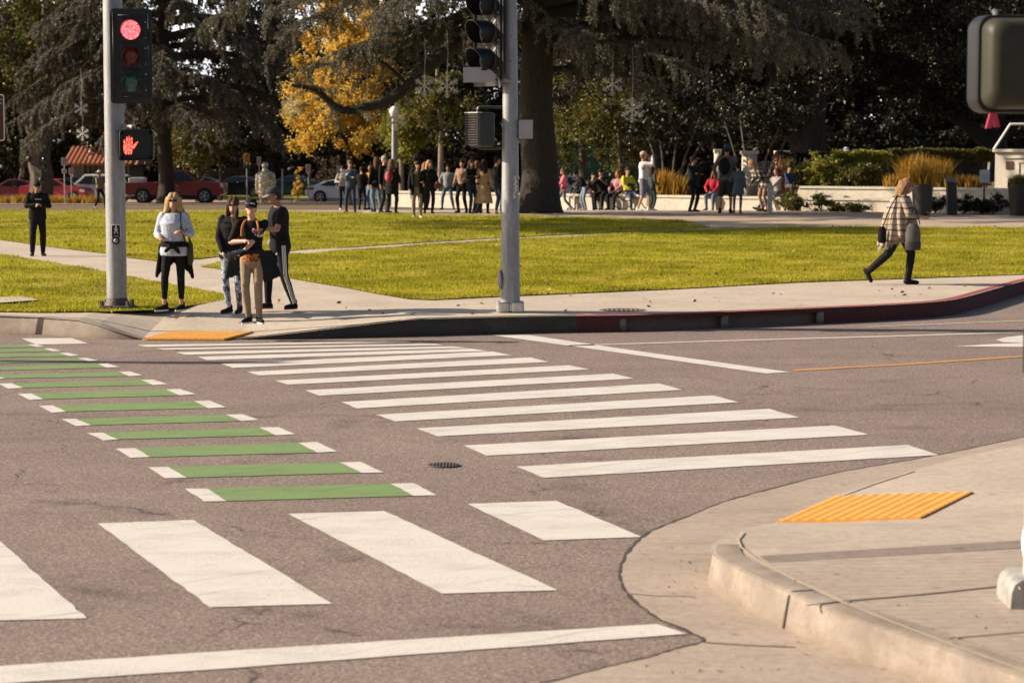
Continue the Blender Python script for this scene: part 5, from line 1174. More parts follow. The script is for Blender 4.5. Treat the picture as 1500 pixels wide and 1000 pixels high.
crowd("person in teal cap and dark backpack just behind the man with camera", 955, 0, 0, 120, d=77.5, sc=.86, sex='f', top=(.05, .07, .06), trousers=(.03, .06, .06), hair='long', hairc=(.05, .03, .02), hat=('beanie', (.05, .22, .22)))
crowd("woman in dark puffer and black leggings standing with folded arms", 1015, 310.5, 229, 50, sex='f', top=(.018, .02, .022), trousers=BK, hair='bun', hairc=(.02, .012, .01), skin=1, build=1.15, **FOLD)
f = crowd("girl in red jacket with long brown hair sitting on the wall", 1045, 0, 0, -25, d=WD(1045) + .22, sc=.98, sex='f', top=(.42, .03, .05), trousers=(.12, .18, .25), hair='long', hairc=(.20, .07, .03), shoes=(.06, .03, .02), **{**SIT, **KNEE})
f = crowd("tall man in blue cap and shorts with dark backpack", 1062, 312.5, 212, 172, skin=1, top=(.13, .11, .10), trousers=(.05, .045, .04), leg=.52, legw=1.1, hair='short', hairc=(.03, .02, .015), hat=('cap', (.03, .10, .20)), fl=(-.14, 0, .085), fr=(.13, -.02, .085), **POCK)
b = MB().ell(f.T(V3(.02, .18, 1.20)), (.15, .10, .23)).ell(f.T(V3(.02, .25, 1.1)), (.1, .05, .11)); o = fuse(b, "backpack", cloth(BK), None, .02); o.parent = None
o.location = f.root.location; o.rotation_euler = f.root.rotation_euler; o.scale = f.root.scale; tag(o, "dark backpack worn by the tall man in blue cap", "backpack")
crowd("child in grey denim coat, white hood and red shoes seen from behind", 1080, 313, 238.5, 176, sex='f', top=(.09, .115, .135), trousers=(.09, .13, .17), hair='short', hairc=(.02, .015, .012), coat=(.66, .07), legw=.82, shoes=(.38, .03, .03))
f = crowd("person in dark jeans sitting on the wall with legs stretched out", 1134, 0, 0, -62, d=WD(1134) + .22, sc=1.0, sex='f', top=(.32, .28, .26), trousers=(.05, .08, .13), hair='long', hairc=(.10, .05, .03), hip=(0, .1, .60), fl=(-.10, -.62, .085), fr=(.10, -.56, .085), shoes=(.14, .10, .09), lift_l=-25, lift_r=-25, **KNEE)
PLAID = mat_plaid("plaid_flannel", (.50, .44, .33), (.10, .085, .075), (.025, .022, .02), 7.5)
crowd("blonde woman in plaid shirt bending over beside the white post", 1120, 310, 242, -62, h=1.42, sex='f', top=(.3, .3, .3), top_mat=PLAID, topname='shirt', trousers=(.33, .20, .14), legw=.85, hair='long', hairc=(.50, .28, .12), lean=44, build=1.12, coat=(.72, .06), hl=(-.16, -.40, .86), hr=(.14, -.44, .86), shoes=(.05, .03, .02))
f = crowd("child in dark blue top sitting high on the planter wall", 1156, 0, 0, 25, d=WD(1156) + .3, sc=.82, sex='m', top=(.03, .045, .085), trousers=(.10, .07, .06), hair='short', hairc=(.03, .015, .01), hip=(0, .02, 1.02), fl=(-.10, -.28, .62), fr=(.10, -.26, .60), hl=(-.13, -.30, 1.0), hr=(.13, -.30, 1.0))
f = crowd("person in white cap and dark top behind the hedge", 1239, 0, 0, 60, d=84.5, sc=1.28, top=(.02, .02, .03), trousers=BK, hair='short', hairc=(.02, .015, .012), hat=('cap', (.5, .5, .52)))
# man in hat and tan shirt far left
p = G(149, 309, PK); f = Fig("person in tan shirt and pale brimmed hat standing far left on the grass", on_ground(146, 90), 1.0, 60, skin=2, vox=.024, top=(.24, .16, .10), trousers=(.02, .02, .022), hair='short', hairc=(.03, .02, .015), hat=('brimmed', (.50, .42, .30)), fl=(-.12, .18, .085), fr=(.12, -.22, .085), hip=(0, 0, .90), hl=(-.10, -.26, 1.22), el=(-1, .3, -.8), shoes=(.25, .2, .15))
f.root.scale = (58 / ppm(90) / 1.83,) * 3
# bicycle
bk = thing("bicycle", "dark bicycle leaning by the low white wall in front of the sitters", "bicycle", on_ground(912, WD(930) - .35), R(4), .95)
wheels = []
for x in (-.0, 1.02):
    rs = []; r_ = .34; m = MB()
    for i in range(37):
        a = 2 * math.pi * i / 36; rs.append([(x + (r_ + .02 * math.cos(q)) * math.cos(a), .02 * math.sin(q), .36 + (r_ + .02 * math.cos(q)) * math.sin(a)) for q in (2 * math.pi * j / 8 for j in range(8))])
    m.rings(rs, caps=False); wo = m.build("wheel", RUBBER, bk)
    m = MB()
    for i in range(12): a = math.pi * i / 12; m.tube([(x - .34 * math.cos(a), 0, .36 - .34 * math.sin(a)), (x + .34 * math.cos(a), 0, .36 + .34 * math.sin(a))], .002, 4)
    m.build("spoke_pattern", CHROME, wo)
FR = plain("bike_frame", (.03, .04, .06), .35, .3)
m = MB()
for a, b_ in (((0, 0, .36), (.42, 0, .32)), ((0, 0, .36), (.32, 0, .82)), ((.42, 0, .32), (.32, 0, .82)), ((.42, 0, .32), (.86, 0, .78)), ((.31, 0, .78), (.84, 0, .86)), ((.84, 0, .90), (1.02, 0, .36))): m.tube([a, b_], .018, 8)
m.build("frame", FR, bk); MB().cap((.22, 0, .93), (.42, 0, .92), .07, .03).tube([(.32, 0, .8), (.31, 0, .92)], .014, 6).build("saddle", BLACKM, bk)
MB().tube([(.76, -.28, 1.02), (.82, -.2, 1.03), (.82, .2, 1.03), (.76, .28, 1.02)], .014, 8).tube([(.84, 0, .88), (.82, 0, 1.03)], .014, 6).build("handlebar", BLACKM, bk)
MB().cyl((.42, -.03, .32), .09, .012, 18, 'y').tube([(.42, -.06, .32), (.50, -.06, .18)], .01, 6).tube([(.42, .06, .32), (.34, .06, .46)], .01, 6).build("crank", CHROME, bk)

# resolve all the fused surfaces in one pass
dg = bpy.context.evaluated_depsgraph_get()
new = [(o, bpy.data.meshes.new_from_object(o.evaluated_get(dg))) for o in PENDING]
for o, me in new:
    o.modifiers.clear(); o.data = me; me.polygons.foreach_set("use_smooth", [True] * len(me.polygons))

# ================================================================ trees and planting
BARK = m_bark("bark_dark", (0.048, 0.038, 0.030)); BARKL = m_bark("bark_pale", (0.30, 0.23, 0.16)); BARKM = m_bark("bark_brown", (0.13, 0.10, 0.075))
NEEDLE = m_leaf("cedar_needles", [(0.0, (0.06, 0.056, 0.042)), (0.5, (0.15, 0.138, 0.108)), (0.85, (0.235, 0.212, 0.168)), (1.0, (0.32, 0.28, 0.21))], 0.22, 0.2, 0.7, 0.45, (0.085, 0.078, 0.045))
FICUS = m_leaf("dark_leaves", [(0.0, (0.009, 0.010, 0.005)), (0.7, (0.019, 0.020, 0.009)), (0.965, (0.034, 0.030, 0.012)), (1.0, (0.30, 0.18, 0.06))], 0.16, 0.28, 0.45, 0.4, (0.034, 0.024, 0.010))  # brightest few leaves stand in for sparkles of light
GOLD = m_leaf("golden_leaves", [(0.0, (0.45, 0.25, 0.03)), (0.6, (0.72, 0.45, 0.07)), (1.0, (0.80, 0.60, 0.16))], 0.5, 0.2, 0.6, 0.6, (0.42, 0.32, 0.06))
MIDG = m_leaf("mid_green_leaves", [(0.0, (0.045, 0.055, 0.012)), (0.6, (0.09, 0.10, 0.02)), (1.0, (0.22, 0.19, 0.03))], 0.4, 0.35, 0.45, 0.5, (0.14, 0.10, 0.02))
YGRN = m_leaf("yellow_green_leaves", [(0.0, (0.16, 0.17, 0.02)), (0.6, (0.28, 0.27, 0.03)), (1.0, (0.42, 0.34, 0.05))], 0.4, 0.3, 0.5, 0.6, (0.10, 0.12, 0.015))
AUTG = m_leaf("orange_grass_leaves", [(0.0, (0.16, 0.13, 0.02)), (0.5, (0.40, 0.22, 0.035)), (1.0, (0.55, 0.30, 0.05))], 0.4, 0.2, 0.6)
def trunk_paths(mb, paths, seg=9):
    for P, r0, r1 in paths:
        P = smooth_path([Vector(p) for p in P], 5); n = len(P)
        Q = [p + Vector(noise.noise_vector(p * 0.9)) * r0 * 0.35 for p in P]; Q[0] = P[0]
        mb.tube(Q, [r0 + (r1 - r0) * (i / (n - 1)) ** 0.8 for i in range(n)], seg)
def clumps(c, rad, K, shell=0.5, low=-1.0, r=rng):
    out = []
    while len(out) < K:
        v = r.normal(size=3); v /= np.linalg.norm(v); q = (shell + (1 - shell) * r.random()) * v
        if q[2] >= low: out.append(np.array(c) + q * np.array(rad))
    return np.array(out)
def clump_leaves(C, cr, n, L, Wd, flat=0.7, r=rng, soft=True):
    idx = r.integers(0, len(C), n); sz = cr * r.uniform(0.6, 1.3, len(C))
    d = r.normal(size=(n, 3)); d /= np.linalg.norm(d, axis=1, keepdims=True); rad = np.abs(r.normal(size=n)) * .55 if soft else r.random(n) ** 0.45
    P = C[idx] + d * (rad * sz[idx])[:, None] * np.array([1, 1, flat])
    return leaves(P, r.uniform(0.7, 1.3, n) * L, r.uniform(0.7, 1.3, n) * Wd, r=r)
def broad_tree(label, px, d, crown, K, cr, n, L, mat, trunk, name="tree", bark=BARK, group=None, shell=0.45, low=-1.0, loc=None):
    """crown = (centre offset, radii); trunk = list of (path, r0, r1) in local metres"""
    t = thing(name, label, "tree", on_ground(px, d) if loc is None else loc, 0, 1, group)
    mb = MB(); trunk_paths(mb, trunk); mb.build("trunk", bark, t)
    C = clumps(crown[0], crown[1], K, shell, low)
    np_obj("crown", *clump_leaves(C, cr, n, L, L * 0.55)[:2], mat, leaves_var(n), t); return t
def leaves_var(n): return np.repeat(rng.random(n), 4)
def copy_thing(t, loc, rz, sc, label):
    c = t.copy(); COL.objects.link(c); c.location = loc; c.rotation_euler = (0, 0, rz); c.scale = sc; c["label"] = label
    for ch in list(t.children):
        k = ch.copy(); COL.objects.link(k); k.parent = c
    return c
# ---- dark wall of trees far behind
BGG = "dark trees standing along the back of the park"
protos = []
for i in range(3):
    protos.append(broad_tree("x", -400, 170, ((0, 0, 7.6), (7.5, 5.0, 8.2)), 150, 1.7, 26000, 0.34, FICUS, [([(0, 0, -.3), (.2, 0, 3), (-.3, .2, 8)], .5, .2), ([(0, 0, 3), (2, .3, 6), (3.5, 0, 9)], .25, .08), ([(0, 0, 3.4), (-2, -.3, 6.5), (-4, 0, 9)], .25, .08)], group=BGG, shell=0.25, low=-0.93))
BGT = [(-70, 168, 1.0, "dark tree behind the parked red cars, cut by the left edge"), (35, 176, 1.05, "dark tree rising above the tiled roof at far left"), (205, 184, .8, "dark tree behind the tall cedar and the red signal"), (140, 172, .9, "dark tree in the background behind the red traffic light"), (305, 196, .62, "low dark tree under the bright gap of sky"), (492, 180, 1.0, "dark tree behind the plain beige building"), (398, 184, .95, "dark tree behind the beige building, left of the golden tree"), (565, 168, .9, "dark tree behind the golden tree and white sedan"),
       (610, 176, 1.05, "dark tree in the background above the crowd"), (705, 165, 1.0, "dark tree in the background behind the hooded signal head"), (800, 172, 1.1, "dark tree hidden largely by the big cedar trunk"), (905, 150, 1.0, "dark tree behind the man with the camera"), (1015, 148, 1.0, "dark tree behind the grassy planter"), (1120, 140, 1.0, "dark tree behind the white gate pillars"), (1225, 143, 1.0, "dark tree behind the clipped hedge"), (1330, 138, 1.0, "dark tree behind the fence with ivy"), (1440, 140, 1.0, "dark tree behind the olive pedestrian signal"), (1560, 136, 1.0, "dark tree behind the white stone monument")]
for i, (px, d, s_, lab) in enumerate(BGT):
    l = on_ground(px, d); sc = (s_, s_, s_ * (1.09 if px == 305 else 1.28 if px in (398, 205, 140) else 1.0))
    if i < 3:
        t = protos[i]; t.location = l; t.scale = sc; t.rotation_euler = (0, 0, i * 1.3); t["label"] = lab
    else: copy_thing(protos[i % 3], l, i * 1.7, sc, lab)
def back_hedge(label, px0, px1, d, h):
    a, b = on_ground(px0, d), on_ground(px1, d); t = thing("tall_hedge", label, "hedge", a); w_ = b.x - a.x; n = int(w_ * h * 190)
    P = rng.random((n, 3)); P[:, 1] = P[:, 1] ** 2 * 1.5; P *= np.array([w_, 1, h]); P[:, 2] *= 1 - .25 * np.sin(P[:, 0] * .9 + np.sin(P[:, 0] * .33) * 3) ** 2
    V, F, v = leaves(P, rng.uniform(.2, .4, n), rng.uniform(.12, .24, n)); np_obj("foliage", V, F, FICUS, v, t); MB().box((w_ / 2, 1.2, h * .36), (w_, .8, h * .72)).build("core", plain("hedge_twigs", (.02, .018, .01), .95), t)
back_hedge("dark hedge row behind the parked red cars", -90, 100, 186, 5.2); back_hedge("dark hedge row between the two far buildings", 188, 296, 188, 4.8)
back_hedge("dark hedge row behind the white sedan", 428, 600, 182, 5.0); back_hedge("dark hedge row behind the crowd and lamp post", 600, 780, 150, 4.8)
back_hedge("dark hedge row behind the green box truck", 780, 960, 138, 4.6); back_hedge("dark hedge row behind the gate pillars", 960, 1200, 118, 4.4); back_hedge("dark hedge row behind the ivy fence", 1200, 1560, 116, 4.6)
for px, d, cz, rx, rz_, n, m_, lab in ((322, 150, 4.4, 3.4, 2.6, 16000, FICUS, "low dark tree above the plain beige building"), (398, 152, 4.6, 3.2, 2.6, 16000, FICUS, "low dark tree between the beige building and golden tree"), (290, 146, 4.0, 2.2, 2.2, 9000, MIDG, "brownish small tree right of the red hand signal"), (250, 152, 4.2, 3.0, 3.0, 12000, FICUS, "low dark tree behind the red pickup truck"), (155, 156, 5.4, 3.2, 2.6, 12000, FICUS, "low dark tree above the tiled roof")):
    broad_tree(lab, px, d, ((0, 0, cz), (rx, 2.4, rz_)), 60, 1.0, n, .22, m_, [([(0, 0, -.3), (.1, 0, 1.5), (0, 0, cz)], .22, .08)], shell=.2)
t = broad_tree("second broad tree beyond the left edge shading the middle lawn", 0, 61, ((0, 0, 13.2), (4.0, 3.4, 2.4)), 60, 1.2, 6500, .42, FICUS, [([(0, 0, -.2), (.2, 0, 5), (0, 0, 13)], .4, .15)], loc=Vector((-19.5, 61.0, PK)), shell=.2)
t = broad_tree("broad tree beyond the left edge whose shade falls across the lawn", 0, 66, ((0, 0, 13.2), (4.2, 4.2, 2.4)), 60, 1.2, 6500, .42, FICUS, [([(0, 0, -.2), (.2, 0, 5), (0, 0, 13)], .4, .15)], loc=Vector((-22.5, 65.5, PK)), shell=.2)
# ---- fig trees at right: broad dark canopy with buttressed trunks
def fig(label, px, d, c, r, n, trunk): return broad_tree(label, px, d, (c, r), 230, 1.15, n, 0.17, FICUS, trunk, "fig_tree", shell=0.35, low=-0.75)
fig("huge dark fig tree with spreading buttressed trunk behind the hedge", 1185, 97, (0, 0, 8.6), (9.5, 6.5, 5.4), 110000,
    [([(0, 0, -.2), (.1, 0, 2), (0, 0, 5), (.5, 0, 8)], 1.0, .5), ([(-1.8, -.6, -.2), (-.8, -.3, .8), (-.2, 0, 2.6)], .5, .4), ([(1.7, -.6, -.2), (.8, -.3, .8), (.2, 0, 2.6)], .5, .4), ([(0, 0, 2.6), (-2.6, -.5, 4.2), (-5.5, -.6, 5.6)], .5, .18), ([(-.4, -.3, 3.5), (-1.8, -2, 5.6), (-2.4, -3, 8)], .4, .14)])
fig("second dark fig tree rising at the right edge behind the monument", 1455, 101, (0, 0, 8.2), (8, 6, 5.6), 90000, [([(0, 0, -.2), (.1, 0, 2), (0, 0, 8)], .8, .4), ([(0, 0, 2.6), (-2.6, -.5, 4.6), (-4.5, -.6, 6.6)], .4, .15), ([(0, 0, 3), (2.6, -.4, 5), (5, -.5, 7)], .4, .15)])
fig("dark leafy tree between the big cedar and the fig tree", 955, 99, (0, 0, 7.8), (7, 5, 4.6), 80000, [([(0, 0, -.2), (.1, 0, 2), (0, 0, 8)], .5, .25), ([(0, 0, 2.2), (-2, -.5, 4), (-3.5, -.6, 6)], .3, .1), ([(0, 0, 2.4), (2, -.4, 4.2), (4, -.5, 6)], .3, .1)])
broad_tree("brown tinged loose tree with hanging foliage right of the cedar trunk", 850, 105, ((0, 0, 4.2), (2.6, 2, 3.0)), 70, .75, 24000, .13, MIDG, [([(0, 0, -.3), (.1, 0, 2.4), (0, 0, 5)], .2, .08)], bark=BARKM)
broad_tree("small olive green tree behind the seated people", 905, 93, ((0, 0, 3.4), (2.2, 1.8, 2.0)), 50, .6, 15000, .12, MIDG, [([(0, 0, -.3), (.1, 0, 1.8), (0, 0, 4)], .15, .06)], bark=BARKM)
# ---- left broadleaf tree with forked trunk
def lw(px, py, d, base): return W(px, py, d) - base
b0 = on_ground(63, 136)
q = lambda px, py, dd=0: tuple(lw(px, py, 136 + dd, b0))
broad_tree("large dark tree with forked trunk at the far left", 63, 136, ((-1.5, 0, 9.3), (7.0, 5, 5.4)), 120, 1.3, 42000, .26, MIDG, [([(0, 0, -.3), q(60, 240), q(55, 195)], .75, .62), ([q(55, 205), q(38, 160), q(20, 90), q(10, 20)], .5, .3), ([q(56, 205), q(66, 150), q(66, 80), q(70, 0)], .5, .3), ([q(60, 215), q(85, 190), q(110, 140)], .35, .15)], bark=BARKM, low=-.7)
# ---- cedars
def cedar(label, base, trunk_r, height, branches, needles, L=0.11, lean=(0, 0), extra=(), dense=1.0, void=None):
    """branches: (z, azimuth deg, length, rise, droop). Drooping sprays of short needles hang along every branch"""
    t = thing("cedar_tree", label, "tree", base)
    mb = MB(); zs = [-.3, 0, .15, .3, .5, .8, 1.2, 1.8, 2.6, 3.5, 5, 7, 9, 12, height]
    mb.tube([Vector((lean[0] * (z / height) + .06 * math.sin(z * 1.3), lean[1] * (z / height), z)) for z in zs], [trunk_r * (1 - .72 * (max(z, 0) / height) ** 1.2 + .42 * math.exp(-max(z, 0) / .38)) for z in zs], 22)
    tw_a, tw_b = [], []
    for z, az, ln, rise, droop in branches:
        a = R(az); dirn = np.array([math.sin(a), -math.cos(a), 0]); P = []
        f0 = z / height; o = np.array([lean[0] * f0, lean[1] * f0, z])
        for k in range(9):
            u = k / 8; P.append(o + dirn * ln * u + np.array([0, 0, rise * math.sin(u * math.pi * .6) - droop * u * u]) + rng.normal(size=3) * .12 * u)
        mb.tube([Vector(p) for p in P], [max(.018, (.022 * ln + .03) * (1 - k / 8.6)) for k in range(9)], 7)
        P = np.array(P); side = np.array([-dirn[1], dirn[0], 0])
        m = int(ln * 9 * dense)
        for j in range(m):
            u = rng.uniform(.18, 1.0); i = min(int(u * 8), 7); p = P[i] + (P[i + 1] - P[i]) * (u * 8 - i)
            sg = rng.choice([-1, 1]); out = dirn * rng.uniform(.0, .9) + side * sg * rng.uniform(.25, 1.0); ll = rng.uniform(.5, 1.5) * (1.15 - .5 * u) * min(1, ln / 5)
            n_s = 4; prev = p
            for s_ in range(n_s):
                f = (s_ + 1) / n_s; e = p + out * ll * f + np.array([0, 0, -droop * .16 * ll * f * f - .10 * ll * f + rng.normal() * .05]); tw_a.append(prev); tw_b.append(e); prev = e
            if rng.random() < .6:                                    # hanging tassel at the tip
                e2 = prev + np.array([rng.normal() * .1, rng.normal() * .1, -rng.uniform(.2, .7)]); tw_a.append(prev); tw_b.append(e2)
    mb2 = mb
    for P, r0, r1 in extra: trunk_paths(mb2, [(P, r0, r1)], 10)
    mb2.build("trunk", BARK, t)
    for P, r0, r1 in extra:                                         # sparse sprays on the long bare boughs
        P = smooth_path([Vector(p) for p in P], 5)
        for j in range(int(1.5 * len(P) ** .9)):
            p = np.array(P[int((.30 + .70 * rng.random() ** .6) * (len(P) - 1))]); o1 = rng.normal(size=3) * np.array([.38, .35, .18]); tw_a.append(p); tw_b.append(p + o1)
            tw_a.append(p + o1); tw_b.append(p + o1 * 1.5 + np.array([0, 0, -rng.uniform(.05, .45)]))
    A, B = np.array(tw_a), np.array(tw_b)
    if void is not None:                                           # a thin patch in the crown where the sky shows
        M_ = (A + B) / 2; kp = ((M_[:, 0] - void[0]) / void[2]) ** 2 + ((M_[:, 2] - void[1]) / void[3]) ** 2 > 1 - .5 * (rng.random(len(A)) < .12); A, B = A[kp], B[kp]
    D = B - A; ln = np.linalg.norm(D, axis=1); pr = ln / ln.sum()
    idx = rng.choice(len(A), needles, p=pr); u = rng.random(needles)[:, None]; P = A[idx] + D[idx] * u + rng.normal(size=(needles, 3)) * .035
    V, F, v = leaves(P, rng.uniform(.7, 1.4, needles) * L, rng.uniform(.6, 1.2, needles) * L * .28, D[idx] / ln[idx][:, None], .75)
    np_obj("crown", V, F, NEEDLE, v, t); return t
bA = on_ground(243, 122)
br_ = []
for i in range(44):
    z = 4.6 + 12 * (i / 43) ** 1.1; az = 137.5 * i + 20; ln = 8.2 * (1 - .45 * (z - 4.6) / 12) * rng.uniform(.75, 1.05)
    br_.append((z, az, ln, 1.2, 2.6 + rng.uniform(-.4, .8)))
for z, az, ln in ((5.0, -85, 7.6), (6.2, -80, 8.2), (7.4, -95, 8.0), (8.6, -75, 7.6), (9.8, -90, 7), (11, -85, 6.5), (6.8, -60, 7), (6.0, 88, 8.6), (7.6, 80, 9), (9.4, 95, 8.6), (8.6, 65, 8.6)): br_.append((z, az, ln, 1.0, 3.0))
cedar("tall grey green cedar with drooping boughs behind the left signal pole", bA, .42, 18, br_, 360000, .17, void=(2.4, 7.3, .95, .75))
bB = on_ground(789, 73.8)
br_ = []
for i in range(40):
    z = 6.6 + 9 * (i / 39)
    if z < 11 and math.cos(R(137.5 * i + 50)) < -.25: continue
    br_.append((z, 137.5 * i + 50, rng.uniform(7, 10) * (1 - .4 * (z - 6.6) / 9), .9, 2.2))
for z, az, ln, ri, dr in ((4.9, 80, 7.6, 1.2, 1.4), (5.6, 95, 9.6, 1.0, 1.6), (6.2, 70, 9.8, .8, 1.8), (6.4, 105, 9, .8, 2.0), (7.2, 85, 10, .6, 1.8), (7.4, 60, 8.5, .6, 2.2), (5.2, 55, 5.5, .8, 1.8), (4.4, 100, 4, .6, 1.2), (5.9, -70, 6.6, .5, 1.6), (7.4, -80, 8.5, .5, 1.6), (7.0, -55, 6, .6, 1.6), (7.8, -105, 9, .4, 2.8), (6.0, 25, 4.6, .4, 1.5), (6.5, -20, 4.5, .4, 1.4), (8.2, 90, 10.5, .4, 2.2), (8.4, -90, 10.5, .4, 2.6), (5.4, -84, 7.2, .5, 1.3)): br_.append((z, az, ln, ri, dr))
qB = lambda px, py, dd=0: tuple(W(px, py, 73.8 + dd) - bB)
cedar("massive dark cedar with thick trunk and wide boughs beside the middle pole", bB, .60, 17, br_, 460000, .115, (-.2, 0),
      [([qB(788, 60), qB(735, 40, -.5), qB(660, 70, -1), qB(600, 128, -1.4), qB(545, 155, -1.6), qB(500, 160, -1.7), qB(463, 132, -1.8), qB(428, 126, -1.9)], .34, .05), ([qB(770, -10), qB(700, 10, -1), qB(625, 45, -1.4), qB(575, 88, -1.6)], .22, .04), ([qB(600, 128, -1.4), qB(565, 95, -1.5), qB(520, 75, -1.5)], .08, .03)], 1.15)
# ---- golden tree, slim trees
bG = on_ground(515, 110); gq_ = lambda px, py, dd=0: np.array(W(px, py, 110 + dd) - bG)
t = thing("golden_tree", "golden autumn tree glowing behind the cedar boughs", "tree", bG)
mb = MB(); trunk_paths(mb, [([(0, 0, -.3), tuple(gq_(512, 220)), tuple(gq_(505, 120)), tuple(gq_(500, 0))], .2, .1), ([tuple(gq_(512, 215)), tuple(gq_(470, 150)), tuple(gq_(445, 90))], .1, .04)]); mb.build("trunk", BARK, t)
C = np.array([gq_(min(max(rng.normal(498, 36), 428), 566), rng.uniform(-90, 190), rng.normal() * 1.8) for _ in range(150)] + [gq_(rng.uniform(430, 550), rng.uniform(140, 216), rng.normal() * 1.5) for _ in range(55)] + [gq_(rng.uniform(425, 470), rng.uniform(120, 190), rng.normal()) for _ in range(14)] + [gq_(rng.uniform(520, 580), rng.uniform(-60, 60), rng.normal()) for _ in range(26)])
np_obj("crown", *clump_leaves(C, .62, 95000, .14, .095, .8)[:2], GOLD, leaves_var(95000), t)
for px, d, cpx, rx, cy, rz_, n, mat, lab, tp in ((645, 92, 640, 1.5, 150, 1.7, 9000, MIDG, "slender tree with sunlit pale trunk behind the crowd", [(645, 250), (647, 190), (640, 130), (645, 60)]), (590, 98, 592, 1.15, 190, 1.2, 7000, YGRN, "small yellow green tree beside the lamp post behind the crowd", [(588, 260), (588, 215), (592, 160)])):
    b0 = on_ground(px, d); f = lambda x, y: tuple(W(x, y, d) - b0)
    t = thing("slender_tree", lab, "tree", b0); mb = MB(); P = [(0, 0, -.2)] + [f(*p) for p in tp]; trunk_paths(mb, [(P, .15, .06), ([P[2], tuple(np.array(P[2]) + (.8, 0, .5)), tuple(np.array(P[2]) + (1.5, 0, .9))], .06, .02), ([P[2], tuple(np.array(P[2]) + (-.7, 0, .3)), tuple(np.array(P[2]) + (-1.3, 0, .7))], .06, .02)]); mb.build("trunk", BARKL, t)
    C = clumps(f(cpx, cy), (rx, rx, rz_), 40, .3); np_obj("crown", *clump_leaves(C, .42, n, .13, .09)[:2], mat, leaves_var(n), t)
for px, d, lab in ((978, 84, "pale trunked crape myrtle behind the grassy planter"), (1098, 89, "pale V shaped myrtle tree behind the gate pillar")):
    b0 = on_ground(px, d); t = thing("myrtle_tree", lab, "tree", b0); mb = MB()
    for dx, tx in ((-.15, -.9), (-.05, -.35), (.05, .4), (.12, 1.1), (.18, 1.7)): trunk_paths(mb, [([(dx, 0, -.2), (dx * 2 + tx * .15, 0, 1.0), (tx * .6, rng.normal() * .2, 2.0), (tx * 1.1, rng.normal() * .3, 3.4)], .075, .03)])
    mb.build("trunk", BARKM, t); C = clumps((.2, 0, 3.6), (2.4, 1.8, 1.5), 50, .3); np_obj("crown", *clump_leaves(C, .5, 12000, .13, .08)[:2], FICUS, leaves_var(12000), t)
# ---- hedges, shrubs, ornamental grasses
def hedge(label, px0, px1, y0, y1, d, dep, mat, n, L, name="hedge", wav=.06):
    a, b = W(px0, y1, d), W(px1, y0, d); t = thing(name, label, "hedge", (a.x, d, a.z)); wx, hz = b.x - a.x, b.z - a.z
    P = rng.random((n, 3)); f = rng.integers(0, 3, n)
    P[f == 0, 1] = P[f == 0, 1] ** 3 * .3; P[f == 1, 2] = 1 - P[f == 1, 2] ** 3 * .3
    P = P * np.array([wx, dep, hz]); P[:, 2] += wav * np.sin(P[:, 0] * 5 + 3 * np.sin(P[:, 0] * 1.7)) * (P[:, 2] > hz * .6); P += rng.normal(size=P.shape) * .03
    V, F, v = leaves(P, rng.uniform(.7, 1.3, n) * L, rng.uniform(.7, 1.3, n) * L * .6); np_obj("foliage", V, F, mat, v, t)
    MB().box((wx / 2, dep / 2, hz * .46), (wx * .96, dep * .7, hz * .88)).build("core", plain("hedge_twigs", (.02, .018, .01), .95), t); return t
hedge("clipped sunlit yellow green hedge behind the white planter wall", 1222, 1300, 224, 275, 83.5, 1.2, YGRN, 16000, .09)
hedge("dark shaded hedge left of the clipped sunlit hedge", 1140, 1222, 226, 275, 84.2, 1.2, FICUS, 11000, .1)
hd_ = hedge("dark ivy topped fence running to the white monument", 1306, 1455, 220, 236, 84.0, .5, MIDG, 14000, .08, "ivy_fence", .03)
a, b = W(1306, 266, 84.3), W(1455, 236, 84.3); mb = MB()
for i in range(70): mb.box((i / 69 * (b.x - a.x), .3, -.45), (.022, .03, .95))
mb.box(((b.x - a.x) / 2, .3, -.02), (b.x - a.x, .04, .05)).box(((b.x - a.x) / 2, .3, -.85), (b.x - a.x, .04, .05)); mb.build("railing", BLACKM, hd_, smooth=False)
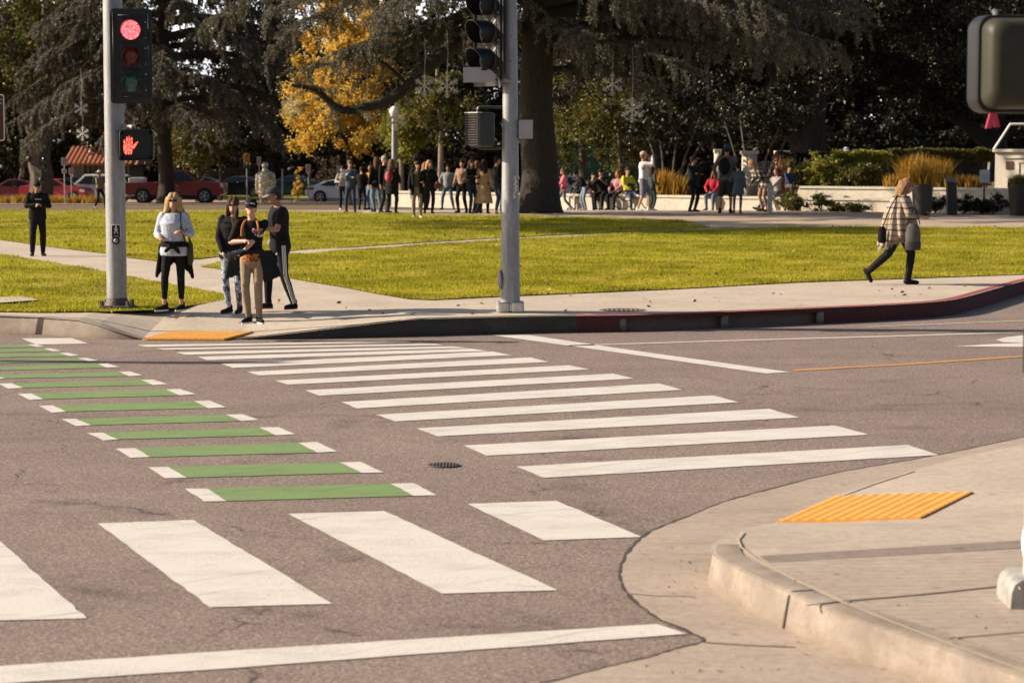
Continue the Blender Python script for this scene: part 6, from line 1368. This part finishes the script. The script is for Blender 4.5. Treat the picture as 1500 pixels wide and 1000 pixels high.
def tuft(label, px, d, z, h, r, n, mat, name="ornamental_grass", wd=.022, spread=.55):
    p = on_ground(px, d); p.z = z; t = thing(name, label, "plant", p)
    mb_v, mb_f = [], []; var = []
    a = rng.uniform(0, 6.283, n); tilt = rng.random(n) ** .8 * spread; hh = h * rng.uniform(.55, 1.1, n); bx = rng.normal(size=n) * r * .35; by_ = rng.normal(size=n) * r * .25
    V = []
    for i in range(n):
        dx, dy = math.cos(a[i]) * math.sin(tilt[i]), math.sin(a[i]) * math.sin(tilt[i]); w_ = wd * rng.uniform(.6, 1.3); sx, sy = rng.uniform(-1, 1), rng.uniform(-1, 1); l = math.hypot(sx, sy) + .01; sx, sy = sx / l * w_, sy / l * w_
        m1 = (bx[i] + dx * hh[i] * .5, by_[i] + dy * hh[i] * .5, hh[i] * .6 * math.cos(tilt[i] * .6)); m2 = (bx[i] + dx * hh[i] * 1.15, by_[i] + dy * hh[i] * 1.15, hh[i] * math.cos(tilt[i]))
        V += [(bx[i] - sx, by_[i] - sy, 0), (bx[i] + sx, by_[i] + sy, 0), (m1[0] + sx * .8, m1[1] + sy * .8, m1[2]), m2, (m1[0] - sx * .8, m1[1] - sy * .8, m1[2])]
    V = np.array(V); k = np.arange(n) * 5; F = np.concatenate([np.stack([k, k + 1, k + 2, k + 4], 1), np.stack([k + 4, k + 2, k + 3, k + 3], 1)])
    me = bpy.data.meshes.new("blade_clump"); me.from_pydata([tuple(v) for v in V], [], [tuple(f) for f in F[:n]] + [tuple(f[:3]) for f in F[n:]]); me.materials.append(mat)
    at = me.attributes.new("var", 'FLOAT', 'POINT'); at.data.foreach_set("value", np.repeat(rng.random(n), 5).astype(np.float32))
    o = bpy.data.objects.new("blade_clump", me); COL.objects.link(o); o.parent = t; return t
def shrub(label, px, d, z, r, h, n, L, mat, name="shrub"):
    p = on_ground(px, d); p.z = z; t = thing(name, label, "shrub", p); C = clumps((0, 0, h * .5), (r, r * .7, h * .5), 22, .3); np_obj("foliage", *clump_leaves(C, r * .38, n, L, L * .5)[:2], mat, leaves_var(n), t)
    mb = MB()
    for i in range(6): mb.tube([(0, 0, 0), (rng.normal() * r * .2, rng.normal() * r * .2, h * .4), (rng.normal() * r * .5, rng.normal() * r * .4, h * .85)], [.018, .012, .005], 5)
    mb.build("stem", BARKM, t); return t
zc = PK + .45
for px, d, h, r, n, lab in ((972, 80.6, 1.0, .5, 420, "orange green grass clump left of the dark clothed woman"), (995, 80.9, .8, .4, 260, "shorter grass clump right beside the orange one"), (1340, 83.0, 1.2, .6, 480, "tall orange spiky grass behind the poncho woman"), (1373, 83.2, 1.1, .5, 360, "orange spiky grass right of the tall one"), (1405, 82.8, .55, .5, 240, "low brownish grass on the planter by the dark kiosk"), (1310, 82.6, .55, .4, 200, "low golden grass at the foot of the sunlit hedge"), (1425, 83, .5, .4, 200, "low brownish grass beside the small white sign")):
    tuft(lab, px, WD(px) + (2.1 if px > 1168 else 1.1), zc + (.24 if px > 1168 else -.10), h, r, n, AUTG)
tuft("reddish upright plant between the plaid woman and the sitting child", 1142, WD(1142) + 1.2, PK + .36, 1.5, .2, 90, plain("rust_plant", (.20, .07, .03), .8), spread=.2)
for px, d, h, r, lab in ((1196, 82.6, 1.25, .6, "bright yellow green shrub left of the clipped hedge"), (1213, 82.4, 1.1, .5, "leafy yellow shrub at the corner of the clipped hedge"), (1262, 82.4, .95, .7, "round green shrub in front of the clipped hedge"), (1165, 82.6, 1.2, .7, "dark green shrub behind the sitting child"), (1240, 82.3, .8, .5, "small green shrub under the clipped hedge")):
    shrub(lab, px, WD(px) + 2.6, zc + .24, r, h, 2600, .10, YGRN if "yellow" in lab else MIDG)
for px, d, h, r, lab in ((1150, 77.6, .62, .5, "dark leafy bush at the foot of the wall by the white post"), (1168, 77.8, .55, .45, "second leafy bush at the foot of the wall"), (1203, 77.7, .68, .42, "pointed leafy bush against the white wall"), (1228, 77.8, .25, .4, "low creeping bush under the white wall"), (1258, 77.8, .25, .5, "low creeping bush beside the poncho woman"), (1370, 73.5, .55, .4, "brown bush beside the big black pot"), (1412, 73.2, .6, .5, "bushy dark plant right of the black kiosk"), (1455, 73.0, .75, .55, "bushy dark plant left of the edge pot"), (1437, 73.6, .5, .5, "bushy dark plant under the small white sign")):
    shrub(lab, px, WD(px) - .75, PK, r, h, 1500, .09, MIDG if px < 1300 else FICUS)
for i, (px, d, r) in enumerate(((12, 132, 1.0), (33, 130, .7), (82, 131, .9), (112, 130, .8), (140, 128, .7))):
    tuft(["dry low grass clump under the far left tree", "dry grass clump beside the forked trunk", "dry grass clump before the red car", "dry grass clump under the street signs", "dry grass clump behind the man in the hat"][i], px, d, gz(d), .55, r, 260, AUTG, spread=.9)
shrub("small orange leaved sapling left of the white sedan", 437, 143, gz(143), .45, 2.3, 1600, .13, GOLD, "sapling"); shrub("bare brown shrub behind the white sedan", 480, 160, gz(160), 1.6, 3.0, 1800, .14, plain("brown_leaves", (.09, .055, .035), .9), "shrub")
# ================================================================ walls, pillars, pots, street pieces
def wall(label, pts, z0, z1, thick, mat=STUCCO, capm=STUCCO, cap=.05):
    t = thing("planter_wall", label, "wall", (pts[0].x, pts[0].y, z0)); o = t.location.copy(); h = z1 - z0
    def strip(y0, y1, a, b): return [[(p.x - o.x, p.y - o.y + y0, a), (p.x - o.x, p.y - o.y + y0, b), (p.x - o.x, p.y - o.y + y1, b), (p.x - o.x, p.y - o.y + y1, a)] for p in pts]
    MB().rings(strip(0, thick, -.1, h - .07)).build("wall_body", mat, t); MB().rings(strip(-cap, thick + cap, h - .07, h)).build("coping", capm, t); return t
def wp(px, d): p = on_ground(px, d); return p
wall("long low white seat wall in sun, right of the trunk", [wp(x, WD(x)) for x in range(876, 1660, 60)], PK, PK + .43, .5)
wall("pale low wall behind the crowd, left of the trunk", [wp(x, WD(x)) for x in range(575, 880, 60)], PK - .08, PK + .42, .45)
wall("upper white planter wall below the hedges", [wp(x, WD(x) + 1.3) for x in range(1168, 1660, 60)], PK, PK + .78, .35)
for x0, x1, y0, d, lab in ((1087, 1108, 221, 85.0, "tall white gate pillar with cap behind the crowd"), (1136, 1154, 221, 86, "shorter visible white gate pillar left of the hedge"), (1046, 1056, 219, 88, "narrow grey pillar left of the white gate pillar")):
    a, b = W(x0, 300, d), W(x1, y0, d); t = thing("gate_pillar", lab, "pillar", ((a.x + b.x) / 2, d, PK)); h = b.z - PK; w_ = b.x - a.x
    MB().box((0, 0, h / 2 - .06), (w_, w_, h - .12)).build("shaft", STUCCO, t); MB().rbox((0, 0, h - .06), (w_ * 1.25, w_ * 1.25, .12), .02, axis='z').build("capital", STUCCO, t)
t = thing("gate", "dark metal gate between the two white pillars", "gate", W(1122, 300, 85.5)); t.location.z = PK; mb = MB()
for i in range(9): mb.box((-.30 + i * .075, 0, .75), (.02, .02, 1.5 + .12 * math.sin(math.pi * i / 8)))
mb.box((0, 0, .25), (.66, .025, .04)).box((0, 0, 1.3), (.66, .025, .04)); mb.build("gate_leaf", GREYBOX, t, smooth=False)
b0 = on_ground(1127.5, 74); t = thing("bollard_sign", "white post standing before the bending plaid woman", "post", b0); MB().rbox((0, 0, .42), (.15, .08, .84), .015).build("post", STUCCO, t); MB().rbox((0, 0, .86), (.17, .10, .04), .01).build("capital", STUCCO, t)
POTM = plain("black_pot", (.014, .013, .012), .5)
for px, w_, d, y0, lab in ((1350.5, 31, 69.8, 270, "big black planter pot beside the poncho woman"), (1492, 32, 71, 270, "big black planter pot cut by the right edge")):
    p = on_ground(px, d); t = thing("planter_pot", lab, "pot", p); h = W(px, y0, d).z - PK; r = w_ / 2 / ppm(d)
    MB().rings([[(rr * math.cos(a), rr * math.sin(a), z) for a in (2 * math.pi * i / 24 for i in range(24))] for z, rr in ((0, r * .78), (h * .9, r), (h * .9, r * 1.05), (h, r * 1.05), (h, r * .9), (h * .93, r * .88))]).build("pot_body", POTM, t)
    tuft("orange grass growing in the " + ("big black pot beside the poncho woman" if px < 1400 else "black pot at the right edge"), px, d, PK + h * .92, .75 if px < 1400 else .4, .4, 260, AUTG if px < 1400 else MIDG)
p = on_ground(1393.5, 71.8); t = thing("information_kiosk", "black pedestal kiosk with slanted screen between the pots", "kiosk", p)
MB().prism([(-.13, 0), (.17, 0), (.15, .5), (.13, 1.0), (-.17, 1.06), (-.15, .5)], -.12, .12, lambda u, v, s: (u, s, v)).build("pedestal", POTM, t, smooth=False); MB().box((-.02, -.0, 1.07), (.36, .30, .03), Matrix.Rotation(R(10), 3, 'Y') @ Matrix.Rotation(R(20), 3, 'X')).build("screen", plain("screen_glass", (.10, .12, .14), .15), t)
p = on_ground(1441, 72.4); t = thing("park_sign", "small pale sign on a thin post among the bushes", "sign", p); zt = W(1441, 258, 72.4).z - PK
MB().tube([(0, 0, 0), (0, 0, zt)], .03, 8).build("post", BLACKM, t); MB().rbox((0, -.04, zt), (.31, .02, .40), .015).build("sign_plate", plain("pale_sign", (.42, .47, .47), .5), t)
mb = MB()
for i, (x, w_) in enumerate(((-.02, .16), (.02, .2), (0, .18))): mb.box((x, -.053, zt + .02 - i * .06), (w_, .004, .012))
mb.build("lettering", plain("sign_ink", (.12, .14, .15), .6), t, smooth=False)
sheet("planting_bed", [(wp(x, WD(x) + 1.6).x, WD(x) + 1.6) for x in range(1168, 1660, 60)] + [(24, 92), (10, 92)], lambda x, y: PK + .68, TERM, 0)
sheet("planting_bed", [(wp(x, WD(x) + .45).x, WD(x) + .45) for x in range(876, 1230, 60)] + [(10, 84), (3, 86)], lambda x, y: PK + .33, TERM, 0)
# white monument
a, b = W(1457, 270, 77.0), W(1535, 219, 77.0); t = thing("stone_monument", "white stone monument with brown plaque at the right edge", "monument", (a.x, 77.0, PK), R(-32)); w_, h = b.x - a.x, b.z - PK
MB().box((w_ / 2, .3, h / 2), (w_, .6, h)).build("block", STUCCO, t, smooth=False); MB().rbox((w_ / 2, .28, h - .04), (w_ + .14, .76, .1), .03, axis='z').build("cornice", STUCCO, t); MB().box((w_ / 2 + .1, -.02, h - .27), (w_ - .4, .06, .04)).build("moulding", STUCCO, t, smooth=False)
MB().box((.50, -.015, h - .52), (.24, .03, .26)).build("plaque", plain("bronze", (.14, .06, .04), .5), t, smooth=False)
m_ = MB()
for cx_, cz_, sx_, sz_ in ((1.25, h - .42, .9, .04), (.82, h - .75, .04, .7)): m_.box((cx_, -.015, cz_), (sx_, .03, sz_))
m_.build("panel_frame", STUCCO, t, smooth=False)
t = thing("shade_frame", "white tubular frame standing behind the stone monument", "frame", on_ground(1480, 86)); mb = MB(); f = lambda x, y: W(x, y, 86) - t.location
mb.tube([f(1450, 228), f(1480, 182), f(1560, 182)], .05, 8); mb.tube([f(1450, 228), f(1448, 262)], .05, 8); mb.tube([f(1560, 182), f(1560, 262)], .05, 8); mb.build("tube_frame", WHITEM, t)
mb = MB(); mb.prism([(-.036, -.075), (-.008, -.075), (.0, -.03), (.008, -.07), (.036, -.068), (.018, 0), (-.016, 0)], 0, .012, lambda u, v, s: (-.165 + u, -.02 + s, -.237 + v)); mb.build("ribbon", plain("red_ribbon", (.60, .06, .10), .6), h4, smooth=False)
# ---- snowflake ornaments hung in the trees
def snowflake(label, px, py, d, dia, wire, rz=0):
    c = W(px, py, d); t = thing("snowflake_ornament", label, "ornament", c, rz); r = dia / 2; mb = MB()
    for k in range(6):
        a = math.pi / 2 + k * math.pi / 3; u = Vector((math.cos(a), 0, math.sin(a))); v = Vector((-math.sin(a), 0, math.cos(a)))
        mb.tube([u * r * .05, u * r], [r * .05, r * .035], 6)
        for f, l in ((.38, .26), (.62, .32), (.82, .18)):
            for s in (-1, 1): mb.tube([u * r * f, u * r * (f + l * .6) + v * s * r * l * .8], [r * .042, r * .028], 6)
    mb.build("flake", plain("snow_white", (.62, .60, .56), .5), t); MB().tube([(0, 0, r * .95), (.03, 0, r + wire * .5), (0, 0, r + wire)], .010, 5).build("wire", GREYBOX, t)
for lab, px, py, d, dpx, wi, rz in (("upper of two white snowflakes left of the signal pole", 119, 159, 116, 22, 1.6, .2), ("lower of two white snowflakes left of the signal pole", 121, 196, 116, 22, .8, -.3), ("faint white snowflake against the golden leaves", 427, 158, 71.9, 34, .36, .3), ("white snowflake left of the pair near the hooded signal", 538, 166, 72.5, 26, 1.2, 1.2), ("white snowflake above the lamp post", 580, 176, 73, 32, 1.2, -.2), ("left of the two snowflakes beside the hooded signal", 622, 126, 71.5, 34, 1.1, .5), ("right of the two snowflakes beside the hooded signal", 655, 126, 71.5, 36, 1.3, 0), ("upper of two snowflakes right of the cedar trunk", 897, 124, 72, 34, .9, .25), ("lower of two snowflakes right of the cedar trunk", 926, 161, 71.5, 37, 1.5, 0)):
    snowflake(lab, px, py, d, dpx / ppm(d), wi, rz)
# ---- lamp post, street signs, globe lamps
p = on_ground(578, 96); t = thing("lamp_post", "grey lamp post rising behind the crowd", "lamp post", p); zt = W(578, 168, 96).z - p.z; MB().tube([(0, 0, 0), (0, 0, zt)], [.14, .10], 12).build("post", GALV, t); MB().ell((0, 0, zt + .1), (.2, .2, .25)).build("lamp_globe", WHITEM, t)
p = on_ground(61, 120); t = thing("globe_lamp_post", "dark lamp post with round black globes at the far left", "lamp post", p); f = lambda x, y: W(x, y, 120) - p
mb = MB(); mb.tube([(0, 0, 0), f(61, 245)], .06, 8)
for gx, gy in ((43, 233), (65, 234), (66, 246)): mb.tube([f(61, 250), f(gx, gy + 4)], .03, 6)
mb.build("post", BLACKM, t)
for gx, gy in ((43, 233), (65, 234), (66, 246), (61, 264)): MB().ell(f(gx, gy), (.15, .15, .17)).build("globe", plain("gloss_black", (.02, .02, .02), .15), t)
def street_sign(label, px, d, ytop, boards, post_to=None):
    p = on_ground(px, d); t = thing("street_sign", label, "sign", p); zt = W(px, ytop, d).z - p.z; MB().tube([(0, .05, 0), (0, .05, zt)], .035, 8).build("post", GALV, t)
    for dx, y, w_, h, c in boards:
        z = W(px, y, d).z - p.z; x = dx / ppm(d); ww_, hh_ = w_ / ppm(d), h / ppm(d)
        b_ = MB().rbox((x, 0, z), (ww_, .02, hh_), .03).build("board", plain("sign_board", c, .5), t)
        m = MB(); 
        for q in (-.22, .05, .28): m.box((x, -.014, z + q * hh_), (ww_ * .6, .006, hh_ * .10))
        m.build("marking_pattern", plain("sign_mark", (.25, .04, .05) if c[0] > .3 and c[1] > .3 else (.03, .025, .02), .6), b_, smooth=False)
street_sign("tall street sign with two boards beside the tiled roof", 95, 128, 232, ((0, 237, 8, 11, (.42, .38, .36)), (0, 251, 7, 6, (.50, .50, .50))))
street_sign("street sign with red and white board right of the tall sign", 105, 132, 246, ((0, 251, 7, 10, (.50, .36, .38)),))
street_sign("street sign with orange yellow board behind the waiting group", 362, 130, 226, ((0, 232, 9, 14, (.60, .28, .02)), (0, 244, 10, 6, (.03, .10, .06))))
street_sign("street sign with narrow pale board near the statue", 380, 133, 230, ((0, 236, 6, 12, (.45, .40, .42)),))
street_sign("street sign with pinkish board left of the sedan", 452, 143, 241, ((0, 247, 7, 12, (.42, .30, .27)),))
street_sign("street sign with round white board behind the sedan", 498, 152, 243, ((0, 249, 9, 12, (.62, .60, .56)),))
p = on_ground(414, 150); t = thing("utility_post", "thin pale post left of the orange sapling", "post", p); MB().tube([(0, 0, 0), (0, 0, W(414, 249, 150).z - p.z)], .06, 8).build("post", GALV, t); MB().ell((0, 0, W(414, 249, 150).z - p.z), (.08, .08, .08)).build("post_top", GALV, t)
# ---- silver statue
p = on_ground(390, 118); t = thing("statue", "silver mosaic statue of a standing figure near the street", "statue", p); k = 1 / ppm(118); z0 = W(390, 284, 118).z - p.z
SILV = NT("silver_mosaic"); v_ = SILV.n("ShaderNodeTexVoronoi", {"Vector": SILV.co.outputs["Object"], "Scale": 7.0}); SILV.base(SILV.ramp(v_.outputs["Distance"], [(0.1, (.9, .85, .72)), (.6, (.45, .38, .30))])); SILV.rough(.25); SILV.b.inputs["Metallic"].default_value = .9; SILV.bump(v_.outputs["Distance"], .5, .05)
b = MB(); f = lambda x, y, dy=0: Vector(((x - 390) * k, dy, (284 - y) * k + z0))
b.ell(f(388.5, 243), (5 * k, 5.5 * k, 6.5 * k)); b.cap(f(389, 248), f(389, 256), 3.5 * k, 4 * k)
b.rings([[f(389 + rx * math.cos(a), y, ry * k * math.sin(a)) for a in (2 * math.pi * i / 16 for i in range(16))] for y, rx, ry in ((290, 10, 6), (275, 10, 7), (262, 12, 7), (253, 11, 6), (249, 5, 4))])
b.cap(f(378, 256), f(376.5, 270), 3.6 * k, 3 * k).cap(f(376.5, 270), f(377, 283), 3 * k, 2.3 * k).cap(f(400, 256), f(402, 268), 3.6 * k, 3 * k).cap(f(402, 268), f(399, 280), 3 * k, 2.4 * k)
b.cap(f(384, 286), f(384, 300), 4.4 * k, 3.4 * k).cap(f(394, 286), f(394, 300), 4.4 * k, 3.4 * k)
o = fuse(b, "figure", SILV.m, t, .05); MB().box((0, 0, z0 / 2 - .4), (1.3, .9, max(.2, z0 - .6))).build("plinth", STUCCO, t, smooth=False)
me = bpy.data.meshes.new_from_object(o.evaluated_get(bpy.context.evaluated_depsgraph_get())); o.modifiers.clear(); o.data = me
# ---- buildings far left
def bldg(label, px0, px1, yt, d, dep, wallm, wins, roof=None, rooft=None):
    a, b_ = on_ground(px0, d), on_ground(px1, d); h = W(px0, yt, d).z - a.z; t = thing("building", label, "building", a); w_ = b_.x - a.x
    MB().box((w_ / 2, dep / 2, h / 2), (w_, dep, h)).build("wall", wallm, t, smooth=False)
    for x, z, ww_, hh_ in wins:
        fr = MB().box((x, -.03, z), (ww_ + .16, .1, hh_ + .16)).build("window", plain("window_frame", (.30, .25, .20), .6), t, smooth=False); MB().box((x, -.09, z), (ww_, .03, hh_)).build("pane", DARKGLASS, fr, smooth=False)
        mu = MB()
        for q in (-.17, .17): mu.box((x + q * ww_, -.11, z), (.04, .02, hh_))
        mu.box((x, -.112, z), (ww_, .02, .04)); mu.build("muntin_pattern", plain("window_frame", (.30, .25, .20), .6), fr, smooth=False)
    rf = MB(); e = .6; yt2 = h + (rooft or 1.4)
    rf.prism([(-e, h - .05), (dep / 2, yt2), (dep + e, h - .05), (dep / 2, h - .06)], -e, w_ + e, lambda u, v, s: (s, u, v)); ro = rf.build("roof", roof or BARK, t, smooth=False)
    if roof:
        tl_ = MB(); n = int((w_ + 1) / .32); sl = Vector((0, dep / 2 + e, yt2 - h + .05)); nr = Vector((0, -(yt2 - h), dep / 2)).normalized()
        for i in range(n): x = -.5 + i * .32; tl_.tube([Vector((x, -e, h - .05)) + nr * .03, Vector((x, -e, h - .05)) + sl + nr * .03], .10, 6)
        tl_.build("roof_tile_pattern", roof, ro)
    return t
bldg("plain beige building with dark window behind the statue", 298, 428, 236, 186, 9, m_concrete((.26, .19, .145), "beige_wall"), ((5.5, 2.4, 1.9, 1.7), (1.2, 2.4, 1.2, 1.5)))
bldg("low building with terracotta tiled roof at far left", 108, 190, 240, 158, 6, m_concrete((.22, .17, .13), "tan_wall"), ((1.2, 1.6, 1.0, 1.2), (3.2, 1.6, 1.0, 1.2)), plain("terracotta", (.42, .16, .08), .8, 0, .3), 1.1)
# ---- vehicles
def car(label, px, d, L, Hc, prof, belt, wins, paint, rz=0, wheels=(.8, 3.6), wr=.32, name="parked_car", lamps=(), wid=1.78, flip=False, extra=None, cat="car", z=None):
    p = on_ground(px, d); p.z += .02
    t = thing(name, label, cat, p, rz); hw = wid / 2
    def Y(zz): return hw * (1 - .05 * clamp((.45 - zz) / .4) - (.26 * clamp((zz - belt) / max(Hc - belt, .1)) if zz > belt else 0))
    X = lambda x: (L / 2 - x) if flip else (x - L / 2)
    rs = [[(X(x + (.03 if x < L / 2 else -.03) * (abs(s) > .95)), s * Y(zz), zz - .015 * (abs(s) > .95) * (zz > .5)) for x, zz in prof] for s in (-1, -.93, -.5, .5, .93, 1)]
    MB().rings(rs).build("body", paint, t)
    for w_ in wins:
        for sd in (-1, 1): MB().prism(w_, 0, .012, lambda u, v, s: (X(u), sd * (Y(v) + .002 + s), v)).build("window", DARKGLASS, t, smooth=False)
    for i in range(len(prof) - 1):
        (x0, z0_), (x1, z1_) = prof[i], prof[i + 1]
        if z0_ >= belt - .08 and z1_ >= belt - .08 and .35 < abs(z1_ - z0_) and abs(x1 - x0) < 1.6:   # windscreen and rear window
            n_ = Vector((-(z1_ - z0_), 0, x1 - x0)).normalized() * .008 * (1 if True else -1); a0, a1 = .12, .9
            pa, pb = (x0 + (x1 - x0) * a0, z0_ + (z1_ - z0_) * a0), (x0 + (x1 - x0) * a1, z0_ + (z1_ - z0_) * a1)
            sg = 1 if n_.z > 0 else -1; off = Vector((n_.x * sg, 0, n_.z * sg))
            V = [Vector((X(pa[0] + off.x), s * Y(pa[1]) * .90, pa[1] + off.z)) for s in (-1, 1)] + [Vector((X(pb[0] + off.x), s * Y(pb[1]) * .88, pb[1] + off.z)) for s in (1, -1)]
            MB().add(V + [v - Vector((0, 0, .01)) for v in V], [(0, 1, 2, 3), (7, 6, 5, 4), (0, 4, 5, 1), (1, 5, 6, 2), (2, 6, 7, 3), (3, 7, 4, 0)]).build("windscreen", DARKGLASS, t, smooth=False)
    for x in wheels:
        for sd in (-1, 1):
            MB().cyl((X(x), sd * (hw - .10), wr + .02), wr + .075, sd * .105, 26, 'y').build("wheel_arch", BLACKM, t)
            wo = MB().cyl((X(x), sd * (hw - .12), wr), wr, sd * .15, 26, 'y').build("wheel", RUBBER, t)
            m = MB(); m.cyl((X(x), sd * (hw + .028), wr), wr * .16, sd * .012, 14, 'y')
            for q in range(5): a = q * 2 * math.pi / 5; m.tube([(X(x), sd * (hw + .033), wr), (X(x) + wr * .64 * math.cos(a), sd * (hw + .033), wr + wr * .64 * math.sin(a))], .035, 6)
            rr_ = [[(X(x) + k_ * math.cos(a), sd * (hw + yy), wr + k_ * math.sin(a)) for a in (2 * math.pi * i / 26 for i in range(26))] for k_, yy in ((wr * .62, .03), (wr * .62, .045), (wr * .70, .045), (wr * .70, .03))]
            m.rings(rr_, caps=False); m.build("rim", SHROUD, wo)
    for nm, x, zz, sx, sz, m in lamps:
        for sd in (-1, 1): MB().rbox((X(x), sd * (hw - .13), zz), (sx, .30, sz), .03, axis='y').build(nm, m, t)
    for sd in (-1, 1): MB().rbox((X(wins[0][-1][0] if wins else L / 2), sd * (hw + .06), belt + .02), (.12, .12, .10), .03).build("wing_mirror", paint, t)
    MB().box((0, 0, .28), (L * .86, wid * .86, .22)).build("underbody", BLACKM, t, smooth=False)
    return t
TAIL = plain("tail_lamp", (.22, .012, .015), .2); HEADL = plain("head_lamp", (.6, .6, .58), .15)
def carpaint(n, c): return plain(n, c, .28, 0.1, .03, 3, .6)
SED = [(0, .45), (.02, .78), (.10, .98), (.55, 1.05), (1.25, 1.33), (1.9, 1.43), (2.5, 1.41), (3.35, 1.00), (4.35, .86), (4.60, .68), (4.63, .40), (4.3, .22), (.3, .24)]
SW = [[(.95, 1.04), (1.45, 1.31), (1.95, 1.375), (2.0, 1.0)], [(2.06, 1.0), (2.02, 1.375), (2.48, 1.35), (3.05, 1.02)]]
car("white fastback sedan parked beyond the lawn, tail to the left", 502, 147, 4.63, 1.43, SED, .98, SW, carpaint("white_car_paint", (.62, .66, .68)), 0, (.95, 3.75), .33, "white_sedan", (("tail_lamp", .30, .86, .5, .16, TAIL), ("headlight", 4.35, .72, .4, .14, HEADL)))
TRK = [(0, .55), (.0, 1.12), (.06, 1.2), (2.05, 1.2), (2.12, 1.24), (2.25, 1.80), (2.6, 1.92), (3.6, 1.92), (4.45, 1.28), (5.75, 1.20), (5.98, 1.05), (6.02, .55), (5.7, .42), (.3, .45)]
RED = carpaint("red_car_paint", (.27, .02, .022))
tk = car("red pickup truck with crew cab behind the blonde woman", 258, 139.5, 6.02, 1.92, TRK, 1.25, [[(2.35, 1.28), (2.42, 1.76), (2.65, 1.84), (3.05, 1.84), (3.08, 1.28)], [(3.16, 1.28), (3.14, 1.84), (3.58, 1.84), (4.2, 1.30)]], RED, 0, (1.15, 4.85), .40, "pickup_truck", (("headlight", 5.9, 1.02, .2, .22, HEADL), ("tail_lamp", .05, 1.0, .14, .3, TAIL)), 2.0)
MB().rbox((-.35, 0, 1.98), (.5, 1.1, .12), .04, axis='z').build("light_bar", plain("light_bar_red", (.55, .12, .12), .3), tk)
mb = MB(); rs = [[(-.02 + r_ * math.cos(a), -1.012, .86 + r_ * math.sin(a) * .8) for a in np.linspace(.2, math.pi - .2, 12)] for r_ in (.26, .34)]; mb.rings(rs, caps=False, closed=False); mb.build("door_emblem", plain("gold_leaf", (.45, .28, .10), .4), tk)
text_obj("door_lettering", "FIRE DEPT", .15, plain("gold_leaf", (.45, .28, .10), .4), tk, (-.02, -1.012, .74), (R(90), 0, 0))
MB().rbox((-2.3, 0, 1.32), (.9, 1.5, .3), .1, axis='z').build("bed_load", WHITEM, tk)
car("red hatchback parked at the left edge", 18, 146, 4.0, 1.35, [(x * .87, z) for x, z in SED], .95, [[(x * .87, z) for x, z in w_] for w_ in SW], carpaint("dull_red_paint", (.20, .03, .035)), R(8), (.8, 3.2), .31, "parked_car", (("headlight", 3.8, .68, .3, .14, HEADL),), flip=True)
car("bright red car parked behind the man with the phone", 84, 143, 4.3, 1.40, [(x * .93, z) for x, z in SED], .98, [[(x * .93, z) for x, z in w_] for w_ in SW], carpaint("bright_red_paint", (.40, .025, .05)), R(-8), (.9, 3.5), .32, "parked_car", (("headlight", 4.05, .7, .3, .14, HEADL),))
SUV = [(0, .5), (.02, 1.0), (.12, 1.12), (.35, 1.62), (.6, 1.72), (2.9, 1.72), (3.55, 1.12), (4.5, 1.02), (4.68, .85), (4.7, .45), (4.3, .28), (.3, .3)]
car("white station wagon parked left of the signal pole", 142, 145, 4.7, 1.72, SUV, 1.10, [[(.45, 1.14), (.62, 1.60), (1.45, 1.63), (1.48, 1.12)], [(1.56, 1.12), (1.53, 1.63), (2.25, 1.63), (2.3, 1.12)], [(2.38, 1.12), (2.33, 1.63), (2.85, 1.62), (3.3, 1.14)]], carpaint("white_car_paint", (.62, .66, .68)), R(180 - 8), (.95, 3.75), .35, "parked_car", (("headlight", 4.55, .85, .25, .16, HEADL), ("tail_lamp", .08, .95, .14, .3, TAIL)))
for px, d, c, lab in ((120, 158, (.03, .04, .05), "dark car parked behind the white wagon"), (345, 160, (.03, .035, .04), "dark car parked behind the waiting girl"), (425, 163, (.02, .07, .085), "dark teal car parked behind the orange sapling"), (392, 166, (.035, .03, .03), "dark car parked behind the silver statue"), (285, 158, (.04, .05, .07), "dark blue car parked behind the pickup truck")):
    car(lab, px, d, 4.63, 1.43, SED, .98, SW, carpaint("car_paint", c), R(180) if px % 2 else 0, (.95, 3.75), .33)
car("white hatchback parked beyond the low wall right of the trunk", 838, 120, 4.0, 1.45, [(x * .87, z * 1.02) for x, z in SED], .99, [[(x * .87, z * 1.02) for x, z in w_] for w_ in SW], carpaint("white_car_paint", (.62, .66, .68)), 0, (.8, 3.2), .31)
p = on_ground(842, 126); t = thing("box_truck", "dark green box truck beyond the wall behind the pink girl", "truck", p)
TG = plain("truck_green", (.03, .10, .055), .5); MB().rbox((0, 0, 2.0), (4.2, 2.2, 2.0), .06).build("cargo_box", TG, t); MB().rbox((2.75, 0, 1.5), (1.3, 2.0, 1.7), .15).build("cab", TG, t); MB().rbox((2.75, -1.01, 1.85), (.8, .03, .55), .06).build("window", DARKGLASS, t); MB().box((.6, 0, .72), (5.2, 1.0, .3)).build("chassis", BLACKM, t, smooth=False)
for x in (-1.3, 2.6):
    for sd in (-1, 1): MB().cyl((x, sd * .85, .45), .45, sd * .25, 22, 'y').build("wheel", RUBBER, t)
MB().rbox((-1.2, -1.12, 2.75), (.9, .03, .3), .03).build("panel_sign", plain("truck_sign", (.30, .06, .05), .6), t)
